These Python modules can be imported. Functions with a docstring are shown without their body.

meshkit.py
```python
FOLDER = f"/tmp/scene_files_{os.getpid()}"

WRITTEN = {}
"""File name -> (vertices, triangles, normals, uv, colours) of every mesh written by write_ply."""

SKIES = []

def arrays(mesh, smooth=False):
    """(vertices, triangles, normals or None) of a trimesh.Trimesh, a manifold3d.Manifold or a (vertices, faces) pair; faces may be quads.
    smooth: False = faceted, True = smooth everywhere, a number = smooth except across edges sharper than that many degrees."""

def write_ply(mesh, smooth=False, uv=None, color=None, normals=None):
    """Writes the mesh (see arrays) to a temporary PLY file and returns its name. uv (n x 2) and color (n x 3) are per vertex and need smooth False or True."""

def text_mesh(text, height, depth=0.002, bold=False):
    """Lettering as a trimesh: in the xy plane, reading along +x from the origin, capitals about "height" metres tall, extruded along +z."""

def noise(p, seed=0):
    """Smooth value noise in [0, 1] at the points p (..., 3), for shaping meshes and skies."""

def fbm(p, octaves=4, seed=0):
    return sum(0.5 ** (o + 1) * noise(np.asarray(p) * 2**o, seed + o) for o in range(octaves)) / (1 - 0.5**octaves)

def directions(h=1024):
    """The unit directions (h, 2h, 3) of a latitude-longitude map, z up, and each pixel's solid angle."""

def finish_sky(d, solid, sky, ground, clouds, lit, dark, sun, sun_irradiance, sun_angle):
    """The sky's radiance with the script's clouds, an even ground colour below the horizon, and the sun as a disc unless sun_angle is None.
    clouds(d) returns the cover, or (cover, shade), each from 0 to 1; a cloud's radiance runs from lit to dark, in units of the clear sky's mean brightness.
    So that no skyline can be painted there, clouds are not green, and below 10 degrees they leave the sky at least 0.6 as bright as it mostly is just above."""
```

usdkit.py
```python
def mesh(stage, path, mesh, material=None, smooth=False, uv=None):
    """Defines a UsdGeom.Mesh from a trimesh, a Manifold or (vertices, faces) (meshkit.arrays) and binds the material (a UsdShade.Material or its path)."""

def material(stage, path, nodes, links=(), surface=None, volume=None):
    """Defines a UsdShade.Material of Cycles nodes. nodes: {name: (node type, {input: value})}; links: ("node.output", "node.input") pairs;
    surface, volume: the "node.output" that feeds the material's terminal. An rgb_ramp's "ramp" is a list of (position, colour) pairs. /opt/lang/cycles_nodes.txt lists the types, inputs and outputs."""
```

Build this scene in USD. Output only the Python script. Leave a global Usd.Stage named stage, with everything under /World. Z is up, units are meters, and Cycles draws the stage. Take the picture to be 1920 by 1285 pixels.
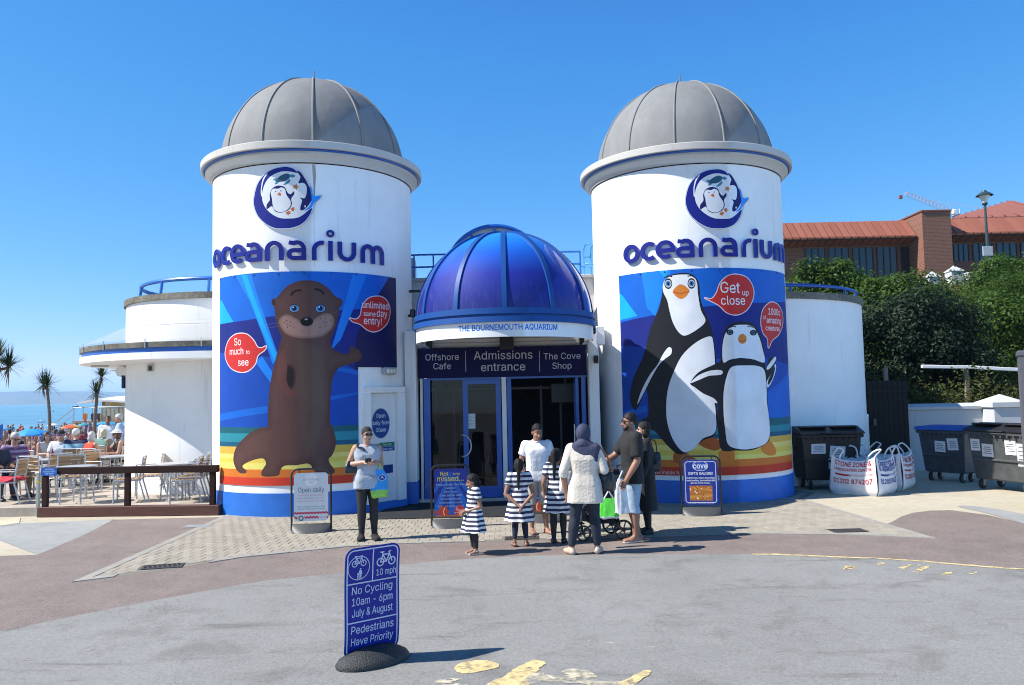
import math, random
import numpy as np, trimesh, manifold3d as m3, shapely
from shapely.geometry import Polygon, LineString, Point, box as sbox, MultiPolygon
from shapely.ops import unary_union
from shapely import affinity
from pxr import Usd, UsdGeom, UsdLux, UsdShade, Gf, Sdf, Vt
import usdkit, meshkit

stage = Usd.Stage.CreateInMemory()
UsdGeom.SetStageUpAxis(stage, 'Z'); UsdGeom.SetStageMetersPerUnit(stage, 1.0)
UsdGeom.Xform.Define(stage, '/World'); UsdGeom.Scope.Define(stage, '/World/Looks')

# ------------------------------------------------------------------ camera, sky, sun, exposure
F_PX, PITCH, ROLL, EYE = 1512.44, 0.0634, -0.0212, 2.15
EXPOSURE = 0.8
SUN_AZ, SUN_EL = math.atan2(-0.978, -0.208), math.radians(46)
SUN_I, SKY_S = 1.25, 0.15
cam = UsdGeom.Camera.Define(stage, '/World/camera')
_cp, _sp, _c, _s = math.cos(PITCH), math.sin(PITCH), math.cos(ROLL), math.sin(ROLL)
_up = np.array([0, -_sp, _cp]); _fw = np.array([0, _cp, _sp]); _rt = np.array([1., 0, 0])
cr = _c * _rt + _s * _up; cu = -_s * _rt + _c * _up
cam.AddTransformOp().Set(Gf.Matrix4d(*cr, 0, *cu, 0, *(-_fw), 0, 0, 0, EYE, 1))
cam.CreateHorizontalApertureAttr(36.0); cam.CreateFocalLengthAttr(36.0 * F_PX / 1920)
cam.CreateExposureAttr(EXPOSURE); cam.CreateClippingRangeAttr(Gf.Vec2f(0.05, 60000))
usdkit.material(stage, '/World/Looks/sky', {
    'sky': ('sky_texture', {'sky_type': 'single_scattering', 'sun_disc': False, 'sun_elevation': SUN_EL, 'sun_rotation': SUN_AZ,
                            'altitude': 0.0, 'air_density': 0.6, 'aerosol_density': 0.1, 'ozone_density': 6.0}),
    'sp': ('separate_color', {}), 'cb': ('combine_color', {}), 'mr': ('math', {'math_type': 'minimum', 'value2': 3.0}),
    **{'p' + c: ('math', {'math_type': 'power', 'value2': e}) for c, e in (('r', 1.5), ('g', 0.78), ('b', 0.45))}, **{'k' + c: ('math', {'math_type': 'multiply', 'value2': k}) for c, k in (('r', 0.433), ('g', 0.97), ('b', 1.95))},
    **{'q' + c: ('math', {'math_type': 'power', 'value2': 1.7}) for c in 'gb'}, **{'s' + c: ('math', {'math_type': 'multiply', 'value2': k}) for c, k in (('g', 0.851), ('b', 0.610))}, **{'t' + c: ('math', {'math_type': 'smoothmin', 'value3': 0.25}) for c in 'gb'},
    'bg': ('background_shader', {'strength': SKY_S})}, [('sky.color', 'sp.color'), ('cb.color', 'bg.color'), ('kr.value', 'mr.value1'), ('mr.value', 'cb.r'), ('kg.value', 'tg.value1'), ('kb.value', 'tb.value1'), ('sg.value', 'tg.value2'), ('sb.value', 'tb.value2'), ('tg.value', 'cb.g'), ('tb.value', 'cb.b')]
    + [x for c in 'gb' for x in (('sp.' + c, f'q{c}.value1'), (f'q{c}.value', f's{c}.value1'))]
    + [x for c in 'rgb' for x in (('sp.' + c, f'p{c}.value1'), (f'p{c}.value', f'k{c}.value1'))], surface='bg.background')
dome = UsdLux.DomeLight.Define(stage, '/World/sky'); dome.CreateIntensityAttr(1.0)
UsdShade.MaterialBindingAPI.Apply(dome.GetPrim()).Bind(UsdShade.Material.Get(stage, '/World/Looks/sky'))
dome.GetPrim().SetCustomDataByKey('kind', 'structure'); dome.GetPrim().SetCustomDataByKey('label', 'deep blue cloudless summer sky over the whole scene')
sun = UsdLux.DistantLight.Define(stage, '/World/sun')
sun.CreateIntensityAttr(SUN_I); sun.CreateAngleAttr(0.53); sun.CreateNormalizeAttr(True); sun.CreateColorAttr(Gf.Vec3f(1.0, 0.95, 0.87))
_sd = np.array([math.sin(SUN_AZ) * math.cos(SUN_EL), math.cos(SUN_AZ) * math.cos(SUN_EL), math.sin(SUN_EL)])
_sx = np.cross([0, 0, 1], _sd); _sx /= np.linalg.norm(_sx); _sy = np.cross(_sd, _sx)
sun.AddTransformOp().Set(Gf.Matrix4d(*_sx, 0, *_sy, 0, *_sd, 0, 0, 0, 60, 1))

# ------------------------------------------------------------------ pixel -> world measuring
def ray(px, py):
    x = px - 960; y = 642.5 - py
    X = _c * x - _s * y; Y = _s * x + _c * y
    return np.array([X / F_PX, _cp - _sp * Y / F_PX, _sp + _cp * Y / F_PX])
def G(px, py, z=0.0):
    d = ray(px, py); t = (z - EYE) / d[2]; return np.array([d[0] * t, d[1] * t, z])
def PY(px, py, y):
    d = ray(px, py); t = y / d[1]; return np.array([d[0] * t, y, EYE + d[2] * t])
def CY(px, py, c, R):
    d = ray(px, py); a = d[0] ** 2 + d[1] ** 2; b = -2 * (d[0] * c[0] + d[1] * c[1]); cc = c[0] ** 2 + c[1] ** 2 - R * R
    t = (-b - math.sqrt(max(b * b - 4 * a * cc, 0))) / (2 * a)
    return np.array([R * math.atan2(d[0] * t - c[0], c[1] - d[1] * t), EYE + d[2] * t])

# ------------------------------------------------------------------ prims
_used = {}
def fresh(parent, name):
    k = (parent, name); n = _used.get(k, 0); _used[k] = n + 1
    return f'{parent}/{name}' if n == 0 else f'{parent}/{name}_{n:03d}'
class Node:
    def __init__(s, path, loc=(0, 0, 0), rz=0.0): s.path, s.loc, s.rz = path, np.asarray(loc, float), rz
    @property
    def prim(s): return stage.GetPrimAtPath(s.path)
def tag(n, label=None, cat=None, group=None, kind=None):
    p = n.prim
    for k, v in (('label', label), ('category', cat), ('group', group), ('kind', kind)):
        if v: p.SetCustomDataByKey(k, v)
    return n
def thing(name, label, cat, loc=(0, 0, 0), rz=0.0, group=None, kind=None):
    n = Node(fresh('/World', name), loc, rz)
    x = UsdGeom.Xform.Define(stage, n.path); x.AddTranslateOp().Set(Gf.Vec3d(*map(float, loc))); x.AddRotateZOp().Set(float(math.degrees(rz)))
    return tag(n, label, cat, group, kind)
def dup(src, loc, rz, label, group=None):
    name = src.path.split('/')[-1]; name = name[:-4] if name[-4:-3] == '_' and name[-3:].isdigit() else name
    n = thing(name, label, src.prim.GetCustomDataByKey('category'), loc, rz, group or src.prim.GetCustomDataByKey('group'))
    n.prim.GetReferences().AddInternalReference(src.path); n.prim.SetInstanceable(True)
    return n
def arr(m):
    if hasattr(m, 'to_mesh'):
        q = m.to_mesh(); return np.array(q.vert_properties[:, :3], float), np.array(q.tri_verts)
    if isinstance(m, (tuple, list)):
        v, f = np.asarray(m[0], float), np.asarray(m[1], int)
        if f.shape[1] == 4: f = np.vstack([f[:, [0, 1, 2]], f[:, [0, 2, 3]]])
        return v, f
    return np.array(m.vertices, float), np.array(m.faces)
def part(parent, name, m, mat, smooth=35, label=None, world=False, col=None, nrm=None, kind=None):
    """one Mesh prim under parent (a Node, or None: top level)."""
    v, f = arr(m)
    if world and parent is not None:
        c, s = math.cos(-parent.rz), math.sin(-parent.rz); rot = lambda q: np.stack([c * q[:, 0] - s * q[:, 1], s * q[:, 0] + c * q[:, 1], q[:, 2]], 1)
        v = rot(v - parent.loc)
        if nrm is not None: nrm = rot(np.asarray(nrm))
    name = name.split('#')[0]; n = Node(fresh(parent.path if parent else '/World', name), parent.loc if parent else (0, 0, 0), parent.rz if parent else 0)
    g = usdkit.mesh(stage, n.path, trimesh.Trimesh(v, f, process=False), mat, smooth=False if (nrm is not None or col is not None) else smooth)
    if nrm is not None:
        g.CreateNormalsAttr(Vt.Vec3fArray.FromNumpy(np.asarray(nrm, np.float32))); g.SetNormalsInterpolation('vertex')
    if col is not None:
        UsdGeom.PrimvarsAPI(g).CreatePrimvar('col', Sdf.ValueTypeNames.Color3fArray, 'vertex').Set(Vt.Vec3fArray.FromNumpy(np.asarray(col, np.float32)))
    if label: g.GetPrim().SetCustomDataByKey('label', label)
    if kind: g.GetPrim().SetCustomDataByKey('kind', kind)
    return n

# ------------------------------------------------------------------ materials
_mats = {}
def M(name, color, rough=0.55, var=0.12, scale=5.0, bump=0.0, bscale=60.0, metal=0.0, coat=0.0, spec=0.5, stretch=(1, 1, 1), detail=5.0):
    if name in _mats: return _mats[name]
    c = np.array(color, float)
    nodes = {'g': ('texture_coordinate', {}), 'map': ('mapping', {'mapping_type': 'point', 'scale': stretch}),
             'n': ('noise_texture', {'scale': scale, 'detail': detail, 'roughness': 0.62}),
             'r': ('rgb_ramp', {'ramp': [(0.25, tuple(c * (1 - var))), (0.75, tuple(np.clip(c * (1 + var), 0, 1)))]}),
             'p': ('principled_bsdf', {'roughness': rough, 'metallic': metal, 'coat_weight': coat, 'specular_ior_level': spec})}
    links = [('g.object', 'map.vector'), ('map.vector', 'n.vector'), ('n.fac', 'r.fac'), ('r.color', 'p.base_color')]
    if bump:
        nodes['bn'] = ('noise_texture', {'scale': bscale, 'detail': 4.0}); nodes['b'] = ('bump', {'strength': min(1.0, bump), 'distance': 0.01 * bump})
        links += [('g.object', 'bn.vector'), ('bn.fac', 'b.height'), ('b.normal', 'p.normal')]
    _mats[name] = usdkit.material(stage, '/World/Looks/' + name, nodes, links, surface='p.BSDF')
    return _mats[name]
def print_mat(name, rough=0.4, spec=0.5, bump=0.0, bscale=3.0, coat=0.0):
    if name in _mats: return _mats[name]
    nodes = {'a': ('attribute', {'attribute': 'col'}), 'p': ('principled_bsdf', {'roughness': rough, 'specular_ior_level': spec, 'coat_weight': coat}),
             'g': ('texture_coordinate', {}), 'n': ('noise_texture', {'scale': 2.5, 'detail': 5.0}),
             'r': ('rgb_ramp', {'ramp': [(0.3, (0.86, 0.86, 0.86)), (0.7, (1, 1, 1))]}), 'm': ('mix', {'mix_type': 'multiply', 'fac': 1.0})}
    links = [('g.object', 'n.vector'), ('n.fac', 'r.fac'), ('a.color', 'm.color1'), ('r.color', 'm.color2'), ('m.color', 'p.base_color')]
    if bump:
        nodes['bn'] = ('noise_texture', {'scale': bscale, 'detail': 3.0}); nodes['b'] = ('bump', {'strength': 1.0, 'distance': bump})
        nodes['mp'] = ('mapping', {'mapping_type': 'point', 'scale': (1, 1, 0.35)})
        links += [('g.object', 'mp.vector'), ('mp.vector', 'bn.vector'), ('bn.fac', 'b.height'), ('b.normal', 'p.normal')]
    _mats[name] = usdkit.material(stage, '/World/Looks/' + name, nodes, links, surface='p.BSDF')
    return _mats[name]
def glass_mat(name, tint=(1, 1, 1), rough=0.02, ior=1.6):
    if name in _mats: return _mats[name]
    _mats[name] = usdkit.material(stage, '/World/Looks/' + name, {
        't': ('transparent_bsdf', {'color': tint}), 'g': ('glossy_bsdf', {'roughness': rough, 'color': (1, 1, 1)}), 'f': ('fresnel', {'IOR': ior}), 'm': ('mix_closure', {})},
        [('f.fac', 'm.fac'), ('t.BSDF', 'm.closure1'), ('g.BSDF', 'm.closure2')], surface='m.closure')
    return _mats[name]
def srgb(r, g, b):
    c = np.array([r, g, b]) / 255.0
    return tuple(np.where(c < 0.04045, c / 12.92, ((c + 0.055) / 1.055) ** 2.4))

# ------------------------------------------------------------------ shapes
def cat(*ms):
    vs, fs, k = [], [], 0
    for m in ms:
        v, f = arr(m); vs.append(v); fs.append(f + k); k += len(v)
    return np.vstack(vs), np.vstack(fs)
def move(m, t=(0, 0, 0), rz=0.0, rx=0.0, ry=0.0, s=1.0):
    v, f = arr(m); v = v * np.asarray(s, float)
    for ang, (i, j) in ((rx, (1, 2)), (ry, (2, 0)), (rz, (0, 1))):
        if ang:
            c, si = math.cos(ang), math.sin(ang); a, b = v[:, i].copy(), v[:, j].copy(); v[:, i] = c * a - si * b; v[:, j] = si * a + c * b
    return v + np.asarray(t, float), f
_BV = np.array([[x, y, z] for x in (-.5, .5) for y in (-.5, .5) for z in (-.5, .5)], float)
_BF = np.array([[0, 1, 3], [0, 3, 2], [4, 6, 7], [4, 7, 5], [0, 4, 5], [0, 5, 1], [2, 3, 7], [2, 7, 6], [0, 2, 6], [0, 6, 4], [1, 5, 7], [1, 7, 3]])
def bx(cx, cy, cz, sx, sy, sz, rz=0.0): return move((_BV * [sx, sy, sz], _BF), (cx, cy, cz), rz)
def rbx(cx, cy, cz, sx, sy, sz, r=0.01, rz=0.0):
    """box with chamfered edges"""
    r = min(r, sx / 2.2, sy / 2.2, sz / 2.2); p = []
    for x in (-1, 1):
        for y in (-1, 1):
            for z in (-1, 1):
                a, b, c = x * sx / 2, y * sy / 2, z * sz / 2
                p += [(a - x * r, b - y * r, c), (a - x * r, b, c - z * r), (a, b - y * r, c - z * r)]
    return move(arr(m3.Manifold.hull_points(np.array(p))), (cx, cy, cz), rz)
def tube(pts, r, n=8, caps=True, closed=False):
    pts = np.asarray(pts, float); k = len(pts); r = np.broadcast_to(np.asarray(r, float), (k,))
    t = np.gradient(pts, axis=0) if not closed else np.roll(pts, -1, 0) - np.roll(pts, 1, 0)
    t /= np.maximum(np.linalg.norm(t, axis=1, keepdims=True), 1e-9)
    u = np.cross(t[0], [0, 0, 1.0] if abs(t[0][2]) < 0.9 else [1.0, 0, 0]); u /= np.linalg.norm(u); V = []
    for i in range(k):
        u = u - t[i] * np.dot(u, t[i]); u /= max(np.linalg.norm(u), 1e-9); w = np.cross(t[i], u)
        a = np.arange(n) * 2 * math.pi / n
        V.append(pts[i] + r[i] * (np.cos(a)[:, None] * u + np.sin(a)[:, None] * w))
    V = np.vstack(V); Fc = []
    for i in range(k if closed else k - 1):
        for j in range(n):
            a, b = i * n + j, i * n + (j + 1) % n; c, d = ((i + 1) % k) * n + (j + 1) % n, ((i + 1) % k) * n + j
            Fc += [(a, b, c), (a, c, d)]
    if caps and not closed:
        for i in range(1, n - 1): Fc += [(0, i + 1, i), ((k - 1) * n, (k - 1) * n + i, (k - 1) * n + i + 1)]
    return V, np.array(Fc)
def lathe(prof, n=48, a0=0.0, a1=2 * math.pi, c=(0, 0, 0)):
    """prof: (r, z) list. angle measured from -y towards +x"""
    full = abs(a1 - a0 - 2 * math.pi) < 1e-6; k = n if full else n + 1
    a = a0 + (a1 - a0) * np.arange(k) / n; prof = np.asarray(prof, float)
    V = np.stack([np.stack([r * np.sin(a), -r * np.cos(a), np.full(k, z)], 1) for r, z in prof]).reshape(-1, 3) + np.asarray(c, float); Fc = []
    for i in range(len(prof) - 1):
        for j in range(n):
            j2 = (j + 1) % k; q = (i * k + j, i * k + j2, (i + 1) * k + j2, (i + 1) * k + j)
            Fc += [(q[0], q[1], q[2]), (q[0], q[2], q[3])]
    m = trimesh.Trimesh(V, np.array(Fc), process=False); m.merge_vertices(); m.update_faces(m.nondegenerate_faces()); return m
def spline(pts, n=6, closed=True):
    p = np.asarray(pts, float); k = len(p); out = []
    for i in range(k if closed else k - 1):
        if closed: a, b, c, d = p[(i - 1) % k], p[i], p[(i + 1) % k], p[(i + 2) % k]
        else: a, b, c, d = p[max(i - 1, 0)], p[i], p[i + 1], p[min(i + 2, k - 1)]
        for t in np.arange(n) / n:
            out.append(0.5 * (2 * b + (c - a) * t + (2 * a - 5 * b + 4 * c - d) * t * t + (3 * b - 3 * c + d - a) * t ** 3))
    if not closed: out.append(p[-1])
    return np.array(out)
def polys(g):
    if g is None or g.is_empty: return []
    if g.geom_type == 'Polygon': return [g]
    return [q for x in getattr(g, 'geoms', []) for q in polys(x)]
def tri(p):
    v, f = trimesh.creation.triangulate_polygon(p, engine='earcut'); v, f = np.asarray(v), np.asarray(f)
    a = v[f]; ar = (a[:, 1, 0] - a[:, 0, 0]) * (a[:, 2, 1] - a[:, 0, 1]) - (a[:, 1, 1] - a[:, 0, 1]) * (a[:, 2, 0] - a[:, 0, 0])
    f[ar < 0] = f[ar < 0][:, ::-1]; return v, f
def extrude(g, h, z=0.0): return cat(*[move(trimesh.creation.extrude_polygon(p, h, engine='earcut'), (0, 0, z)) for p in polys(g)])
def sheet(g, z):
    ms = []
    for p in polys(g):
        v, f = tri(p); ms.append((np.column_stack([v, np.full(len(v), z)]), f))
    return cat(*ms)
_tx = {}
def text(t, h, x=0.0, y=0.0, align='c', bold=False, shear=0.0, sx=1.0):
    """shapely outline of lettering, capitals h tall, baseline y."""
    k = (t, bold)
    if k not in _tx:
        m = meshkit.text_mesh(t, 1.0, 0.1, bold); v, f = arr(m); top = f[(v[f][:, :, 2] > 0.099).all(1)]
        _tx[k] = unary_union([Polygon(v[q][:, :2]) for q in top]).buffer(0.004)
    g = affinity.affine_transform(_tx[k], [h * sx, h * shear, 0, h, 0, 0]); b = g.bounds
    dx = {'c': -(b[0] + b[2]) / 2, 'l': -b[0], 'r': -b[2]}[align]
    return affinity.translate(g, x + dx, y)
def flatten(layers):
    """painter's order [(polygon, colour, part)] -> disjoint pieces"""
    out, cover = [], None
    for g, c, nm in reversed(layers):
        g = g.buffer(0)
        out.append((g if cover is None else g.difference(cover), c, nm)); cover = g if cover is None else cover.union(g)
    return out[::-1]
def prints(parent, pieces, fn, mat, step=None, axis=0, names=None):
    """pieces: flattened [(polygon, colour, part name)]; fn(uv)->(xyz, normals). step cuts the print into strips along axis so that it follows a curve"""
    by = {}
    for g, c, nm in pieces:
        for p in polys(g):
            if p.area < 1e-7: continue
            cells = [p]
            if step:
                b = p.bounds; lo, hi = b[axis], b[axis + 2]; cells = []
                for k in range(math.floor(lo / step), math.ceil(hi / step)):
                    cut = sbox(k * step, b[1] - 1, (k + 1) * step, b[3] + 1) if axis == 0 else sbox(b[0] - 1, k * step, b[2] + 1, (k + 1) * step)
                    cells += polys(p.intersection(cut))
            for q in cells:
                if q.area < 1e-8: continue
                v, f = tri(q); L = by.setdefault(nm, [[], [], [], 0])
                cc = np.array([c(x) for x in v]) if callable(c) else np.tile(c, (len(v), 1))
                L[0].append(v); L[1].append(f + L[3]); L[2].append(cc); L[3] += len(v)
    out = {}
    for nm, (vs, fs, cs, _) in by.items():
        V2, F2, C2 = np.vstack(vs), np.vstack(fs), np.vstack(cs)
        u, inv = np.unique(F2, return_inverse=True); V2, C2, F2 = V2[u], C2[u], inv.reshape(-1, 3)
        v, nr = fn(V2); out[nm] = part(parent, nm, (v, F2), mat, col=C2, nrm=nr, world=True)
    return out
def cyl_fn(c, R):
    def fn(uv):
        a = uv[:, 0] / R; n = np.stack([np.sin(a), -np.cos(a), 0 * a], 1)
        return np.stack([c[0] + R * n[:, 0], c[1] + R * n[:, 1], uv[:, 1]], 1), n
    return fn
def flat_fn(o, u, w):
    o, u, w = (np.asarray(q, float) for q in (o, u, w)); n = np.cross(u, w); n /= np.linalg.norm(n)
    return lambda uv: (o + uv[:, :1] * u + uv[:, 1:2] * w, np.tile(n, (len(uv), 1)))
# ================================================================== SETTING
def struct(name, m, mat, label=None, smooth=False, kind='structure', cat_=None):
    return tag(part(None, name, m, mat, smooth=smooth), label, cat_, kind=kind)

def stone_mat(name, layers, rough=0.85, bump=0.4, bscale=180.0, speck=None, streak=False):
    """layers: (scale, (dark, light), fac) multiplied together; speck: (scale, size, colour) of small stones"""
    nodes = {'g': ('geometry', {}), 'p': ('principled_bsdf', {'roughness': rough, 'specular_ior_level': 0.3})}; links = []; prev = None
    for i, (sc, (lo, hi), w) in enumerate(layers):
        nodes[f'n{i}'] = ('noise_texture', {'scale': sc, 'detail': 6.0, 'roughness': 0.65, 'distortion': 0.4 if i else 0.0})
        nodes[f'r{i}'] = ('rgb_ramp', {'ramp': [(w[0], lo), (w[1], hi)]})
        links += [('g.position', f'n{i}.vector'), (f'n{i}.fac', f'r{i}.fac')]
        if prev is None: prev = f'r{i}.color'
        else:
            nodes[f'm{i}'] = ('mix', {'mix_type': 'multiply', 'fac': 1.0}); links += [(prev, f'm{i}.color1'), (f'r{i}.color', f'm{i}.color2')]; prev = f'm{i}.color'
    if speck:
        nodes['v'] = ('voronoi_texture', {'scale': speck[0]}); nodes['vr'] = ('rgb_ramp', {'ramp': [(speck[1], speck[2]), (speck[1] + 0.12, (1, 1, 1))]})
        nodes['vs'] = ('separate_xyz', {}); nodes['vm'] = ('mix', {'mix_type': 'multiply', 'fac': 1.0})
        links += [('g.position', 'v.vector'), ('v.color', 'vs.vector'), ('vs.x', 'vr.fac'), (prev, 'vm.color1'), ('vr.color', 'vm.color2')]; prev = 'vm.color'
    if streak:  # tyre-dragged stains along the road, hair cracks
        nodes.update({'smp': ('mapping', {'mapping_type': 'point', 'scale': (0.32, 1.9, 1), 'rotation': (0, 0, 0.12)}), 'sn': ('noise_texture', {'scale': 1.0, 'detail': 7.0, 'roughness': 0.7, 'distortion': 0.8}), 'sr': ('rgb_ramp', {'ramp': [(0.33, (0.70, 0.68, 0.66)), (0.43, (1, 1, 1)), (0.60, (1, 1, 1)), (0.72, (1.10, 1.10, 1.09))]}), 'sm': ('mix', {'mix_type': 'multiply', 'fac': 1.0}),
            'cn': ('noise_texture', {'scale': 0.6, 'detail': 9.0, 'roughness': 0.55, 'distortion': 0.6}), 'ca': ('math', {'math_type': 'subtract', 'value2': 0.5}), 'cb': ('math', {'math_type': 'absolute'}), 'cr': ('rgb_ramp', {'ramp': [(0.0, (0.62, 0.61, 0.60)), (0.004, (1, 1, 1))]}), 'cm': ('mix', {'mix_type': 'multiply', 'fac': 0.45})})
        links += [('g.position', 'smp.vector'), ('smp.vector', 'sn.vector'), ('sn.fac', 'sr.fac'), (prev, 'sm.color1'), ('sr.color', 'sm.color2'), ('g.position', 'cn.vector'), ('cn.fac', 'ca.value1'), ('ca.value', 'cb.value1'), ('cb.value', 'cr.fac'), ('sm.color', 'cm.color1'), ('cr.color', 'cm.color2')]; prev = 'cm.color'
    nodes['bn'] = ('noise_texture', {'scale': bscale, 'detail': 4.0}); nodes['b'] = ('bump', {'strength': bump, 'distance': 0.006})
    links += [(prev, 'p.base_color'), ('g.position', 'bn.vector'), ('bn.fac', 'b.height'), ('b.normal', 'p.normal')]
    _mats[name] = usdkit.material(stage, '/World/Looks/' + name, nodes, links, surface='p.BSDF'); return _mats[name]
W1 = (1.0, 1.0, 1.0)
m_concrete = stone_mat('concrete_ground', [(0.5, ((0.40, 0.355, 0.265), (0.48, 0.43, 0.335)), (0.3, 0.7)), (6, ((0.86, 0.85, 0.83), W1), (0.3, 0.55))])
m_asphalt = stone_mat('asphalt', [(0.35, ((0.208, 0.206, 0.196), (0.270, 0.268, 0.256)), (0.3, 0.7)), (1.3, ((0.74, 0.725, 0.71), W1), (0.30, 0.47)), (35, ((0.86, 0.86, 0.86), (1.1, 1.1, 1.1)), (0.35, 0.65))], bump=0.6, bscale=160, speck=(170, 0.10, (0.66, 0.66, 0.66)), streak=True)
m_brown = stone_mat('red_tarmac', [(0.5, ((0.200, 0.160, 0.143), (0.245, 0.200, 0.180)), (0.3, 0.7)), (2.2, ((0.86, 0.86, 0.85), (1.05, 1.05, 1.05)), (0.3, 0.6)), (40, ((0.82, 0.82, 0.82), (1.1, 1.1, 1.1)), (0.35, 0.65))], bump=0.7, bscale=140, speck=(95, 0.12, (0.6, 0.58, 0.57)))
m_pale = stone_mat('pale_concrete', [(0.7, ((0.25, 0.258, 0.255), (0.32, 0.325, 0.312)), (0.3, 0.7)), (5, ((0.85, 0.85, 0.84), W1), (0.3, 0.6))])
m_terrace = stone_mat('terrace_paving', [(0.8, ((0.34, 0.29, 0.245), (0.44, 0.385, 0.32)), (0.3, 0.7)), (7, ((0.85, 0.84, 0.82), W1), (0.3, 0.6))])
m_sand = stone_mat('beach_sand', [(0.2, ((0.42, 0.35, 0.25), (0.52, 0.44, 0.32)), (0.3, 0.7)), (8, ((0.8, 0.8, 0.8), W1), (0.3, 0.6))], bscale=20)
m_yellow = stone_mat('road_paint_old', [(1.2, ((0.60, 0.45, 0.19), (0.66, 0.53, 0.27)), (0.3, 0.7)), (60, ((0.75, 0.74, 0.74), W1), (0.30, 0.42))], bump=0.5)
m_palepaint0 = stone_mat('tactile_pale', [(1.5, ((0.50, 0.44, 0.30), (0.56, 0.52, 0.40)), (0.3, 0.7)), (70, ((0.55, 0.56, 0.58), W1), (0.36, 0.5))], bump=0.5)
def worn(name, c, lo, hi):
    return usdkit.material(stage, '/World/Looks/' + name, {'g': ('geometry', {}), 'n': ('noise_texture', {'scale': 9.0, 'detail': 9.0, 'roughness': 0.78}), 'r': ('rgb_ramp', {'ramp': [(lo, (0, 0, 0)), (hi, (1, 1, 1))]}), 'n2': ('noise_texture', {'scale': 3.0, 'detail': 4.0}), 'r2': ('rgb_ramp', {'ramp': [(0.3, tuple(np.array(c) * 0.85)), (0.7, c)]}),
        't': ('transparent_bsdf', {}), 'p': ('principled_bsdf', {'roughness': 0.8}), 'm': ('mix_closure', {})}, [('g.position', 'n.vector'), ('n.fac', 'r.fac'), ('r.color', 'm.fac'), ('g.position', 'n2.vector'), ('n2.fac', 'r2.fac'), ('r2.color', 'p.base_color'), ('t.BSDF', 'm.closure1'), ('p.BSDF', 'm.closure2')], surface='m.closure')
m_palepaint = worn('worn_paint_pale', (0.58, 0.52, 0.38), 0.44, 0.58); m_yellow = worn('worn_paint_yellow', (0.64, 0.50, 0.24), 0.36, 0.50)
rnd = random.Random(7)
def gp(*px): return [tuple(G(*p)[:2]) for p in px]

# plateau with its drop to the beach
plat = [(-160, -70), (150, -70), (150, 24), (12, 24), (12, 33), (-160, 33)]
struct('ground', extrude(Polygon(plat), 1.6, -1.6), m_concrete, 'sandy pale concrete forecourt with dusty worn surface')
# red brown tarmac: band in front of the pavers, reaching to both sides
brown = Polygon(gp((0, 1300), (0, 1043), (70, 1041), (215, 975), (330, 972), (425, 970)) + gp((520, 985), (960, 1000), (1400, 998), (1600, 985), (1660, 984), (1675, 978), (1690, 969), (1712, 962), (1745, 958), (1782, 957), (1850, 966), (1925, 983)) + [(40, 9), (40, 2), (-40, 2), (-40, 7)])
brown = Polygon(spline([tuple(p) for p in brown.exterior.coords[:-1]], 1)).buffer(0)
struct('tarmac_path', sheet(brown, 0.004), m_brown, 'dull red brown tarmac band curving in front of the paving')
left_pale = Polygon(gp((-40, 985), (120, 979), (215, 974), (160, 1003), (70, 1041), (0, 1014), (-60, 1030)) )
struct('concrete_patch', sheet(left_pale.buffer(0), 0.0055), m_pale, 'pale grey concrete patch in front of the terrace fence')
right_pale = Polygon(spline(gp((1795, 950), (1840, 951), (1925, 966), (1990, 985), (1990, 1003), (1925, 984), (1850, 963)), 4))
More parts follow.
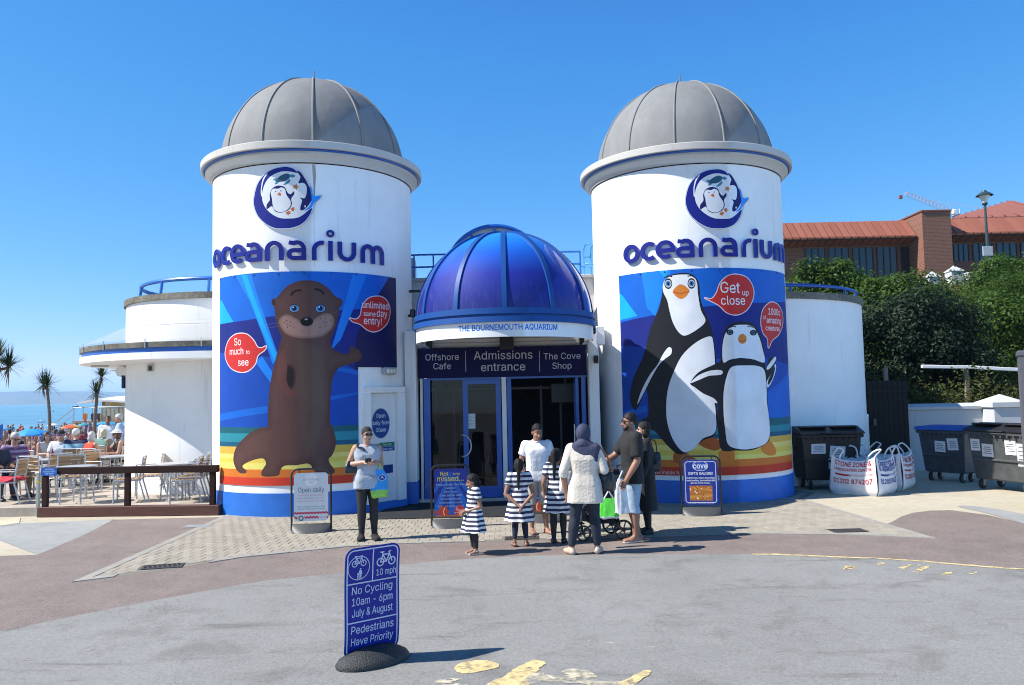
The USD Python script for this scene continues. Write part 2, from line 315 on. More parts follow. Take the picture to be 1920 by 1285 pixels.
struct('concrete_patch', sheet(right_pale.buffer(0), 0.0055), m_pale, 'grey concrete strip beside the phone box')
aspl = spline([(-9, 1.5)] + gp((-60, 1200), (0, 1187), (100, 1165), (250, 1135), (400, 1107), (500, 1090), (645, 1075), (750, 1059), (960, 1045), (1110, 1042), (1410, 1040), (1560, 1045), (1710, 1052), (1920, 1069)) + [(10, 7.2)], 5, closed=False)
asph = Polygon(list(map(tuple, aspl)) + [(60, 4), (60, -60), (-60, -60), (-60, -6)]).buffer(0)
struct('road', sheet(asph, 0.008), m_asphalt, 'worn light grey asphalt road filling the foreground')
# terrace floor behind the fence
terr = Polygon([(-40, 15.75), (-9.2, 15.60), (-5.4, 15.36), (-4.6, 17), (-4.6, 33), (-40, 33)])
struct('terrace_floor', extrude(terr.intersection(sbox(-60, 0, 0, 22.5)), 0.17, 0.0), m_terrace, 'beige cafe terrace paving with long chair shadows')
struct('tactile_strip', extrude(Polygon(gp((-60, 984), (38, 972), (36, 982), (-60, 996))), 0.012, 0.0), m_palepaint0, 'yellowish strip along the step at the terrace edge')

# yellow line along the road edge and worn lettering; a painted cycle symbol nearest the camera
al = LineString(aspl); a0 = al.project(Point(*G(1410, 1040)[:2])); a1 = al.project(Point(*G(1990, 1076)[:2]))
ln = [al.interpolate(t) for t in np.linspace(a0, a1, 60)]
yl = LineString([(p.x, p.y - 0.03) for p in ln]).buffer(0.035, cap_style='flat')
ed = np.random.default_rng(3)
def rough_edges(poly, amp, step=0.05, holes=0, hs=0.05):
    out = []
    for p in polys(poly):
        r = p.exterior; n = max(8, int(r.length / step)); q = np.array([r.interpolate(t, normalized=True).coords[0] for t in np.linspace(0, 1, n, endpoint=False)])
        q += ed.normal(0, amp, q.shape); g = Polygon(q).buffer(0); b = g.bounds
        for _ in range(holes):
            x, y = ed.uniform(b[0], b[2]), ed.uniform(b[1], b[3]); a = hs * ed.uniform(0.3, 1.2)
            g = g.difference(affinity.scale(Point(x, y).buffer(a, 3), 1.7, 0.8))
        out.append(g)
    return unary_union(out)
road_marks = thing('road_line', 'thin yellow line along the edge of the asphalt road', 'road marking', kind='structure')
part(road_marks, 'line', sheet(rough_edges(yl, 0.008, 0.06, 40, 0.04), 0.012), m_yellow)
wl = thing('road_lettering', 'worn yellow road lettering just inside the yellow line', 'road marking', kind='structure')
for q in (((1580, 1068), (1600, 1062), (1602, 1066), (1583, 1070)), ((1585, 1063), (1603, 1063), (1602, 1069), (1584, 1069)), ((1645, 1058), (1660, 1056), (1657, 1060), (1646, 1062)),
          ((1684, 1067), (1703, 1061), (1712, 1061), (1695, 1069)), ((1710, 1074), (1732, 1064), (1744, 1064), (1722, 1076)), ((1720, 1061), (1750, 1063), (1750, 1064.5), (1720, 1063)),
          ((1764, 1080), (1772, 1075), (1787, 1075), (1780, 1081.5)), ((1814, 1078), (1822, 1074.5), (1832, 1074.5), (1826, 1079))):
    part(wl, 'worn_stroke', sheet(rough_edges(Polygon(gp(*q)), 0.006, 0.03, 4, 0.04), 0.012), m_yellow)
cyc = thing('cycle_symbol', 'yellow painted cycle symbol at the bottom of the road', 'road marking', kind='structure')
def z8(x, y): return (800 + x / 3.84, 1180 + y / 3.84)
part(cyc, 'lamp_spot', sheet(rough_edges(Polygon(spline(gp(*[z8(*p) for p in ((198, 290), (230, 262), (300, 240), (380, 232), (450, 238), (530, 270), (480, 295), (400, 312), (320, 326), (240, 325))]), 6)), 0.004, 0.02), 0.012), m_yellow)
ring = Polygon(spline(gp(*[z8(*p) for p in ((40, 400), (80, 378), (180, 364), (270, 372), (295, 400), (260, 470), (140, 480), (60, 450))]), 6)).difference(Polygon(spline(gp(*[z8(*p) for p in ((105, 410), (150, 394), (210, 394), (235, 420), (200, 455), (120, 450))]), 6)))
part(cyc, 'wheel_ring', sheet(rough_edges(ring, 0.006, 0.02, 6, 0.04), 0.012), m_palepaint)
strokes = [((440, 420), (560, 360), (650, 300), (740, 250), (800, 243), (840, 255), (800, 290), (770, 325), (690, 375), (720, 420), (560, 470)), ((770, 330), (830, 325), (820, 365), (770, 395), (700, 400)),
           ((830, 345), (920, 355), (1040, 350), (1180, 335), (1210, 370), (1190, 400), (1080, 395), (900, 382), (835, 372)), ((980, 322), (1060, 300), (1160, 318), (1180, 335), (1060, 340)), ((1395, 405), (1470, 370), (1585, 312), (1595, 325), (1540, 362), (1450, 420)),
           ((1185, 392), (1300, 400), (1400, 392), (1420, 415), (1200, 420))]
for i, q in enumerate(strokes):
    part(cyc, 'worn_stroke', sheet(rough_edges(Polygon(spline(gp(*[z8(*p) for p in q]), 5)).buffer(0.02), 0.006, 0.04), 0.0125 + 0.0004 * i), m_yellow if i in (0, 4) else m_palepaint)
for q in (((1090, 97), (1130, 88), (1200, 96), (1150, 103)), ((1240, 104), (1300, 102), (1370, 114), (1300, 112)), ((1545, 130), (1600, 130), (1660, 136), (1590, 138)), ((275, 158), (330, 150), (420, 146), (340, 160))):
    part(cyc, 'faint_stroke', sheet(rough_edges(Polygon(gp(*[z8(*p) for p in q])), 0.012, 0.03, 8, 0.02), 0.0122), m_palepaint)

# block paving: courses across, blocks staggered by half
pav_poly = Polygon(gp((135, 1093), (280, 1075), (450, 1047), (645, 1027), (750, 1021), (960, 1015), (1200, 1008), (1395, 1002), (1585, 1004), (1755, 1011)) + [(5.53, 15.7), (6.1, 16.6), (5.2, 18.6), (-5.4, 18.6), (-5.4, 15.3)] ).buffer(0)
tw = unary_union([Point(-4.098, 16.765).buffer(1.95), Point(3.823, 17.372).buffer(1.95)])
pav_vis = pav_poly.difference(tw).difference(sbox(-2.0, 16.2, 1.7, 20)).intersection(sbox(-8, 9, 8, 17.2))
pave = thing('pavement', 'buff block paving apron with a pointed tip at each end', 'pavement', kind='structure')
m_bed = stone_mat('paver_joint_sand', [(2, ((0.17, 0.155, 0.13), (0.23, 0.21, 0.175)), (0.3, 0.7))])
m_pv = [stone_mat(f'buff_paver_{k}', [(3, (tuple(np.array((0.285, 0.255, 0.205)) * s), tuple(np.array((0.36, 0.325, 0.265)) * s)), (0.3, 0.7)), (30, ((0.84, 0.84, 0.83), W1), (0.3, 0.6))], bump=0.5) for k, s in (('a', 1.0), ('b', 0.93), ('c', 1.07))]
part(pave, 'bedding', sheet(pav_poly, 0.0065), m_bed, smooth=False)
bw, bd = 0.16, 0.21; cells = []
y = 9.3; row = 0
core = pav_vis.buffer(-0.13)
shapely.prepare(core)
while y < 17.2:
    x = -6.0 + (bw / 2 if row % 2 else 0)
    while x < 6.6:
        c = sbox(x + 0.0022, y + 0.0022, x + bw - 0.0022, y + bd - 0.0022)
        if core.contains(c): cells.append((y, c, False))
        elif core.intersects(c):
            for q in polys(c.intersection(core)):
                if q.area > 0.002: cells.append((y, q, True))
        x += bw
    y += bd; row += 1
# gullies are let into the paving
GUL = [(G(305, 1064)[:2], 0.24), (G(1590, 996.5)[:2], 0.05), (G(978, 1010.5)[:2], 0.0)]
gul_poly = [affinity.rotate(sbox(-0.27, -0.15, 0.27, 0.15), math.degrees(a)) for _, a in GUL]; gul_poly = [affinity.translate(g, p[0], p[1]) for g, (p, _) in zip(gul_poly, GUL)]
gu = unary_union(gul_poly)
def block(q, dz):
    q = q.buffer(0); t = q.buffer(-0.004)
    if t.is_empty or t.geom_type != 'Polygon': t = q
    if len(t.exterior.coords) != len(q.exterior.coords): return cat(*[move(trimesh.creation.extrude_polygon(q, 0.02, engine='earcut'), (0, 0, -0.008 + dz))])
    v, f = tri(t); n = len(q.exterior.coords) - 1
    a = np.array(q.exterior.coords)[:-1]; b = np.array(t.exterior.coords)[:-1]; zt = 0.0125 + dz
    if not q.exterior.is_ccw: a = a[::-1]
    if not t.exterior.is_ccw: b = b[::-1]
    k = np.argmin(((b - a[0]) ** 2).sum(1)); b = np.roll(b, -k, 0)
    V = np.vstack([np.column_stack([a, np.full(n, 0.0)]), np.column_stack([a, np.full(n, zt - 0.004)]), np.column_stack([b, np.full(n, zt)])]); Fq = []
    for l in (0, 1):
        for i in range(n): j = (i + 1) % n; Fq += [(l * n + i, l * n + j, (l + 1) * n + j), (l * n + i, (l + 1) * n + j, (l + 1) * n + i)]
    for i in range(1, n - 1): Fq.append((2 * n, 2 * n + i, 2 * n + i + 1))
    return V, np.array(Fq)
cells.sort(key=lambda c: (c[0], c[1].bounds[0])); rest = [[], [], []]; cnt = 0
for yy, q, cutp in cells:
    if gu.intersects(q):
        q = q.difference(gu.buffer(0.012)); 
        q = max(polys(q), key=lambda g: g.area) if not q.is_empty else None
        if q is None or q.area < 0.003: continue
    k = rnd.choices((0, 1, 2), (6, 3, 3))[0]; mm = block(q, rnd.uniform(-0.0016, 0.0016))
    if cnt < 300 and not cutp: part(pave, 'paver', mm, m_pv[k], smooth=False); cnt += 1
    else: rest[k].append(mm)
for k in range(3): part(pave, 'paver_field', cat(*rest[k]), m_pv[k], smooth=False, kind='stuff')
# edging course
edge = pav_vis.difference(core).intersection(pav_poly.buffer(0.01)); er = pav_poly.exterior
m_kerb = stone_mat('edging_stone', [(2, ((0.27, 0.255, 0.225), (0.35, 0.33, 0.29)), (0.3, 0.7)), (25, ((0.8, 0.8, 0.8), W1), (0.3, 0.6))])
band = pav_vis.difference(core.buffer(0.004)); ks = []
for g in polys(band.intersection(sbox(-8, 9, 8, 15.4))):
    b = g.bounds; x = b[0]
    while x < b[2]:
        w = 0.45 + rnd.uniform(-0.01, 0.01)
        for q in polys(g.intersection(sbox(x + 0.004, 0, x + w - 0.004, 30))):
            if q.area > 0.004 and not gu.intersects(q): ks.append((q.centroid.y, q))
        x += w
ks.sort(key=lambda t: t[0])
for yy, q in ks: part(pave, 'edging_stone', move(trimesh.creation.extrude_polygon(q.simplify(0.003), 0.014, engine='earcut'), (0, 0, rnd.uniform(0, 0.002))), m_kerb, smooth=False)
m_iron = M('cast_iron', (0.05, 0.042, 0.04), 0.6, 0.3, 20, 0.3)
m_void = M('drain_void', (0.01, 0.01, 0.01), 0.9)
for (p, a), nm in zip(GUL, ('cast iron drain grating let into the left tip of the paving', 'cast iron drain grating let into the right tip of the paving', 'cast iron drain grating behind the girls in striped dresses')):
    t = thing('drain_grating', nm, 'drain', (p[0], p[1], 0), a)
    part(t, 'void', bx(0, 0, 0.008, 0.44, 0.2, 0.006), m_void)
    part(t, 'frame', cat(bx(0, 0.115, 0.012, 0.5, 0.035, 0.012), bx(0, -0.115, 0.012, 0.5, 0.035, 0.012), bx(0.233, 0, 0.012, 0.035, 0.195, 0.012), bx(-0.233, 0, 0.012, 0.035, 0.195, 0.012)), m_iron)
    for i in range(7): part(t, 'bar', bx(-0.18 + i * 0.06, 0, 0.014, 0.02, 0.19, 0.008, 0.25), m_iron)
# small service covers
for px, r, lb in (((372, 988), 0.3, 'grey service cover in the red tarmac near the blue tower base'), ((1478, 935.5), 0.22, 'pale service cover at the top corner of the paving')):
    p = G(*px); t = thing('service_cover', lb, 'service cover', (p[0], p[1], 0))
    part(t, 'frame', bx(0, 0, 0.008, 1.5 * r, r, 0.012), m_kerb); part(t, 'lid', bx(0, 0, 0.011, 1.3 * r, 0.82 * r, 0.012), M('cover_steel', (0.25, 0.27, 0.29), 0.5, 0.25, 14, 0.2))

# beach, sea, far hills
bg = []
xs = np.concatenate([np.linspace(-900, -80, 12), np.linspace(-70, 14, 40)]); ys = np.concatenate([np.linspace(32.9, 60, 24), np.linspace(63, 175, 24)])
X, Y = np.meshgrid(xs, ys, indexing='ij'); Z = -1.3 - (Y - 33) * 0.0125 + (meshkit.noise(np.stack([X * 0.5, Y * 0.5, 0 * X], -1), 4) - 0.5) * 0.12
V = np.stack([X, Y, Z], -1).reshape(-1, 3); n1 = len(ys); I, J = np.meshgrid(np.arange(len(xs) - 1), np.arange(n1 - 1), indexing='ij'); I, J = I.ravel(), J.ravel()
quads = np.stack([I * n1 + J, (I + 1) * n1 + J, (I + 1) * n1 + J + 1, I * n1 + J + 1], 1)
struct('beach', (V, quads), m_sand, 'sandy beach below the terrace', smooth=True)
m_sea = usdkit.material(stage, '/World/Looks/sea_water', {
    'g': ('geometry', {}), 'mp': ('mapping', {'mapping_type': 'point', 'scale': (0.05, 0.22, 1)}), 'n': ('noise_texture', {'scale': 1.0, 'detail': 8.0, 'roughness': 0.6}),
    'b': ('bump', {'strength': 0.55, 'distance': 1.2}), 'mp2': ('mapping', {'mapping_type': 'point', 'scale': (0.004, 0.03, 1)}), 'n2': ('noise_texture', {'scale': 1.0, 'detail': 5.0}),
    'r': ('rgb_ramp', {'ramp': [(0.35, (0.07, 0.20, 0.28)), (0.65, (0.10, 0.26, 0.34))]}), 'p': ('principled_bsdf', {'roughness': 0.22, 'ior': 1.33})},
    [('g.position', 'mp.vector'), ('mp.vector', 'n.vector'), ('n.fac', 'b.height'), ('b.normal', 'p.normal'), ('g.position', 'mp2.vector'), ('mp2.vector', 'n2.vector'), ('n2.fac', 'r.fac'), ('r.color', 'p.base_color')], surface='p.BSDF')
struct('sea', sheet(Polygon([(-9000, 60), (3000, 60), (3000, 8900), (-9000, 8900)]), -2.45), m_sea, 'calm blue sea reaching to the far hills')
# hills across the bay
hx = np.linspace(-9000, 3000, 160); hy = np.linspace(0, 1, 14); d0 = 6200
sky_l = lambda x: np.interp(x, [-9000, -4600, -4150, -3700, -3300, -2900, -2300, -1700, 3000], [95, 128, 118, 88, 108, 128, 142, 130, 110])
X, T = np.meshgrid(hx, hy, indexing='ij'); prof = np.sin(np.clip(T * 1.25, 0, 1) * math.pi / 2) ** 1.3 * np.where(T > 0.8, 1 - (T - 0.8) * 1.5, 1)
Z = -3 + (sky_l(X) + (meshkit.fbm(np.stack([X * 0.004, T * 3, 0 * X], -1), 4, 2) - 0.5) * 34) * prof
V = np.stack([X, d0 + T * 2200, Z], -1).reshape(-1, 3); n1 = len(hy); I, J = np.meshgrid(np.arange(len(hx) - 1), np.arange(n1 - 1), indexing='ij'); I, J = I.ravel(), J.ravel()
m_hill = stone_mat('far_hill_green', [(0.004, ((0.06, 0.075, 0.04), (0.16, 0.15, 0.075)), (0.35, 0.65)), (0.012, ((0.6, 0.65, 0.6), (1.2, 1.15, 1.0)), (0.35, 0.65))], bscale=0.02)
struct('hills', (V, np.stack([I * n1 + J, (I + 1) * n1 + J, (I + 1) * n1 + J + 1, I * n1 + J + 1], 1)), m_hill, 'hazy blue hills across the bay', smooth=True)
# wooded hillside on the right
hx = np.linspace(5, 110, 70); hy = np.concatenate([np.linspace(20.6, 44, 36), np.linspace(46, 120, 14)]); X, Y = np.meshgrid(hx, hy, indexing='ij')
def hill_z(x, y):
    x, y = np.asarray(x, float), np.asarray(y, float)
    y0 = 20.9; t = np.clip((y - y0) / 19.0, 0, 1)
    return 1.5 + 5.9 * (t * t * (3 - 2 * t)) * 0.75 + 5.9 * t * 0.25 + 0.35 * (meshkit.noise(np.stack([x * 0.4, y * 0.4, 0 * x], -1), 9) - 0.5)
Z = hill_z(X, Y); V = np.stack([X, Y, Z], -1).reshape(-1, 3); n1 = len(hy); I, J = np.meshgrid(np.arange(len(hx) - 1), np.arange(n1 - 1), indexing='ij'); I, J = I.ravel(), J.ravel()
m_soil = stone_mat('grassy_soil', [(0.8, ((0.06, 0.07, 0.025), (0.13, 0.115, 0.05)), (0.35, 0.65)), (9, ((0.6, 0.6, 0.6), W1), (0.3, 0.65))], bscale=12)
struct('hillside', (V, np.stack([I * n1 + J, (I + 1) * n1 + J, (I + 1) * n1 + J + 1, I * n1 + J + 1], 1)), m_soil, 'steep overgrown bank rising behind the bins', smooth=True)
# ================================================================== TOWERS
TL, TR, TRAD = np.array([-4.098, 16.765]), np.array([3.823, 17.372]), 2.008
def render_mat(name, base, rim_z=None):
    """painted render: faint blotches, dirt runs from above"""
    nodes = {'g': ('geometry', {}), 'n': ('noise_texture', {'scale': 1.6, 'detail': 7.0, 'roughness': 0.65}), 'r': ('rgb_ramp', {'ramp': [(0.3, tuple(np.array(base) * 0.93)), (0.65, base)]}),
             'mp': ('mapping', {'mapping_type': 'point', 'scale': (5, 5, 0.35)}), 'n2': ('noise_texture', {'scale': 1.3, 'detail': 6.0, 'roughness': 0.7}), 'r2': ('rgb_ramp', {'ramp': [(0.25, (0.76, 0.73, 0.67)), (0.42, (1, 1, 1))]}),
             'm': ('mix', {'mix_type': 'multiply', 'fac': 1.0}), 'bn': ('noise_texture', {'scale': 40.0, 'detail': 5.0}), 'b': ('bump', {'strength': 0.35, 'distance': 0.006}),
             'p': ('principled_bsdf', {'roughness': 0.6, 'specular_ior_level': 0.35})}
    links = [('g.position', 'n.vector'), ('n.fac', 'r.fac'), ('g.position', 'mp.vector'), ('mp.vector', 'n2.vector'), ('n2.fac', 'r2.fac'), ('r.color', 'm.color1'), ('r2.color', 'm.color2'), ('m.color', 'p.base_color'),
             ('g.position', 'bn.vector'), ('bn.fac', 'b.height'), ('b.normal', 'p.normal')]
    _mats[name] = usdkit.material(stage, '/World/Looks/' + name, nodes, links, surface='p.BSDF'); return _mats[name]
m_white = render_mat('white_render', (0.80, 0.80, 0.79))
m_rim = render_mat('rim_concrete', (0.48, 0.46, 0.425))
m_bluebase = M('blue_plinth_paint', (0.012, 0.13, 0.50), 0.5, 0.16, 3.0, 0.3, 50)
m_bluemetal = M('blue_metal', (0.012, 0.085, 0.36), 0.35, 0.1, 8)
m_leadA = M('grey_dome_lead', (0.195, 0.198, 0.20), 0.72, 0.13, 3.5, 0.9, 4.0, spec=0.2, stretch=(1, 1, 0.35), detail=8)
m_rib = M('dome_rib_lead', (0.21, 0.205, 0.195), 0.7, 0.15, 10, spec=0.2)
m_dark = M('dark_seam', (0.02, 0.02, 0.02), 0.8)
m_stain = M('rust_stain', (0.30, 0.26, 0.22), 0.8, 0.3, 20, stretch=(3, 3, 0.6))
m_print = print_mat('banner_print', 0.5, 0.22, bump=0.010, bscale=2.2)
m_sign = print_mat('sign_print', 0.4, 0.3)
m_letter = M('royal_blue_acrylic', (0.008, 0.011, 0.19), 0.4, 0.05, 6, spec=0.3)
m_letterside = M('royal_blue_return', (0.015, 0.06, 0.42), 0.35, 0.05, 6)

def curved_solid(poly, c, R0, R1, step=0.03):
    """polygon (arc length at R, z) as a slab between two cylinder radii: (front and back, sides)"""
    fr, sd = [], []
    for p in polys(poly):
        b = p.bounds
        for k in range(math.floor(b[0] / step), math.ceil(b[2] / step)):
            for q in polys(p.intersection(sbox(k * step, b[1] - 1, (k + 1) * step, b[3] + 1))):
                if q.area > 1e-8:
                    v, f = tri(q); fr.append((cyl_fn(c, R1)(np.column_stack([v[:, 0] * R1 / TRAD, v[:, 1]]))[0], f))
        for r in [p.exterior, *p.interiors]:
            r = r.segmentize(step); a = np.array(r.coords)[:-1]; n = len(a)
            o = cyl_fn(c, R1)(np.column_stack([a[:, 0] * R1 / TRAD, a[:, 1]]))[0]; i_ = cyl_fn(c, R0)(np.column_stack([a[:, 0] * R0 / TRAD, a[:, 1]]))[0]
            j = (np.arange(n) + 1) % n; k = np.arange(n); sd.append((np.vstack([o, i_]), np.vstack([np.stack([k, k + n, j + n], 1), np.stack([k, j + n, j], 1)])))
    return cat(*fr), cat(*sd)

def glyphs():
    w = 0.205; arc = lambda cx, cy, rx, ry, a0, a1, n=20: [(cx + rx * math.cos(math.radians(a)), cy + ry * math.sin(math.radians(a))) for a in np.linspace(a0, a1, n)]
    ln = lambda *p, cap='flat': LineString([q for s in p for q in (s if isinstance(s, list) else [s])]).buffer(w / 2, cap_style=cap, join_style='round')
    h = w / 2; g = {}
    g['o'] = ln(arc(0.46, 0.5, 0.46 - h, 0.5 - h, 0, 360, 41)).union(ln(arc(0.46, 0.5, 0.46 - h, 0.5 - h, 340, 380, 6)))
    g['c'] = ln(arc(0.47, 0.5, 0.47 - h, 0.5 - h, 52, 308, 30))
    g['e'] = unary_union([ln(arc(0.47, 0.5, 0.47 - h, 0.5 - h, 0, 308, 34)), ln((0.12, 0.46), (0.90, 0.46)), ln((0.835, 0.40), (0.835, 0.54))])
    g['n'] = unary_union([ln((h, 0), (h, 0.52), arc(0.44, 0.52, 0.44 - h, 0.48 - h, 180, 0), (0.88 - h, 0))])
    g['u'] = unary_union([ln((h, 1), (h, 0.48), arc(0.44, 0.48, 0.44 - h, 0.48 - h, 180, 360), (0.88 - h, 1))])
    g['a'] = unary_union([ln((0.10, 0.90), arc(0.46, 0.56, 0.40 - h, 0.44 - h, 120, 0), (0.86 - h, 0)), ln((0.80, h), (0.36, h), arc(0.30, 0.30, 0.30 - h, 0.30 - h, 270, 90), (0.80, 0.60 - h))])
    g['r'] = ln((h, 0), (h, 0.5), arc(0.46, 0.52, 0.46 - h, 0.48 - h, 180, 78))
    g['i'] = unary_union([ln((h, 0), (h, 1)), Point(h, 1.38).buffer(0.185).difference(Point(h, 1.38).buffer(0.085))])
    g['m'] = unary_union([ln((h, 0), (h, 0.55), arc(0.38, 0.55, 0.38 - h, 0.45 - h, 180, 0), (0.76 - h, 0)), ln((0.76 - h, 0), (0.76 - h, 0.55), arc(1.0 - h + 0.035, 0.55, 0.38 - h, 0.45 - h, 180, 0), (1.38 - h - 0.07, 0))])
    return g
GL = glyphs()
# the lettering's place read off the left tower, reused about the middle of its arc on the right tower
let_px = [('o', 72, 335), ('c', 160, 305), ('e', 275, 285), ('a', 423, 265), ('n', 620, 253), ('a', 828, 252), ('r', 1030, 255), ('i', 1145, 262), ('u', 1300, 275), ('m', 1546, 305)]
let_s = [CY(390 + x / 5.053, 420 + y / 5.053, TL, TRAD + 0.1)[0] for _, x, y in let_px]
let_c = (let_s[0] + let_s[-1]) / 2; sR = (math.radians(-55.5) + math.radians(66.5)) / 2 * TRAD
z_base, z_x = CY(512.5, 488, TL, TRAD + 0.1)[1], CY(512.5, 452, TL, TRAD + 0.1)[1]; XH = z_x - z_base

# logo traced on the left tower
def lg(*p): return [tuple(CY(440 + x / 9.18, 300 + y / 9.18, TL, TRAD + 0.03)) for x, y in p]
lgc = CY(531.5, 371.5, TL, TRAD + 0.03)
navy, royal, sky_b, teal, tealL, oran, whitep = (0.012, 0.012, 0.12), (0.010, 0.015, 0.22), (0.02, 0.26, 0.80), (0.03, 0.10, 0.16), (0.045, 0.25, 0.36), (0.62, 0.16, 0.035), (0.78, 0.80, 0.82)
S = lambda pts, n=6: Polygon(spline(pts, n)).buffer(0)
logo = [
    (S(lg((850, 112), (660, 150), (500, 250), (380, 420), (325, 650), (330, 820), (400, 980), (520, 1100), (660, 1175), (800, 1195), (1000, 1180), (1180, 1100), (1300, 960), (1345, 850), (1390, 730), (1490, 625), (1470, 600), (1370, 625), (1330, 500), (1220, 350), (1080, 175), (960, 125))), (0.62, 0.70, 0.80), 'backing'),
    (S(lg((845, 122), (665, 160), (510, 260), (392, 425), (335, 650), (342, 820), (410, 975), (525, 1090), (665, 1165), (800, 1182), (1000, 1165), (1170, 1090), (1290, 950), (1330, 830), (1230, 900), (1100, 990), (930, 1010), (760, 995), (610, 910), (510, 790), (470, 640), (500, 460), (590, 310), (740, 220), (900, 195), (1075, 235), (1030, 165), (940, 128))), royal, 'emblem'),
    (S(lg((545, 240), (480, 340), (452, 500), (455, 620), (475, 610), (468, 500), (500, 350), (560, 245))), whitep, 'emblem'),
    (S(lg((900, 198), (740, 222), (592, 312), (503, 460), (474, 640), (512, 788), (612, 908), (760, 992), (930, 1006), (1100, 986), (1240, 890), (1300, 760), (1310, 600), (1240, 430), (1120, 260), (1060, 225))), whitep, 'emblem'),
    (S(lg((1066, 185), (1130, 215), (1200, 310), (1260, 420), (1300, 500), (1340, 640), (1300, 740), (1230, 830), (1160, 872), (1128, 850), (1135, 790), (1160, 700), (1125, 650), (1200, 660), (1235, 590), (1240, 480), (1210, 415), (1160, 395), (1098, 400), (1130, 300), (1105, 250))), navy, 'emblem'),
    (S(lg((1290, 450), (1325, 500), (1365, 622), (1480, 612), (1455, 670), (1380, 735), (1310, 830), (1195, 880), (1290, 790), (1325, 680), (1310, 560))), sky_b, 'emblem'),
    (S(lg((1212, 782), (1228, 800), (1212, 820), (1196, 800))), whitep, 'emblem'),
    (S(lg((705, 350), (780, 280), (880, 235), (950, 255), (945, 310), (880, 360), (790, 380), (712, 378))), teal, 'emblem'),
    (S(lg((945, 262), (1000, 250), (1042, 275), (1010, 305), (960, 295))), tealL, 'emblem'), (S(lg((945, 330), (955, 370), (900, 420), (835, 432), (890, 375))), tealL, 'emblem'),
    (S(lg((660, 345), (700, 315), (735, 325), (700, 355))), tealL, 'emblem'), (S(lg((715, 380), (765, 385), (720, 420), (692, 415))), tealL, 'emblem'),
    (Polygon(lg((1068, 405), (1075, 445), (1110, 465), (1075, 480), (1068, 522), (1040, 490), (990, 492), (1018, 460), (1000, 425), (1042, 435))), (0.55, 0.22, 0.06), 'emblem'),
    (S(lg((750, 442), (860, 470), (910, 560), (965, 590), (1015, 540), (1025, 590), (975, 670), (985, 760), (940, 850), (860, 895), (770, 910), (690, 880), (640, 800), (555, 850), (552, 770), (605, 690), (605, 590), (650, 490))), navy, 'emblem'),
    (S(lg((745, 498), (800, 475), (865, 505), (890, 600), (960, 710), (950, 810), (860, 885), (760, 895), (680, 850), (652, 760), (640, 660), (622, 570), (660, 500))), whitep, 'emblem'),
    (S(lg((735, 590), (770, 560), (798, 585), (790, 620), (755, 612))), oran, 'emblem'),
    (S(lg((695, 545), (707, 532), (718, 545), (707, 557))), royal, 'emblem'), (S(lg((785, 534), (796, 520), (807, 534), (796, 546))), royal, 'emblem'),
    (Polygon(lg((960, 840), (1000, 812), (1030, 818), (1025, 840), (1042, 855), (1020, 865), (1025, 888), (985, 880))), oran, 'emblem'), (Polygon(lg((880, 905), (925, 880), (970, 890), (955, 910), (970, 925), (940, 932), (930, 955), (890, 935))), oran, 'emblem'),
]

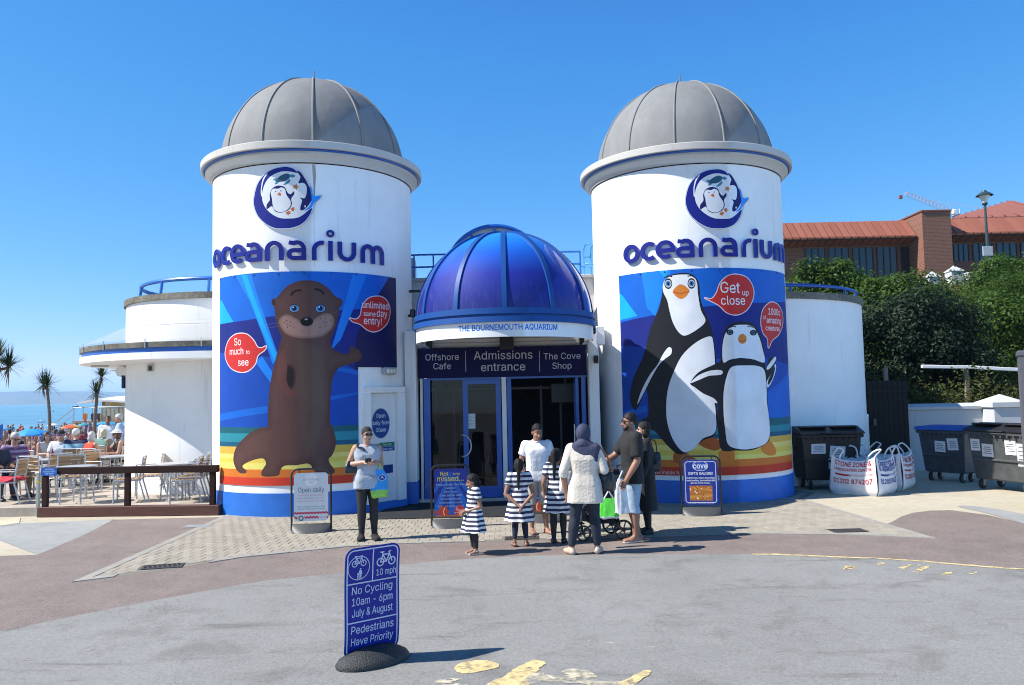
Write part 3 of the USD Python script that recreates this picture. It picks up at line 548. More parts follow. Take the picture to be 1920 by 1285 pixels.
def tower(c, label, ds, flip):
    t = thing('round_tower', label, 'tower', (c[0], c[1], 0)); C3 = (0, 0, 0)
    part(t, 'wall', lathe([(TRAD, 0.42), (TRAD, 0.6), (TRAD, 6.51)], 128), m_white, smooth=60)
    part(t, 'plinth', lathe([(TRAD + 0.012, -0.05), (TRAD + 0.012, 0.435), (TRAD - 0.05, 0.435)], 128), m_bluebase, smooth=40)
    part(t, 'wall_groove', lathe([(TRAD - 0.02, 6.505), (TRAD - 0.02, 6.535)], 96), m_dark)
    part(t, 'cornice', lathe([(TRAD, 6.53), (TRAD + 0.03, 6.53), (TRAD + 0.04, 6.57), (TRAD + 0.09, 6.625), (TRAD + 0.15, 6.665), (TRAD + 0.15, 6.708), (TRAD + 0.05, 6.713)], 128), m_rim, smooth=40)
    part(t, 'pipe', tube([( (TRAD + 0.165) * math.sin(a), -(TRAD + 0.165) * math.cos(a), 6.728) for a in np.linspace(0, 2 * math.pi, 120, endpoint=False)], 0.022, 8, closed=True), m_bluemetal)
    part(t, 'rim', lathe([(TRAD + 0.05, 6.745), (2.235, 6.745), (2.246, 6.755), (2.246, 6.875), (2.235, 6.887), (1.70, 6.93)], 128), m_rim, smooth=40)
    # dome of twelve sheets with rolled seams
    RD, RZ, zb = 1.872, 1.90, 6.90; a0 = math.radians(13)
    for k in range(12):
        lo = a0 + k * math.pi / 6; na, nb = 14, 26
        A, B = np.meshgrid(np.linspace(lo, lo + math.pi / 6, na), np.linspace(0, math.pi / 2, nb), indexing='ij')
        q = np.stack([np.cos(B) * np.sin(A), -np.cos(B) * np.cos(A), np.sin(B)], -1)
        d = 0.012 * (meshkit.fbm(q * 5 + k * 3.1 + c[0], 3, 5) - 0.5) * np.sin(np.clip((A - lo) / (math.pi / 6), 0, 1) * math.pi) ** 0.5
        V = np.stack([q[..., 0] * (RD + d), q[..., 1] * (RD + d), zb + q[..., 2] * (RZ + d)], -1).reshape(-1, 3); I, J = np.meshgrid(np.arange(na - 1), np.arange(nb - 1), indexing='ij'); I, J = I.ravel(), J.ravel()
        part(t, 'dome_panel', (V, np.stack([I * nb + J, (I + 1) * nb + J, (I + 1) * nb + J + 1, I * nb + J + 1], 1)), m_leadA, smooth=True)
        pts = [(math.cos(b) * RD * 1.003 * math.sin(lo), -math.cos(b) * RD * 1.003 * math.cos(lo), zb + math.sin(b) * RZ * 1.003) for b in np.linspace(0, math.pi / 2 - 0.03, 24)]
        part(t, 'dome_rib', tube(pts, 0.021, 6), m_rib, smooth=50)
    part(t, 'lightning_rod', tube([(0, 0, zb + RZ - 0.02), (0.005, 0, zb + RZ + 0.30)], [0.020, 0.012], 6), M('rod_steel', (0.12, 0.12, 0.12), 0.5))
    if flip: # drip stain below the cornice and seam down the left tower
        st = Polygon([(-0.02, 6.50), (0.035, 6.50), (0.05, 6.3), (0.02, 5.85), (0.0, 6.1)]); st = affinity.translate(st, math.radians(13.2) * TRAD, 0)
        part(t, 'rust_stain', (cyl_fn((0, 0), TRAD + 0.002)(tri(st)[0])[0], tri(st)[1]), m_stain)
        part(t, 'seam', (cyl_fn((0, 0), TRAD + 0.002)(tri(sbox(math.radians(13.4) * TRAD, 4.55, math.radians(13.4) * TRAD + 0.006, 6.50))[0])[0], tri(sbox(0, 0, 1, 1))[1]), m_rim)
    # raised letters
    names = {'L': 'blue raised word oceanarium round the left tower above the otter banner', 'R': 'blue raised word oceanarium round the right tower above the penguin banner'}
    w = thing('raised_lettering', names['L' if flip else 'R'], 'sign', (c[0], c[1], 0), group='raised words on the round towers')
    for (ch, _, _), s0 in zip(let_px, let_s):
        g = affinity.scale(GL[ch], XH * 1.12, XH * 1.03, origin=(0, 0)); bb = g.bounds
        g = affinity.translate(g, s0 + ds - (bb[0] + bb[2]) / 2, z_base); fr, sd = curved_solid(g, (0, 0), TRAD + 0.022, TRAD + 0.06)
        p = part(w, 'letter', fr, m_letter, smooth=60); part(p, 'letter_side', sd, m_letterside)
    # emblem
    nm = 'round blue emblem with penguin, turtle, starfish and fish on the ' + ('left' if flip else 'right') + ' tower'
    e = thing('round_emblem', nm, 'sign', (c[0], c[1], 0), group='round emblems on the towers')
    dls = ds if flip else (CY(1344, 373.5, TR, TRAD + 0.03)[0] - lgc[0]); dlz = 0 if flip else CY(1344, 373.5, TR, TRAD + 0.03)[1] - lgc[1]
    dls = 0 if flip else dls
    L = [(affinity.translate(g, dls, dlz), cc, n) for g, cc, n in logo]
    whole = unary_union([g for g, _, _ in L]); fr, sd = curved_solid(whole.simplify(0.003), (0, 0), TRAD, TRAD + 0.028, 0.06)
    part(e, 'edge', sd, M('emblem_edge', (0.6, 0.65, 0.7), 0.5))
    prints(e, [(affinity.translate(g, 0, 0), cc, n) for g, cc, n in flatten(L)], lambda uv: cyl_world(uv, c, TRAD + 0.03), m_sign, 0.06)
    return t
def cyl_world(uv, c, R): return cyl_fn(c, R)(uv)
tower(TL, 'white round tower with grey dome and otter banner on the left of the entrance', 0.0, True)
tower(TR, 'white round tower with grey dome and penguin banner on the right of the entrance', sR - let_c - 0.05, False)

# ------------------------------------------------------------------ banners
RB = TRAD + 0.016
def strip(z0, z1, s0, s1): return sbox(s0, z0, s1, z1)
B_mid, B_lt, B_br, B_cy, B_navy, B_dk = (0.005, 0.060, 0.37), (0.004, 0.115, 0.53), (0.008, 0.20, 0.72), (0.006, 0.34, 0.80), (0.008, 0.018, 0.19), (0.007, 0.010, 0.075)
def stripes(s0, s1, zs):
    cols = [(0.008, 0.10, 0.13), (0.02, 0.22, 0.28), (0.008, 0.09, 0.17), (0.60, 0.38, 0.06), (0.72, 0.58, 0.16), (0.66, 0.50, 0.08), (0.70, 0.62, 0.15), (0.62, 0.17, 0.025), (0.55, 0.045, 0.02)]
    return [(strip(b, a, s0, s1), c, 'background') for a, b, c in zip(zs[:-1], zs[1:], cols)]
_nb = [0]
def bubble(pts, words, P):
    _nb[0] += 1; nm = 'speech_bubble#%d' % _nb[0]
    g = S(P(*pts), 8); L = [(g.buffer(0.018), (0.75, 0.62, 0.66), nm), (g, (0.55, 0.028, 0.025), nm)]
    for w, px, h, bold in words:
        s, z = P(px)[0]; L.append((text(w, h, s, z, bold=bold, sx=0.88), (0.75, 0.74, 0.76), nm))
    return L
# left: otter
def PL(*p): return [tuple(CY(410 + x / 3.061, 500 + y / 3.061, TL, RB)) for x, y in p]
s0, s1 = math.radians(-47.6) * RB, math.radians(64.2) * RB; sn = math.radians(36.3) * RB; zt, zb, zn = 4.485, 0.575, 2.71
zs = [CY(413, y, TL, RB)[1] for y in (801, 812, 828, 836.5, 850, 858, 866, 877.5, 892)] + [zb]
Lb = [(sbox(s0, zb, s1, zt), B_mid, 'background'),
      (Polygon(PL((-30, 20), (1100, 20), (1100, 250), (857, 243), (600, 255), (300, 287), (150, 310), (-30, 345))), B_lt, 'background'),
      (Polygon(PL((-30, 345), (150, 310), (300, 287), (600, 255), (857, 243), (1100, 250), (1100, 600), (800, 600), (720, 560), (400, 530), (150, 505), (-30, 490))), B_navy, 'background'),
      (Polygon(PL((860, 243), (1000, 20), (1100, 20), (1100, 620), (780, 620), (790, 400))), B_dk, 'background'),
      (Polygon(PL((95, 45), (185, 45), (345, 520), (310, 560), (255, 400), (180, 200))), B_br, 'background'), (Polygon(PL((-30, 160), (20, 200), (85, 318), (-30, 345))), B_cy, 'background'),
      (Polygon(PL((130, 45), (160, 45), (330, 500), (320, 540))), B_cy, 'background'), (Polygon(PL((770, 45), (850, 45), (700, 420), (645, 480))), B_br, 'background'),
      (Polygon(PL((210, 545), (250, 515), (310, 610), (300, 670))), B_br, 'background'), (Polygon(PL((-30, 860), (280, 800), (280, 840), (-30, 900))), B_lt, 'background'), (Polygon(PL((640, 745), (800, 720), (800, 733), (640, 768))), B_lt, 'background'),
      (Polygon(PL((690, 575), (810, 600), (810, 625), (680, 600))), B_lt, 'background')] + stripes(s0, s1, zs)
sheetL = unary_union([sbox(s0, zb, sn, zt), sbox(s0, zn, s1, zt)])
Lb = [(g.buffer(0).intersection(sheetL), c, n) for g, c, n in Lb]
ot = S(PL((360, 400), (338, 350), (325, 280), (318, 235), (303, 212), (308, 186), (328, 182), (345, 165), (390, 115), (450, 86), (510, 79), (570, 88), (630, 125), (668, 170), (690, 180), (710, 196), (708, 218), (693, 242), (685, 285), (675, 330), (660, 375), (646, 410), (640, 440), (665, 480), (720, 500), (752, 495), (750, 470), (768, 455), (785, 470), (806, 480), (822, 515), (810, 540), (790, 548), (750, 562), (710, 572), (680, 592), (655, 640), (645, 720), (640, 800), (640, 890), (655, 930), (672, 985), (670, 1035), (652, 1082), (632, 1105), (640, 1132), (665, 1166), (660, 1186), (620, 1192), (570, 1186), (540, 1165), (530, 1142), (505, 1131), (450, 1140), (390, 1142), (365, 1152), (352, 1176), (345, 1198), (295, 1207), (250, 1202), (245, 1180), (262, 1150), (272, 1130), (258, 1104), (220, 1105), (170, 1122), (140, 1141), (140, 1155), (160, 1170), (155, 1186), (125, 1186), (100, 1162), (84, 1110), (95, 1050), (130, 1000), (180, 955), (240, 925), (280, 918), (283, 850), (290, 720), (305, 620), (330, 520), (352, 440)), 4)
br = (0.105, 0.050, 0.043); mix = lambda a, b, t: tuple(np.array(a) * (1 - t) + np.array(b) * t)
An = 'otter_picture'; Lb.append((ot, mix(br, (0.05, 0.02, 0.018), 0.45), An))
for k, d in ((0.25, 0.03), (0.5, 0.06), (0.8, 0.09), (1.0, 0.12)): Lb.append((ot.buffer(-d), mix(mix(br, (0.05, 0.02, 0.018), 0.45), br, k), An))
belly = S(PL((430, 430), (540, 440), (600, 470), (622, 600), (626, 800), (600, 950), (560, 1060), (500, 1100), (470, 1040), (455, 900), (448, 750), (438, 600)))
for k, d in enumerate((0, 0.025, 0.05, 0.08, 0.11)): Lb.append((belly.buffer(-d), mix(br, (0.122, 0.072, 0.056), (k + 1) / 5), An))
Lb += [(S(PL((400, 575), (425, 590), (430, 640), (420, 690), (400, 680), (392, 630))).buffer(0.02 * k), mix(br, (0.018, 0.010, 0.012), t), An) for k, t in ((2.2, 0.35), (1.2, 0.65), (0, 1))]
Lb += [(S(PL((345, 520), (375, 480), (392, 560), (388, 650), (410, 705), (442, 728), (430, 742), (385, 738), (352, 690), (335, 620))), (0.135, 0.05, 0.045), An)]
muz = S(PL((343, 318), (362, 285), (400, 276), (450, 300), (505, 335), (560, 292), (612, 268), (650, 278), (664, 312), (650, 355), (610, 392), (560, 408), (500, 413), (430, 405), (385, 386), (358, 352)))
for k, d in enumerate((0, 0.02, 0.045)): Lb.append((muz.buffer(-d), mix((0.17, 0.085, 0.065), (0.33, 0.19, 0.155), (k + 1) / 3), An))
def ell(cx, cy, rx, ry, n=24): return PL(*[(cx + rx * math.cos(a), cy + ry * math.sin(a)) for a in np.linspace(0, 2 * math.pi, n, endpoint=False)])
def eye(cx, cy):
    return [(Polygon(ell(cx, cy, 29, 24)), (0.03, 0.012, 0.012), An), (Polygon(ell(cx, cy + 1, 26, 20)), (0.35, 0.42, 0.5), An), (Polygon(ell(cx, cy, 23, 20)), (0.03, 0.22, 0.55), An), (Polygon(ell(cx, cy, 13, 14)), (0.005, 0.008, 0.02), An), (Polygon(ell(cx - 6, cy - 6, 4, 4)), (0.8, 0.8, 0.8), An)]
Lb += eye(434, 240) + eye(584, 240) + [(Polygon(ell(505, 316, 37, 26)), (0.008, 0.006, 0.007), An), (Polygon(ell(502, 303, 9, 5)), (0.35, 0.33, 0.33), An),
    (LineString(PL((416, 162), (428, 148), (445, 139), (468, 135))).buffer(0.022), (0.02, 0.012, 0.014), An), (LineString(PL((556, 130), (578, 134), (594, 144), (602, 156))).buffer(0.022), (0.02, 0.012, 0.014), An),
    (S(PL((306, 195), (322, 190), (328, 215), (312, 222))), (0.035, 0.018, 0.02), An)]
for x, y in ((390, 310), (412, 318), (376, 322), (394, 334), (410, 340), (430, 352), (394, 350), (585, 300), (612, 296), (600, 318), (618, 322), (645, 308), (582, 348), (612, 338)): Lb.append((Polygon(ell(x, y, 3.5, 3.5, 8)), (0.04, 0.02, 0.02), An))
for a, b in (((345, 325), (255, 335)), ((350, 345), (262, 352)), ((350, 300), (322, 290)), ((640, 275), (705, 248)), ((650, 290), (715, 268)), ((655, 330), (700, 345))): Lb.append((LineString(PL(a, b)).buffer(0.0014), (0.25, 0.2, 0.2), An))
def PLi(*p): return [tuple(CY(640 + x / 12.85, 540 + y / 12.85, TL, RB)) for x, y in p]
Lb += bubble(((125, 385), (165, 392), (200, 425), (222, 462), (245, 468), (272, 458), (262, 480), (225, 510), (208, 560), (170, 597), (125, 605), (75, 585), (45, 540), (38, 490), (55, 430), (88, 395)), [('So', (108, 452), 0.135, False), ('much', (100, 505), 0.125, False), ('to', (167, 502), 0.08, False), ('see', (140, 569), 0.135, False)], PL)
Lb += bubble(((880, 208), (990, 230), (1090, 310), (1155, 440), (1170, 580), (1140, 760), (1080, 880), (960, 990), (840, 1045), (720, 1045), (600, 990), (480, 890), (400, 850), (280, 815), (212, 745), (230, 738), (340, 762), (420, 720), (470, 640), (500, 480), (570, 340), (700, 235)), [('unlimited', (845, 500), 0.125, False), ('same', (685, 680), 0.09, False), ('day', (985, 700), 0.135, False), ('entry!', (770, 880), 0.135, False)], PLi)
bnL = thing('otter_banner', 'large printed banner with brown cartoon otter wrapped round the left tower', 'banner', (TL[0], TL[1], 0))
prints(bnL, flatten(Lb), lambda uv: cyl_fn(TL, RB)(uv), m_print, 0.06)
m_eyelet = M('banner_eyelet', (0.03, 0.03, 0.04), 0.4)
for k in range(9): part(bnL, 'eyelet', move(trimesh.creation.icosphere(1, 0.016), [*(cyl_fn(TL, RB)(np.array([[s0 + 0.03 + (s1 - s0 - 0.06) * k / 8, zt - 0.03]]))[0][0])]), m_eyelet, world=True)
# right: penguins
def PR(*p): return [tuple(CY(1100 + x / 2.569, 480 + y / 2.569, TR, RB)) for x, y in p]
s0, s1 = math.radians(-54.0) * RB, math.radians(62.6) * RB; zt, zb = 4.475, 0.53
zs = [CY(1478, y, TR, RB)[1] for y in (781.5, 795, 807, 815, 826, 835, 845, 853, 866)] + [zb]
Rb = [(sbox(s0, zb, s1, zt), B_mid, 'background'),
      (Polygon(PR((100, 30), (1010, 30), (1010, 225), (700, 235), (500, 250), (300, 290), (150, 325), (100, 335))), B_lt, 'background'),
      (Polygon(PR((100, 335), (150, 325), (300, 290), (500, 250), (700, 235), (1010, 222), (1010, 540), (800, 480), (600, 500), (280, 440), (100, 430))), B_navy, 'background'),
      (Polygon(PR((800, 700), (1010, 520), (1010, 800), (860, 780))), B_lt, 'background'),
      (Polygon(PR((100, 130), (172, 190), (245, 290), (160, 310), (100, 320))), B_cy, 'background'), (Polygon(PR((255, 30), (420, 30), (330, 290), (290, 250))), B_br, 'background'), (Polygon(PR((310, 30), (400, 30), (380, 110))), B_cy, 'background'),
      (Polygon(PR((150, 760), (290, 720), (290, 750), (150, 800))), B_lt, 'background')] + stripes(s0, s1, zs)
sheetR = sbox(s0, zb, s1, zt); Rb = [(g.buffer(0).intersection(sheetR), c, n) for g, c, n in Rb]
black, wht = (0.012, 0.013, 0.018), (0.70, 0.73, 0.77); Pn, Qn = 'tall_penguin_picture', 'small_penguin_picture'
org, orgd = (0.62, 0.20, 0.03), (0.42, 0.10, 0.02)
Rb += [(S(PR((425, 945), (480, 950), (520, 975), (525, 985), (450, 1000), (418, 990))), orgd, Pn), (S(PR((545, 880), (590, 872), (640, 890), (648, 920), (620, 938), (570, 925), (542, 905))), orgd, Pn)]
Rb += [(S(PR((460, 82), (510, 90), (540, 130), (548, 200), (565, 260), (595, 330), (615, 420), (625, 520), (622, 640), (628, 760), (618, 860), (560, 890), (500, 940), (460, 955), (430, 950), (395, 920), (350, 870), (320, 840), (270, 835), (265, 790), (295, 770), (295, 700), (285, 640), (260, 700), (238, 742), (215, 720), (208, 670), (225, 590), (265, 500), (285, 440), (310, 340), (345, 260), (362, 190), (370, 130), (400, 95))), black, Pn),
       (S(PR((460, 90), (505, 95), (530, 125), (537, 190), (550, 260), (572, 310), (545, 345), (480, 383), (445, 370), (415, 320), (398, 260), (388, 215), (368, 170), (372, 125), (405, 98))), wht, Pn),
       (S(PR((595, 388), (610, 420), (617, 500), (618, 560), (610, 650), (622, 760), (618, 850), (560, 880), (520, 925), (470, 946), (425, 900), (395, 830), (383, 750), (390, 650), (415, 570), (460, 480), (530, 415))), wht, Pn),
       (S(PR((395, 440), (410, 450), (405, 475), (375, 498), (345, 530), (310, 590), (285, 640), (245, 715), (262, 655), (300, 580), (340, 525), (370, 470))), wht, Pn),
       (S(PR((415, 170), (440, 142), (460, 138), (480, 150), (495, 168), (480, 195), (455, 208), (430, 195))), org, Pn), (LineString(PR((418, 175), (455, 182), (492, 172))).buffer(0.012), orgd, Pn)]
def ellR(cx, cy, rx, ry, n=20): return Polygon(PR(*[(cx + rx * math.cos(a), cy + ry * math.sin(a)) for a in np.linspace(0, 2 * math.pi, n, endpoint=False)]))
for cx, cy in ((393, 134), (505, 133)): Rb += [(ellR(cx, cy, 19, 26), black, Pn), (ellR(cx, cy, 15, 18), (0.55, 0.6, 0.66), Pn), (ellR(cx, cy, 12, 14), (0.05, 0.16, 0.38), Pn), (ellR(cx, cy, 6, 7), (0.004, 0.005, 0.01), Pn)]
Rb += [(LineString(PR((375, 105), (392, 96), (410, 100))).buffer(0.012), black, Pn), (LineString(PR((488, 98), (505, 94), (520, 104))).buffer(0.012), black, Pn)]
Rb += [(S(PR((640, 940), (680, 930), (712, 945), (708, 1000), (680, 1000), (645, 985), (635, 960))), org, Qn), (S(PR((845, 905), (885, 893), (910, 930), (908, 958), (870, 960), (840, 935))), org, Qn),
       (S(PR((745, 316), (800, 328), (832, 370), (850, 430), (858, 505), (865, 540), (875, 500), (905, 483), (912, 500), (905, 560), (880, 625), (870, 640), (875, 740), (883, 860), (870, 900), (800, 935), (720, 938), (650, 935), (635, 860), (625, 780), (625, 710), (540, 660), (512, 630), (500, 610), (540, 560), (620, 520), (645, 500), (652, 430), (660, 370), (690, 330))), black, Qn),
       (S(PR((745, 332), (800, 340), (830, 390), (845, 440), (857, 512), (800, 498), (740, 492), (690, 500), (658, 512), (654, 440), (668, 375), (700, 340))), wht, Qn),
       (S(PR((760, 528), (820, 530), (855, 550), (866, 620), (868, 700), (878, 780), (882, 860), (860, 905), (790, 930), (720, 928), (680, 905), (668, 840), (660, 760), (660, 660), (675, 580), (700, 535))), wht, Qn),
       (S(PR((500, 612), (540, 575), (600, 552), (650, 552), (648, 572), (590, 578), (540, 598))), wht, Qn), (S(PR((512, 628), (560, 662), (610, 685), (628, 705), (620, 708), (560, 680))), wht, Qn), (S(PR((905, 487), (912, 500), (885, 540), (868, 548), (872, 530))), wht, Qn),
       (S(PR((870, 600), (895, 560), (908, 520), (912, 545), (895, 600), (872, 635))), wht, Qn), (S(PR((876, 595), (893, 563), (906, 532), (906, 552), (893, 596), (874, 622))), black, Qn),
       (ellR(750, 400, 21, 24), org, Qn), (LineString(PR((735, 408), (750, 412), (766, 407))).buffer(0.008), orgd, Qn)]
for cx, cy in ((690, 368), (803, 370)): Rb += [(ellR(cx, cy, 17, 14), black, Qn), (ellR(cx, cy, 9, 10), (0.08, 0.14, 0.24), Qn), (ellR(cx, cy, 5, 6), (0.004, 0.005, 0.01), Qn)]
Rb += [(LineString(PR((690, 345), (705, 338), (718, 342))).buffer(0.01), black, Qn), (LineString(PR((776, 340), (790, 338), (802, 346))).buffer(0.01), black, Qn)]
Rb += bubble(((720, 90), (770, 105), (800, 150), (802, 200), (775, 255), (730, 282), (680, 275), (640, 240), (615, 225), (570, 203), (600, 208), (625, 180), (645, 130), (680, 98)), [('Get', (693, 178), 0.21, False), ('up', (766, 190), 0.11, False), ('close', (708, 235), 0.17, False)], PR)
Rb += bubble(((895, 224), (925, 240), (943, 280), (944, 330), (925, 378), (895, 405), (876, 442), (872, 400), (850, 370), (840, 320), (848, 265), (870, 235)), [('1000s', (906, 285), 0.125, False), ('of', (857, 305), 0.07, False), ('amazing', (906, 325), 0.115, False), ('creatures', (900, 360), 0.095, False)], PR)
Rb.append((text('- ask inside for details', 0.065, PR((420, 1052))[0][0], PR((420, 1052))[0][1]), (0.7, 0.6, 0.55), 'footnote'))
bnR = thing('penguin_banner', 'large printed banner with two cartoon penguins wrapped round the right tower', 'banner', (TR[0], TR[1], 0))
prints(bnR, flatten(Rb), lambda uv: cyl_fn(TR, RB)(uv), m_print, 0.06)
for k in range(9): part(bnR, 'eyelet', move(trimesh.creation.icosphere(1, 0.016), [*(cyl_fn(TR, RB)(np.array([[s0 + 0.03 + (s1 - s0 - 0.06) * k / 8, zt - 0.03]]))[0][0])]), m_eyelet, world=True)

# ------------------------------------------------------------------ side door in the left tower, in a flat projecting surround
th = math.radians(54.0); dn = np.array([math.sin(th), -math.cos(th)]); du = np.array([math.cos(th), math.sin(th)])
fo = TL + dn * (TRAD + 0.085)
sd_ = thing('service_door', 'white door in the left tower with a blue oval sign', 'door', (fo[0], fo[1], 0.14), math.atan2(du[1], du[0]))
m_wpaint = M('white_gloss_paint', (0.72, 0.72, 0.72), 0.4, 0.05, 4, 0.1, 40)
part(sd_, 'surround', cat(rbx(-0.47, 0.14, 1.04, 0.06, 0.3, 2.08, 0.01), rbx(0.37, 0.14, 1.04, 0.22, 0.3, 2.08, 0.01), rbx(-0.01, 0.14, 2.14, 0.98, 0.302, 0.12, 0.012)), m_white)
part(sd_, 'leaf', rbx(-0.09, 0.09, 1.04, 0.70, 0.05, 2.06, 0.006), m_wpaint)
part(sd_, 'threshold', bx(0, 0.17, -0.07, 0.98, 0.36, 0.15), m_bluebase)
ov = affinity.scale(Point(0, 0).buffer(1, 32), 0.245, 0.295); L = [(ov, (0.5, 0.55, 0.6), 'oval_sign'), (affinity.scale(ov, 0.95, 0.95), (0.018, 0.06, 0.24), 'oval_sign')]
for w, y in (('Open', 0.11), ('daily from', -0.025), ('10am', -0.16)): L.append((text(w, 0.072, 0, y), (0.72, 0.75, 0.8), 'oval_sign'))
loc = lambda x, y, z: np.array([fo[0] + du[0] * x - dn[0] * y, fo[1] + du[1] * x - dn[1] * y, 0.14 + z])
prints(sd_, flatten(L), flat_fn(loc(-0.14, 0.058, 1.50), (du[0], du[1], 0), (0, 0, 1)), m_sign)
for nm, x, z, w, h, tx, c in (('notice_green', 0.02, 1.09, 0.4, 0.08, 'Fire exit', (0.01, 0.2, 0.08)), ('notice_blue', 0.02, 1.005, 0.4, 0.08, 'Keep clear', (0.012, 0.05, 0.28)), ('notice_blue', 0.04, 0.62, 0.26, 0.16, '', (0.012, 0.04, 0.2))):
    q = [(sbox(-w / 2, -h / 2, w / 2, h / 2), c, nm)] + ([(text(tx, 0.045, 0, -0.022), (0.7, 0.75, 0.75), nm)] if tx else [])
    prints(sd_, flatten(q), flat_fn(loc(x, 0.058, z), (du[0], du[1], 0), (0, 0, 1)), m_sign)
lf = loc(0.06, 0.0, 2.50)
bl = thing('bulkhead_light', 'small ribbed bulkhead lamp on the white wall above the service door', 'lamp', lf, math.atan2(du[1], du[0]))
part(bl, 'body', rbx(0, 0.02, 0, 0.34, 0.1, 0.15, 0.03), M('lamp_grey', (0.35, 0.36, 0.36), 0.5)); part(bl, 'diffuser', rbx(0.02, -0.035, 0, 0.26, 0.05, 0.1, 0.02), M('lamp_diffuser', (0.75, 0.74, 0.68), 0.3))
for k in range(6): part(bl, 'guard_rib', bx(-0.08 + k * 0.04, -0.062, 0, 0.008, 0.01, 0.11), M('lamp_grey', (0.35, 0.36, 0.36), 0.5))
# ================================================================== ENTRANCE BLOCK
FY = 16.4
def X_(px, y=FY): return (px - 960) / F_PX * y
m_cream = render_mat('cream_render', (0.66, 0.645, 0.60))
m_signnavy = (0.010, 0.009, 0.060)
m_doorblue = M('blue_door_frame', (0.012, 0.10, 0.42), 0.35, 0.06, 5, coat=0.2)
m_alu = M('brushed_aluminium', (0.55, 0.56, 0.57), 0.35, 0.06, 12, metal=0.8)
m_dkalu = M('dull_grey_metal', (0.10, 0.10, 0.11), 0.5, 0.1, 8)
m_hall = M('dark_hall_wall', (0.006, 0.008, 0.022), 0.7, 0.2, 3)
m_black = M('black_paint', (0.012, 0.012, 0.014), 0.4, 0.2, 8)
m_glassdoor = glass_mat('door_glass', (0.66, 0.70, 0.74), ior=1.33)
m_roofgrey = M('flat_roof_felt', (0.18, 0.18, 0.18), 0.9, 0.2, 2)
m_railblue = M('blue_railing', (0.012, 0.12, 0.45), 0.35, 0.08, 8)
eb = thing('entrance_building', 'white flat roofed entrance block between the two round towers', 'building', (0, FY, 0))
P = lambda n, m, mat, **k: part(eb, n, m, mat, world=True, **k)
P('pier', rbx(-2.04, 16.32, 1.95, 0.22, 0.5, 3.0, 0.012), m_white); P('pier', rbx(1.62, 16.32, 1.95, 0.20, 0.5, 3.0, 0.012), m_white)
P('pier_plinth', rbx(-2.04, 16.32, 0.22, 0.226, 0.506, 0.46, 0.005), m_bluebase); P('pier_plinth', rbx(1.62, 16.32, 0.22, 0.206, 0.506, 0.46, 0.005), m_bluebase)
P('lintel', rbx(-0.21, 16.58, 3.30, 4.2, 0.34, 0.38, 0.01), m_white)
for z in (3.17, 3.25, 3.33): P('soffit_board', rbx(-0.2, 16.385, z, 3.3, 0.03, 0.07, 0.006), m_cream)
P('main_wall', cat(bx(-0.2, 17.9, 4.08, 5.2, 0.3, 1.2), bx(-0.2, 17.9, 3.1, 5.2, 0.3, 0.755)), m_cream); P('coping', rbx(-0.2, 17.88, 4.71, 5.2, 0.42, 0.07, 0.01), m_rim)
P('flat_roof', bx(-0.2, 21.5, 4.55, 7.0, 6.9, 0.1), m_roofgrey); P('side_wall', cat(bx(-3.6, 21.5, 2.2, 0.2, 6.9, 4.5), bx(3.2, 21.5, 2.2, 0.2, 6.9, 4.5)), m_white)
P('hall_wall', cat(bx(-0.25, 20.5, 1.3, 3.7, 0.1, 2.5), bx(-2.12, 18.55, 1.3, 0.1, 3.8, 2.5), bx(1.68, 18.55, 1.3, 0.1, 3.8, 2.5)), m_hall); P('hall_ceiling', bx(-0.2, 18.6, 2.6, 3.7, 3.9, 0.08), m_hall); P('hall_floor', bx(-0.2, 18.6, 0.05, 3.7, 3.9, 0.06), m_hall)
# inner lobby screen
for x in (-1.72, -1.32, -0.22, 0.62, 1.05): P('inner_mullion', bx(x, 18.0, 1.2, 0.045, 0.05, 2.25), m_dkalu)
P('inner_transom', bx(-0.2, 18.0, 2.27, 3.5, 0.055, 0.05), m_dkalu)
# door screen
zt, zb = 2.49, 0.075
for px_, w_ in ((789, 0.05), (943, 0.09)): P('door_frame', bx(X_(px_), FY, (zt + zb) / 2, w_, 0.13, zt - zb), m_white)
P('jamb', bx(X_(799), FY + 0.01, (zt + zb) / 2, 0.13, 0.10, zt - zb), m_doorblue); P('jamb', bx(X_(952.5), FY + 0.01, (zt + zb) / 2, 0.09, 0.10, zt - zb), m_doorblue); P('jamb', bx(X_(1091.5), FY + 0.01, (zt + zb) / 2, 0.085, 0.10, zt - zb), m_doorblue)
P('threshold', bx(-0.2, FY, 0.045, 3.45, 0.3, 0.07), m_alu)
P('head_rail', bx(-0.2, FY + 0.012, 2.475, 3.4, 0.09, 0.04), m_doorblue)
P('side_pane', bx((X_(808) + X_(866)) / 2, FY + 0.02, 1.28, X_(866) - X_(808), 0.012, 2.36), m_glassdoor)
x0, x1 = X_(866), X_(937); dl = Node(eb.path, eb.loc, 0)
d = P('door', cat(bx(x0 + 0.05, FY, 1.27, 0.10, 0.06, 2.36), bx(x1 - 0.05, FY, 1.27, 0.10, 0.06, 2.36), bx((x0 + x1) / 2, FY, 2.405, x1 - x0 - 0.2, 0.058, 0.09), bx((x0 + x1) / 2, FY, 0.20, x1 - x0 - 0.2, 0.058, 0.22)), m_doorblue)
part(d, 'pane', bx((x0 + x1) / 2, FY + 0.005, 1.335, x1 - x0 - 0.2, 0.012, 2.05), m_glassdoor, world=True)
hc = PY(868, 836, FY - 0.05); pts = [(hc[0] + 0.17 * math.cos(a) * 1.0, FY - 0.07, hc[2] + 0.215 * math.sin(a)) for a in np.linspace(-math.pi / 2, math.pi / 2, 16)]
part(d, 'handle', tube([(pts[0][0] - 0.03, FY - 0.03, pts[0][2])] + pts + [(pts[-1][0] - 0.03, FY - 0.03, pts[-1][2])], 0.014, 8), m_alu, world=True)
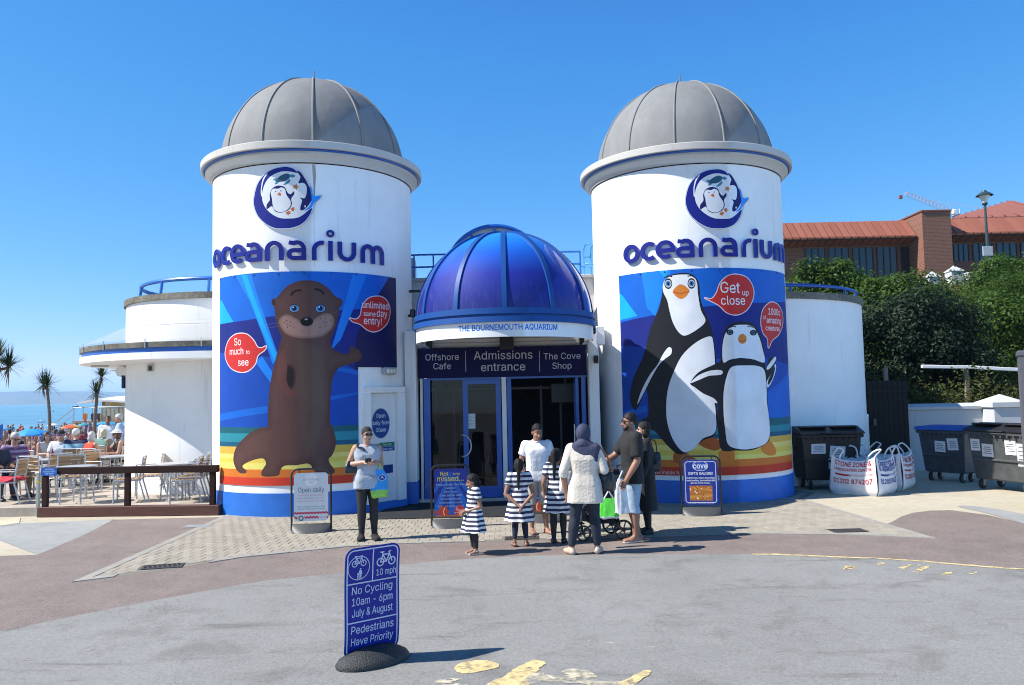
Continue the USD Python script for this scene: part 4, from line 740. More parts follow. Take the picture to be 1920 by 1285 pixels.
nt = [(sbox(-0.11, -0.15, 0.11, 0.15), (0.62, 0.66, 0.7), 'paper_notice')] + [(sbox(-0.08, y, 0.08 - 0.04 * (k % 2), y + 0.008), (0.25, 0.27, 0.3), 'paper_notice') for k, y in enumerate(np.linspace(-0.1, 0.09, 8))]
prints(d, flatten(nt), flat_fn((*PY(881, 790, FY - 0.012)[:2], PY(881, 790, FY)[2]), (1, 0, 0), (0, 0, 1)), m_sign)
# open right hand door leaf, folded inwards, and the wall screen
d2 = P('open_door', cat(bx(X_(1080), FY + 0.55, 1.27, 0.06, 0.1, 2.36), bx(X_(1080), FY + 0.08, 1.27, 0.06, 0.1, 2.36), bx(X_(1080), FY + 0.31, 2.40, 0.058, 0.46, 0.1), bx(X_(1080), FY + 0.31, 0.2, 0.058, 0.46, 0.2)), m_doorblue)
part(d2, 'pane', bx(X_(1080), FY + 0.31, 1.3, 0.012, 0.4, 2.0), m_glassdoor, world=True); part(d2, 'handle', tube([(X_(1074), FY + 0.1, 0.9), (X_(1074), FY + 0.1, 1.5)], 0.014, 6), m_alu, world=True)
tv = PY(1060, 737, FY + 1.0); t = thing('wall_screen', 'dark television hung inside the open right hand doorway', 'television', (tv[0], FY + 1.0, tv[2]))
part(t, 'screen', rbx(0, 0, 0, 0.62, 0.06, 0.42, 0.01), m_black); part(t, 'bracket', bx(0, 0.04, 0.3, 0.05, 0.05, 0.3), m_black)
# dark mat in front of the doors
mp_ = Polygon([(-2.6, 14.2), (1.75, 14.2), (1.75, 16.2), (-2.0, 16.2), (-2.45, 15.6)]).difference(Point(*TL).buffer(TRAD + 0.03)).difference(Point(*TR).buffer(TRAD + 0.03))
m_mat = stone_mat('dark_entrance_mat', [(4, ((0.018, 0.020, 0.024), (0.03, 0.032, 0.038)), (0.3, 0.7)), (60, ((0.6, 0.6, 0.6), W1), (0.35, 0.6))])
tag(part(None, 'entrance_mat', extrude(mp_, 0.012, 0.0125), m_mat, smooth=False), 'dark ribbed mat covering the ground in front of the entrance doors', 'mat')
# entrance sign with lettering
es = thing('entrance_sign', 'dark navy board over the doors naming the cafe, admissions and shop', 'sign', (0, FY - 0.1, 2.8))
a, b = PY(783, 650, FY - 0.12), PY(1100, 707, FY - 0.12); z1, z0 = PY(940, 650.5, FY - 0.12)[2], PY(940, 706.5, FY - 0.12)[2]
part(es, 'board', rbx((a[0] + b[0]) / 2, FY - 0.08, (z0 + z1) / 2, b[0] - a[0], 0.06, z1 - z0, 0.006), M('navy_board', m_signnavy, 0.6, 0.1, 3, spec=0.12), world=True)
lt = (0.50, 0.50, 0.56); zx = lambda px, py: PY(px, py, FY - 0.115)
def sline(w, px, py, h): p = zx(px, py); return (text(w, h, p[0], p[2], sx=0.97), lt, 'lettering#' + w)
L = [sline('Offshore', 829, 675.5, 0.125), sline('Cafe', 829, 692.5, 0.125), sline('Admissions', 943.5, 673.5, 0.165), sline('entrance', 943.5, 695.3, 0.165), sline('The Cove', 1054, 673.5, 0.125), sline('Shop', 1054, 691.5, 0.125)]
for px in (873.5, 1012): p0, p1 = zx(px, 697), zx(px, 658); L.append((sbox(p0[0] - 0.006, p0[2], p0[0] + 0.006, p1[2]), lt, 'divider'))
prints(es, L, flat_fn((0, FY - 0.1125, 0), (1, 0, 0), (0, 0, 1)), m_sign)
# roof railing of two rails, air unit, cat ladder
rr = thing('roof_railing', 'blue two rail railing along the flat roof behind the canopy dome', 'railing', (0, 18.3, 4.7))
zr = PY(800, 478, 18.3)[2]; zr2 = PY(800, 501, 18.3)[2]
for z in (zr, zr2): part(rr, 'rail', tube([(-2.6, 18.3, z), (1.60, 18.3, z)], 0.022, 6), m_railblue, world=True)
for x in (-2.2, -1.76, -0.4, 0.6, 1.15, 1.6): part(rr, 'post', tube([(x, 18.3, 4.6), (x, 18.3, zr)], 0.02, 6), m_railblue, world=True)
au = thing('air_unit', 'grey air conditioning unit on the flat roof beside the left tower', 'air conditioner', (X_(771, 18.9), 18.9, 4.6)); hz = PY(771, 492, 18.9)[2] - 4.6
part(au, 'casing', rbx(0, 0, hz / 2 + 0.06, 0.22, 0.5, hz, 0.01), M('unit_grey', (0.42, 0.43, 0.42), 0.5, 0.1, 6)); part(au, 'foot', bx(0, 0, 0.03, 0.2, 0.45, 0.06), m_black)
for k in range(5): part(au, 'louvre', bx(0, -0.255, 0.2 + k * 0.09, 0.18, 0.012, 0.05), M('unit_louvre', (0.3, 0.31, 0.3), 0.5))
cl = thing('roof_ladder', 'pale blue hooped access ladder against the right tower', 'ladder', (X_(1105, 18.0), 18.0, 3.8)); m_pb = M('pale_blue_steel', (0.06, 0.30, 0.62), 0.4)
lx = X_(1099, 18.0)
for dx in (0.0, 0.16): part(cl, 'stile', tube(spline([(lx + dx, 18, 4.2), (lx + dx, 18, 5.0), (lx + dx, 17.95, 5.35), (lx + dx + 0.06, 17.8, 5.45), (lx + dx + 0.1, 17.6, 5.4)], 4, False), 0.018, 6), m_pb, world=True)
for z in np.arange(4.3, 5.3, 0.22): part(cl, 'rung', tube([(lx, 18, z), (lx + 0.16, 18, z)], 0.012, 5), m_pb, world=True)
part(cl, 'hoop', tube(spline([(lx, 18, 4.95), (lx - 0.08, 17.7, 4.95), (lx + 0.08, 17.5, 4.95), (lx + 0.24, 17.7, 4.95), (lx + 0.16, 18, 4.95)], 5, False), 0.014, 6), m_pb, world=True)
lp = PY(1117, 674, 16.05); t = thing('wall_lamp', 'small rusty brown lamp fixed to the white wall right of the doors', 'lamp', (lp[0], 16.03, lp[2])); m_rust = M('rusty_iron', (0.05, 0.025, 0.015), 0.7, 0.4, 20)
part(t, 'body', rbx(0, 0, 0, 0.09, 0.1, 0.15, 0.02), m_rust); part(t, 'cage', cat(*[bx(dx, -0.055, -0.01, 0.012, 0.02, 0.16) for dx in (-0.035, 0, 0.035)]), m_rust)

# ------------------------------------------------------------------ canopy dome over the entrance
CX, CYY, CR = -0.133, 15.1, 1.64
z_rt = PY(949, 584.5, CYY - CR)[2]; z_ft = PY(949, 603, CYY - CR)[2]; z_fb = PY(947, 631.5, CYY - CR)[2]
cd = thing('canopy_dome', 'shiny blue and purple ribbed half dome canopy over the entrance', 'canopy', (CX, CYY, z_fb))
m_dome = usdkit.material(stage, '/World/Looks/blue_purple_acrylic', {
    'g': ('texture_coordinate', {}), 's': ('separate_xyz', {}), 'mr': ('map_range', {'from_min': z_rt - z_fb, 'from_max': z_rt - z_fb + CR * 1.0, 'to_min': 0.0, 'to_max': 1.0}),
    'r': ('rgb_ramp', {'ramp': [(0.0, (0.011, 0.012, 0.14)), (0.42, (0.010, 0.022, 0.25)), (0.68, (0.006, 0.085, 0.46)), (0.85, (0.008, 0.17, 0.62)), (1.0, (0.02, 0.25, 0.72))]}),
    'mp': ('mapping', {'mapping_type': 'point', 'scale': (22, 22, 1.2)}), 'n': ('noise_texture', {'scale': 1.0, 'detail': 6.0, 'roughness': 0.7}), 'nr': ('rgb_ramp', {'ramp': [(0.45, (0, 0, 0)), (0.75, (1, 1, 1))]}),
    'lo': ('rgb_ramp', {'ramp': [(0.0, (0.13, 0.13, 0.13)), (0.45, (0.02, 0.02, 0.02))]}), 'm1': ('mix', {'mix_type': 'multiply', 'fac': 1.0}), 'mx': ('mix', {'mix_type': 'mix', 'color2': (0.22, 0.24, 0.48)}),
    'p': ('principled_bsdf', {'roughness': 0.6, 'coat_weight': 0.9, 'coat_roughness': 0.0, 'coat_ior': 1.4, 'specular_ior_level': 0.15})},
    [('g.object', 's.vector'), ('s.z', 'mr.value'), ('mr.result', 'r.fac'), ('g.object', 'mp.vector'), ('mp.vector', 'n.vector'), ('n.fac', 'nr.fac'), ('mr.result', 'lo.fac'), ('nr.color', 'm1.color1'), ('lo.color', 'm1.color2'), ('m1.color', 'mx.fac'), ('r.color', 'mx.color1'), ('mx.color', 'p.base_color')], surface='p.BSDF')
m_domerib = M('canopy_rib_blue', (0.007, 0.060, 0.24), 0.5, 0.08, 6, spec=0.25)
step = math.pi / 6; a00 = math.radians(0.5)
for k in range(-4, 4):
    lo, hi = a00 + k * step, a00 + (k + 1) * step; na, nb = 14, 26
    A, B = np.meshgrid(np.linspace(lo, hi, na), np.linspace(0, math.pi / 2, nb), indexing='ij')
    V = np.stack([CX + CR * np.cos(B) * np.sin(A), CYY - CR * np.cos(B) * np.cos(A), z_rt + CR * np.sin(B)], -1).reshape(-1, 3); I, J = np.meshgrid(np.arange(na - 1), np.arange(nb - 1), indexing='ij'); I, J = I.ravel(), J.ravel()
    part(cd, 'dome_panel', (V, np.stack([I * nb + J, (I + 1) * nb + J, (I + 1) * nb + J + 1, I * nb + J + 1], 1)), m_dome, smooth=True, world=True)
for k in range(-4, 5):
    lo = a00 + k * step; pts = []; R1 = CR + 0.01
    prof = [(math.cos(b), math.sin(b)) for b in np.linspace(0, math.pi / 2 - 0.02, 26)]; V = []; t_ = np.array([math.cos(lo), math.sin(lo), 0]); w = 0.042
    for cb, sb in prof:
        o = np.array([CX + R1 * cb * math.sin(lo), CYY - R1 * cb * math.cos(lo), z_rt + R1 * sb]); nn = np.array([cb * math.sin(lo), -cb * math.cos(lo), sb])
        V += [o - t_ * w - nn * 0.02, o - t_ * w + nn * 0.022, o + t_ * w + nn * 0.022, o + t_ * w - nn * 0.02]
    Fc = [q for i in range(25) for j in range(4) for q in ((i * 4 + j, i * 4 + (j + 1) % 4, (i + 1) * 4 + (j + 1) % 4), (i * 4 + j, (i + 1) * 4 + (j + 1) % 4, (i + 1) * 4 + j))]
    part(cd, 'dome_rib', (np.array(V), np.array(Fc)[:, ::-1]), m_domerib, smooth=30, world=True)
A0, A1 = -math.radians(118), math.radians(118); C3 = (CX, CYY, 0)
part(cd, 'base_ring', lathe([(CR - 0.04, z_rt + 0.07), (CR + 0.035, z_rt + 0.07), (CR + 0.04, z_rt - 0.03), (CR + 0.005, z_rt - 0.035), (CR + 0.005, z_rt - 0.07), (CR + 0.055, z_rt - 0.075), (CR + 0.065, z_ft - 0.005), (CR - 0.05, z_ft - 0.005)], 96, A0, A1, C3), m_domerib, smooth=30, world=True)
part(cd, 'fascia', lathe([(CR - 0.1, z_ft), (CR + 0.012, z_ft), (CR + 0.012, z_fb), (CR - 0.02, z_fb), (CR - 0.02, z_ft)], 96, A0 + 0.5, A1 - 0.5, C3), M('white_fascia', (0.72, 0.73, 0.74), 0.4, 0.05, 3), smooth=30, world=True)
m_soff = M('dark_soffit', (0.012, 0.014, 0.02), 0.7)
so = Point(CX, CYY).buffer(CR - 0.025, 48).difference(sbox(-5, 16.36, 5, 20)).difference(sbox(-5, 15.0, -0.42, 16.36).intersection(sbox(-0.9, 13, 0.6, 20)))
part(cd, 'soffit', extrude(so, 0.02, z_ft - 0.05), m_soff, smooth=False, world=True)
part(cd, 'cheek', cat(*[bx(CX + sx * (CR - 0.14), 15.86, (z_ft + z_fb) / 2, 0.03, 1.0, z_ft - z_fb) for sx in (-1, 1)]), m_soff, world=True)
part(cd, 'hanger', bx(X_(950, 16.2), 16.25, (z_fb + z_ft) / 2 - 0.02, 0.28, 0.18, 0.34), m_black, world=True)
# lettering on the fascia
cf = np.array([CX, CYY]); RF = CR + 0.014; zz = CY(948, 618.5, cf, RF)[1]
tx_ = text('THE BOURNEMOUTH AQUARIUM', 0.093, 0, 0, bold=True); b = tx_.bounds; sl, sr = CY(859.5, 615, cf, RF)[0], CY(1045, 615, cf, RF)[0]
tx_ = affinity.translate(affinity.scale(tx_, (sr - sl) / (b[2] - b[0]), 1, origin=(0, 0)), (sl + sr) / 2, zz)
prints(cd, [(tx_, (0.012, 0.16, 0.62), 'lettering')], lambda uv: cyl_fn(cf, RF)(uv), m_sign, 0.06)
# struts to the left tower, and the arched rooflight behind the dome
for y_, (px0, py0) in zip((16.6, 16.5), ((775, 547), (772, 592.5))): p = PY(px0, py0, y_); part(cd, 'strut', tube([(p[0] - 0.3, y_, p[2]), (p[0] + 0.5, y_ - 0.1, p[2])], 0.03, 6), m_black, world=True)
for px0, py0, s_ in ((774, 588, 1), (1112, 619, -1)): p = PY(px0, py0, 15.6); part(cd, 'floodlight', cat(rbx(p[0], 15.6, p[2], 0.1, 0.12, 0.16, 0.02)), m_black, world=True)
ar = thing('arched_rooflight', 'blue framed arched rooflight rising behind the canopy dome', 'skylight', (X_(929, 16.9), 16.9, 4.6)); ac = PY(929, 516, 16.9); aR = 94 / F_PX * 16.9
an = np.linspace(-0.2, math.pi + 0.2, 40); ring_o = [(ac[0] + aR * math.cos(a), ac[2] + aR * math.sin(a)) for a in an]
for dy in (0, 0.5): part(ar, 'arch', tube([(x, 16.9 + dy, z) for x, z in ring_o], 0.042, 6), m_doorblue, world=True)
for a in np.linspace(0, math.pi, 7):
    part(ar, 'glazing_bar', tube([(ac[0] + aR * math.cos(a), 16.9, ac[2] + aR * math.sin(a)), (ac[0] + 0.78 * aR * math.cos(a), 16.9, ac[2] + 0.78 * aR * math.sin(a))], 0.026, 6), m_doorblue, world=True)
for i in range(6):
    aa = np.linspace(i * math.pi / 6, (i + 1) * math.pi / 6, 8); V = np.array([(ac[0] + aR * q * math.cos(a), 16.93 + dy, ac[2] + aR * q * math.sin(a)) for a in aa for q, dy in ((0.98, 0), (0.72, 0))]); Fq = [(2 * j, 2 * j + 1, 2 * j + 3, 2 * j + 2) for j in range(7)]
    part(ar, 'pane', (V, np.array(Fq)), M('opal_sheet', (0.42, 0.46, 0.50), 0.4, 0.05), smooth=True, world=True)
    V = np.array([(ac[0] + aR * math.cos(a), 16.93 + dy, ac[2] + aR * math.sin(a)) for a in aa for dy in (0, 0.46)])
    part(ar, 'roof_pane', (V, np.array(Fq)), M('opal_sheet', (0.42, 0.46, 0.50), 0.4, 0.05), smooth=True, world=True)

# ================================================================== SIDE ANNEXES
m_coping = stone_mat('weathered_coping', [(1.5, ((0.10, 0.095, 0.08), (0.24, 0.225, 0.19)), (0.3, 0.7)), (12, ((0.55, 0.53, 0.5), W1), (0.3, 0.6))])
AL = np.array([-6.59, 19.84]); RL = 2.65
la = thing('drum_annex', 'white curved annex with a wide overhanging deck left of the left tower', 'building', (AL[0], AL[1], 0)); c3 = (AL[0], AL[1], 0)
part(la, 'wall', lathe([(RL, 0), (RL, 3.0)], 96, c=c3), m_white, smooth=60, world=True); part(la, 'upper_wall', lathe([(RL - 0.004, 3.3), (RL - 0.004, 3.78), (RL - 0.01, 3.785), (RL - 0.01, 3.80), (RL - 0.004, 3.805), (RL - 0.004, 4.34)], 96, c=c3), m_white, smooth=30, world=True)
part(la, 'coping', lathe([(RL - 0.3, 4.34), (RL + 0.045, 4.34), (RL + 0.045, 4.475), (RL - 0.3, 4.485)], 96, c=c3), m_coping, smooth=30, world=True)
part(la, 'roof', lathe([(RL - 0.25, 4.3), (0, 4.35)], 48, c=c3), m_roofgrey, world=True)
RO = 3.585
part(la, 'deck_fascia', lathe([(RL - 0.05, 2.985), (RO - 0.06, 2.99), (RO, 3.01), (RO, 3.15), (RO - 0.05, 3.15)], 96, c=c3), m_white, smooth=30, world=True)
part(la, 'deck_band', lathe([(RO - 0.06, 3.14), (RO - 0.045, 3.14), (RO - 0.045, 3.255), (RO - 0.08, 3.255)], 96, c=c3), m_bluemetal, smooth=30, world=True)
part(la, 'deck_edge', lathe([(RO - 0.08, 3.25), (RO - 0.01, 3.25), (RO - 0.005, 3.36), (RO - 0.2, 3.37), (RL - 0.05, 3.36)], 96, c=c3), m_coping, smooth=30, world=True)
for z, r in ((4.82, RL - 0.32),): part(la, 'railing', tube([(AL[0] + r * math.sin(a), AL[1] - r * math.cos(a), z) for a in np.linspace(0, 2 * math.pi, 90, endpoint=False)], 0.045, 8, closed=True), m_railblue, world=True)
for a in np.radians(np.arange(-90, 270, 30)): r = RL - 0.32; part(la, 'railing_post', tube([(AL[0] + r * math.sin(a) * 1.02, AL[1] - r * math.cos(a) * 1.02, 4.47), (AL[0] + r * math.sin(a), AL[1] - r * math.cos(a), 4.82)], 0.032, 6), m_railblue, world=True)
for a in np.radians((-104, -84, -66, -50, -33, -14, 5)): part(la, 'net_post', tube([(AL[0] + RO * 1.002 * math.sin(a), AL[1] - RO * 1.002 * math.cos(a), 3.24), (AL[0] + RO * 1.002 * math.sin(a), AL[1] - RO * 1.002 * math.cos(a), 3.43)], 0.013, 5), m_alu, world=True)
m_net = usdkit.material(stage, '/World/Looks/bird_netting', {'t': ('transparent_bsdf', {}), 'd': ('diffuse_bsdf', {'color': (0.55, 0.52, 0.5)}), 'm': ('mix_closure', {'fac': 0.16})}, [('t.BSDF', 'm.closure1'), ('d.BSDF', 'm.closure2')], surface='m.closure')
part(la, 'bird_netting', lathe([(RO, 3.40), (RL + 0.01, 3.86)], 72, math.radians(-150), math.radians(40), c=c3), m_net, smooth=60, world=True)
q = PY(279, 690, 17.4); wv = thing('wall_vent', 'small grey vent box under the deck of the white annex', 'vent', (q[0], AL[1] - math.sqrt(RL ** 2 - (q[0] - AL[0]) ** 2) - 0.03, q[2])); part(wv, 'box', rbx(0, 0, 0, 0.13, 0.1, 0.15, 0.01), M('unit_grey', (0.42, 0.43, 0.42), 0.5, 0.1, 6)); part(wv, 'grille', bx(0.02, -0.055, -0.01, 0.07, 0.02, 0.1), m_black)
for px, py in ((187, 686), (222, 693.5)):
    a = G(px, py, 2.985); t = thing('soffit_light', 'flat round light under the deck overhang, ' + ('nearer the deck edge' if px < 200 else 'nearer the wall'), 'lamp', (a[0], a[1], 2.965)); part(t, 'rim', lathe([(0.19, 0.02), (0.19, 0), (0.15, -0.015)], 24), M('lamp_grey', (0.35, 0.36, 0.36), 0.5)); part(t, 'diffuser', lathe([(0.15, -0.012), (0.1, -0.03), (0, -0.036)], 24), M('lamp_diffuser', (0.75, 0.74, 0.68), 0.3))
q = PY(229, 705, 18.6); sp = thing('rolled_awning', 'white rolled awning with a dark blue flap at the edge of the annex wall', 'awning', q); part(sp, 'roll', tube([(0.02, -0.1, 0.1), (0.02, 0.9, 0.1)], 0.13, 12), m_wpaint); part(sp, 'flap', cat(bx(0.06, 0.3, -0.14, 0.05, 0.8, 0.3)), M('navy_canvas', (0.012, 0.03, 0.12), 0.8))
AR = np.array([5.34, 21.4]); RR = 3.66; ra = thing('curved_annex', 'white curved wall with dark coping and railing right of the right tower', 'building', (AR[0], AR[1], 0)); c3 = (AR[0], AR[1], 0)
zc = 4.25
part(ra, 'wall', lathe([(RR, 0), (RR, zc - 0.12)], 96, c=c3), m_white, smooth=60, world=True); part(ra, 'coping', lathe([(RR - 0.3, zc - 0.12), (RR + 0.04, zc - 0.12), (RR + 0.04, zc + 0.03), (RR - 0.3, zc + 0.04)], 96, c=c3), m_coping, smooth=30, world=True)
part(ra, 'roof', lathe([(RR - 0.25, zc - 0.1), (0, zc)], 48, c=c3), m_roofgrey, world=True)
r = RR - 0.1; part(ra, 'railing', tube([(AR[0] + r * math.sin(a), AR[1] - r * math.cos(a), zc + 0.20) for a in np.linspace(0, 2 * math.pi, 90, endpoint=False)], 0.04, 8, closed=True), m_bluemetal, world=True)
for a in np.radians(np.arange(-75, 285, 30)): part(ra, 'railing_post', tube([(AR[0] + r * math.sin(a), AR[1] - r * math.cos(a), zc), (AR[0] + r * math.sin(a), AR[1] - r * math.cos(a), zc + 0.2)], 0.03, 6), m_bluemetal, world=True)
# ================================================================== RIGHT SIDE: bins, bags, bank, brick building
def leaf_mat(name, dark, light, trans=0.35, rough=0.5):
    if name in _mats: return _mats[name]
    _mats[name] = usdkit.material(stage, '/World/Looks/' + name, {
        'g': ('geometry', {}), 'r': ('rgb_ramp', {'ramp': [(0.0, dark), (0.6, light), (0.93, tuple(np.array(light) * 1.15)), (1.0, tuple(np.array(light) * (1.9, 1.6, 1.1)))]}),
        'p': ('principled_bsdf', {'roughness': rough, 'specular_ior_level': 0.22}), 't': ('translucent_bsdf', {}), 'm': ('mix_closure', {'fac': trans})},
        [('g.random_per_island', 'r.fac'), ('r.color', 'p.base_color'), ('r.color', 't.color'), ('p.BSDF', 'm.closure1'), ('t.BSDF', 'm.closure2')], surface='m.closure')
    return _mats[name]
def leaves(P, N, size, rng, aspect=0.55):
    """one folded leaf (4 triangles' worth of diamond) at each point, facing roughly N"""
    n = len(P); d = rng.normal(size=(n, 3)); d[:, 2] -= 0.3; t = d - N * (d * N).sum(1, keepdims=True); t /= np.maximum(np.linalg.norm(t, axis=1, keepdims=True), 1e-6)
    b = np.cross(N, t); s = size * rng.uniform(0.6, 1.3, (n, 1))
    V = np.stack([P, P + t * s * 0.5 + b * s * aspect * 0.5 + N * s * 0.08, P + t * s, P + t * s * 0.5 - b * s * aspect * 0.5 + N * s * 0.08], 1).reshape(-1, 3)
    k = np.arange(n)[:, None] * 4; return V, np.vstack([k + [0, 1, 2], k + [0, 2, 3]])
def crown(c, r, n, size, seed, clumps=60, fill=0.55, spread=0.33, aspect=0.55):
    rng = np.random.default_rng(seed); c, r = np.array(c, float), np.array(r, float)
    u = rng.normal(size=(clumps, 3)); u /= np.linalg.norm(u, axis=1, keepdims=True); rad = fill + (1 - fill) * rng.random((clumps, 1)) ** 0.6; rad *= 0.82 + 0.36 * rng.random((clumps, 1))
    cc = u * rad; w = rng.uniform(0.4, 1.6, clumps); k = rng.choice(clumps, n, p=w / w.sum()); o = rng.normal(size=(n, 3)); o /= np.linalg.norm(o, axis=1, keepdims=True)
    q = cc[k] + o * (spread * (0.5 + w[k][:, None] * 0.5) * rng.random((n, 1)) ** 0.45)
    N = o * 0.7 + u[k] * 0.5 + rng.normal(size=(n, 3)) * 0.45 + [0, 0, 0.35]; N /= np.linalg.norm(N, axis=1, keepdims=True)
    return leaves(c + q * r, N, size, rng, aspect)
def bush(name, label, cat_, base, c, r, n, size, seed, mat, stems=5, group=None, **k):
    t = thing(name, label, cat_, base, 0, group); part(t, 'crown', crown(c, r, n, size, seed, **k), mat, smooth=False, world=True)
    rng = random.Random(seed); ms = []
    for i in range(stems):
        e = np.array(c) + np.array(r) * [rng.uniform(-.6, .6), rng.uniform(-.6, .6), rng.uniform(-.3, .4)]; b = np.array(base) + [rng.uniform(-.25, .25), rng.uniform(-.15, .15), -0.1]
        mid = b * 0.5 + e * 0.5 + [rng.uniform(-.2, .2), 0, rng.uniform(-.1, .2)]; ms.append(tube(spline([b, mid, e], 4, False), np.linspace(0.075, 0.02, 9), 6))
        for j in range(3):
            f = e + np.array(r) * [rng.uniform(-.4, .4), rng.uniform(-.4, .4), rng.uniform(0, .4)]; ms.append(tube([mid, mid * 0.4 + f * 0.6, f], [0.03, 0.02, 0.008], 5))
    part(t, 'trunk', cat(*ms), m_bark); return t
m_bark = M('dark_bark', (0.045, 0.035, 0.025), 0.9, 0.35, 12, 0.5, 30)
lf_dark = leaf_mat('dark_glossy_leaf', (0.012, 0.026, 0.011), (0.030, 0.060, 0.015), 0.2, 0.5); lf_mid = leaf_mat('mid_green_leaf', (0.055, 0.105, 0.013), (0.155, 0.235, 0.034)); lf_light = leaf_mat('fresh_green_leaf', (0.05, 0.10, 0.012), (0.13, 0.20, 0.03)); lf_yel = leaf_mat('yellowing_leaf', (0.07, 0.085, 0.02), (0.17, 0.15, 0.035)); lf_dry = leaf_mat('dry_grass_blade', (0.09, 0.085, 0.03), (0.18, 0.155, 0.07))

bush('large_shrub', 'large dark glossy evergreen shrub behind the bins, beneath the white stone pillars', 'shrub', (11.2, 22.3, 1.6), (11.75, 23.5, 3.35), (2.0, 1.4, 1.6), 26000, 0.12, 11, lf_dark, 7, clumps=90, fill=0.35, spread=0.30)
bush('large_shrub', 'mid green rounded shrub rising behind the railing of the curved annex', 'shrub', (12.4, 31.5, 4.4), (12.2, 31.2, 5.3), (2.6, 1.5, 1.62), 16000, 0.17, 12, lf_mid, 5, clumps=80, fill=0.5, spread=0.26)
bush('large_shrub', 'pale green shrub directly below the lamp post at the top of the bank', 'shrub', (20.3, 34.0, 5.8), (20.9, 33.4, 6.6), (1.8, 1.3, 1.0), 8000, 0.15, 13, lf_light, 4, clumps=50, fill=0.5, spread=0.3)
bush('large_shrub', 'feathery bright green shrub halfway up the bank at the right edge', 'shrub', (17.6, 29.0, 4.0), (17.9, 28.6, 5.0), (1.45, 1.3, 1.35), 12000, 0.14, 14, lf_light, 4, clumps=60, fill=0.4, spread=0.33, aspect=0.22)
bush('large_shrub', 'dark shrub in shade above the white handrail next to the phone box', 'shrub', (15.2, 24.5, 2.4), (15.2, 25.0, 3.6), (1.6, 1.2, 1.25), 11000, 0.12, 15, lf_mid, 5, clumps=60, fill=0.4, spread=0.3)
bush('large_shrub', 'small leafy shrub growing round the white pillars at the top of the bank', 'shrub', (16.6, 34.3, 5.6), (16.8, 33.8, 5.2), (2.2, 0.7, 0.55), 6000, 0.15, 16, lf_mid, 4, clumps=45, fill=0.5, spread=0.3)
bush('large_shrub', 'low sprawling shrub on the bank between the annex and the dark glossy shrub', 'shrub', (12.2, 27.0, 3.4), (13.2, 27.5, 4.6), (2.2, 1.2, 1.2), 9000, 0.14, 17, lf_mid, 4, clumps=55, fill=0.45, spread=0.3)
rng = np.random.default_rng(5)
def scatter(n, x0, x1, y0, y1, size, dz, aspect, seed):
    rg = np.random.default_rng(seed); x = rg.uniform(x0, x1, n); y = rg.uniform(y0, y1, n); d = meshkit.noise(np.stack([x * 1.3, y * 1.3, 0 * x], -1), seed); z = hill_z(x, y) + rg.random(n) ** 1.5 * dz * (0.3 + 1.4 * d)
    N = rg.normal(size=(n, 3)) * 0.8 + [-.1, -.6, 0.5]; N /= np.linalg.norm(N, axis=1, keepdims=True); return leaves(np.stack([x, y, z], 1), N, size, rg, aspect)
tag(part(None, 'undergrowth', scatter(9000, 8.9, 19, 20.75, 23.5, 0.11, 0.75, 0.5, 21), lf_yel, smooth=False), 'tangle of yellowing weeds under the white handrail above the low wall', 'undergrowth', kind='stuff')
tag(part(None, 'undergrowth', scatter(42000, 8.5, 30, 23.3, 34.6, 0.16, 0.8, 0.45, 22), lf_mid, smooth=False), 'green scrub covering the steep bank', 'undergrowth', kind='stuff')
tag(part(None, 'dry_grass', scatter(12000, 8.9, 24, 21, 34.6, 0.34, 0.5, 0.06, 23), lf_dry, smooth=False), 'dry grass stalks on the bank', 'grass', kind='stuff')

# low white wall, pier, dark gate, handrail
m_wallw = render_mat('garden_wall_white', (0.50, 0.51, 0.52))
lw = thing('garden_wall', 'low white garden wall with sloped coping behind the bins', 'wall', (9.9, 20.5, 0)); z1 = PY(1770, 759, 20.4)[2]
part(lw, 'wall', rbx(11.2, 20.6, (z1 - .12) / 2, 2.6, 0.3, z1 - .12, 0.01), m_wallw, world=True)
for k in range(4): part(lw, 'coping_stone', move(arr(m3.Manifold.hull_points(np.array([(x, y, z) for x in (-.322, .322) for y, z in ((-.2, 0), (.2, 0), (-.2, .07), (.2, .07), (0, .15))]))), (10.225 + 0.65 * k, 20.6, z1 - .12)), m_wallw, world=True)
pr = thing('gate_pier', 'broad white pier with a shallow pyramid cap beside the phone box', 'pier', (12.1, 20.3, 0)); zp = PY(1879, 739, 20.3)[2]
part(pr, 'shaft', rbx(12.2, 20.3, (zp - 0.32) / 2, 0.74, 0.7, zp - 0.32, 0.012), m_wallw, world=True); part(pr, 'cap', move(arr(m3.Manifold.hull_points(np.array([(x, y, z) for x in (-.42, .42) for y in (-.4, .4) for z in (0, .12)] + [(0, 0, .32)]))), (12.2, 20.3, zp - 0.32)), m_wallw, world=True)
gt = thing('timber_gate', 'tall black boarded gate between the curved annex and the low wall', 'gate', (8.85, 20.25, 0)); zg = PY(1650, 714, 20.25)[2]; m_gate = M('black_stained_timber', (0.007, 0.006, 0.0055), 0.8, 0.3, 6, 0.3, 30, stretch=(6, 6, 0.6))
for k in range(8): part(gt, 'plank', rbx(8.93 + 0.125 * k, 20.25, zg / 2, 0.118, 0.03, zg, 0.006), m_gate, world=True)
part(gt, 'ledge', rbx(9.37, 20.22, zg - 0.25, 0.98, 0.03, 0.1, 0.006), m_gate, world=True); part(gt, 'ledge', rbx(9.37, 20.22, 0.4, 0.98, 0.03, 0.1, 0.006), m_gate, world=True); part(gt, 'hinge', bx(9.0, 20.2, 1.25, 0.06, 0.03, 0.16), M('gate_hinge', (0.10, 0.10, 0.11), 0.5), world=True)
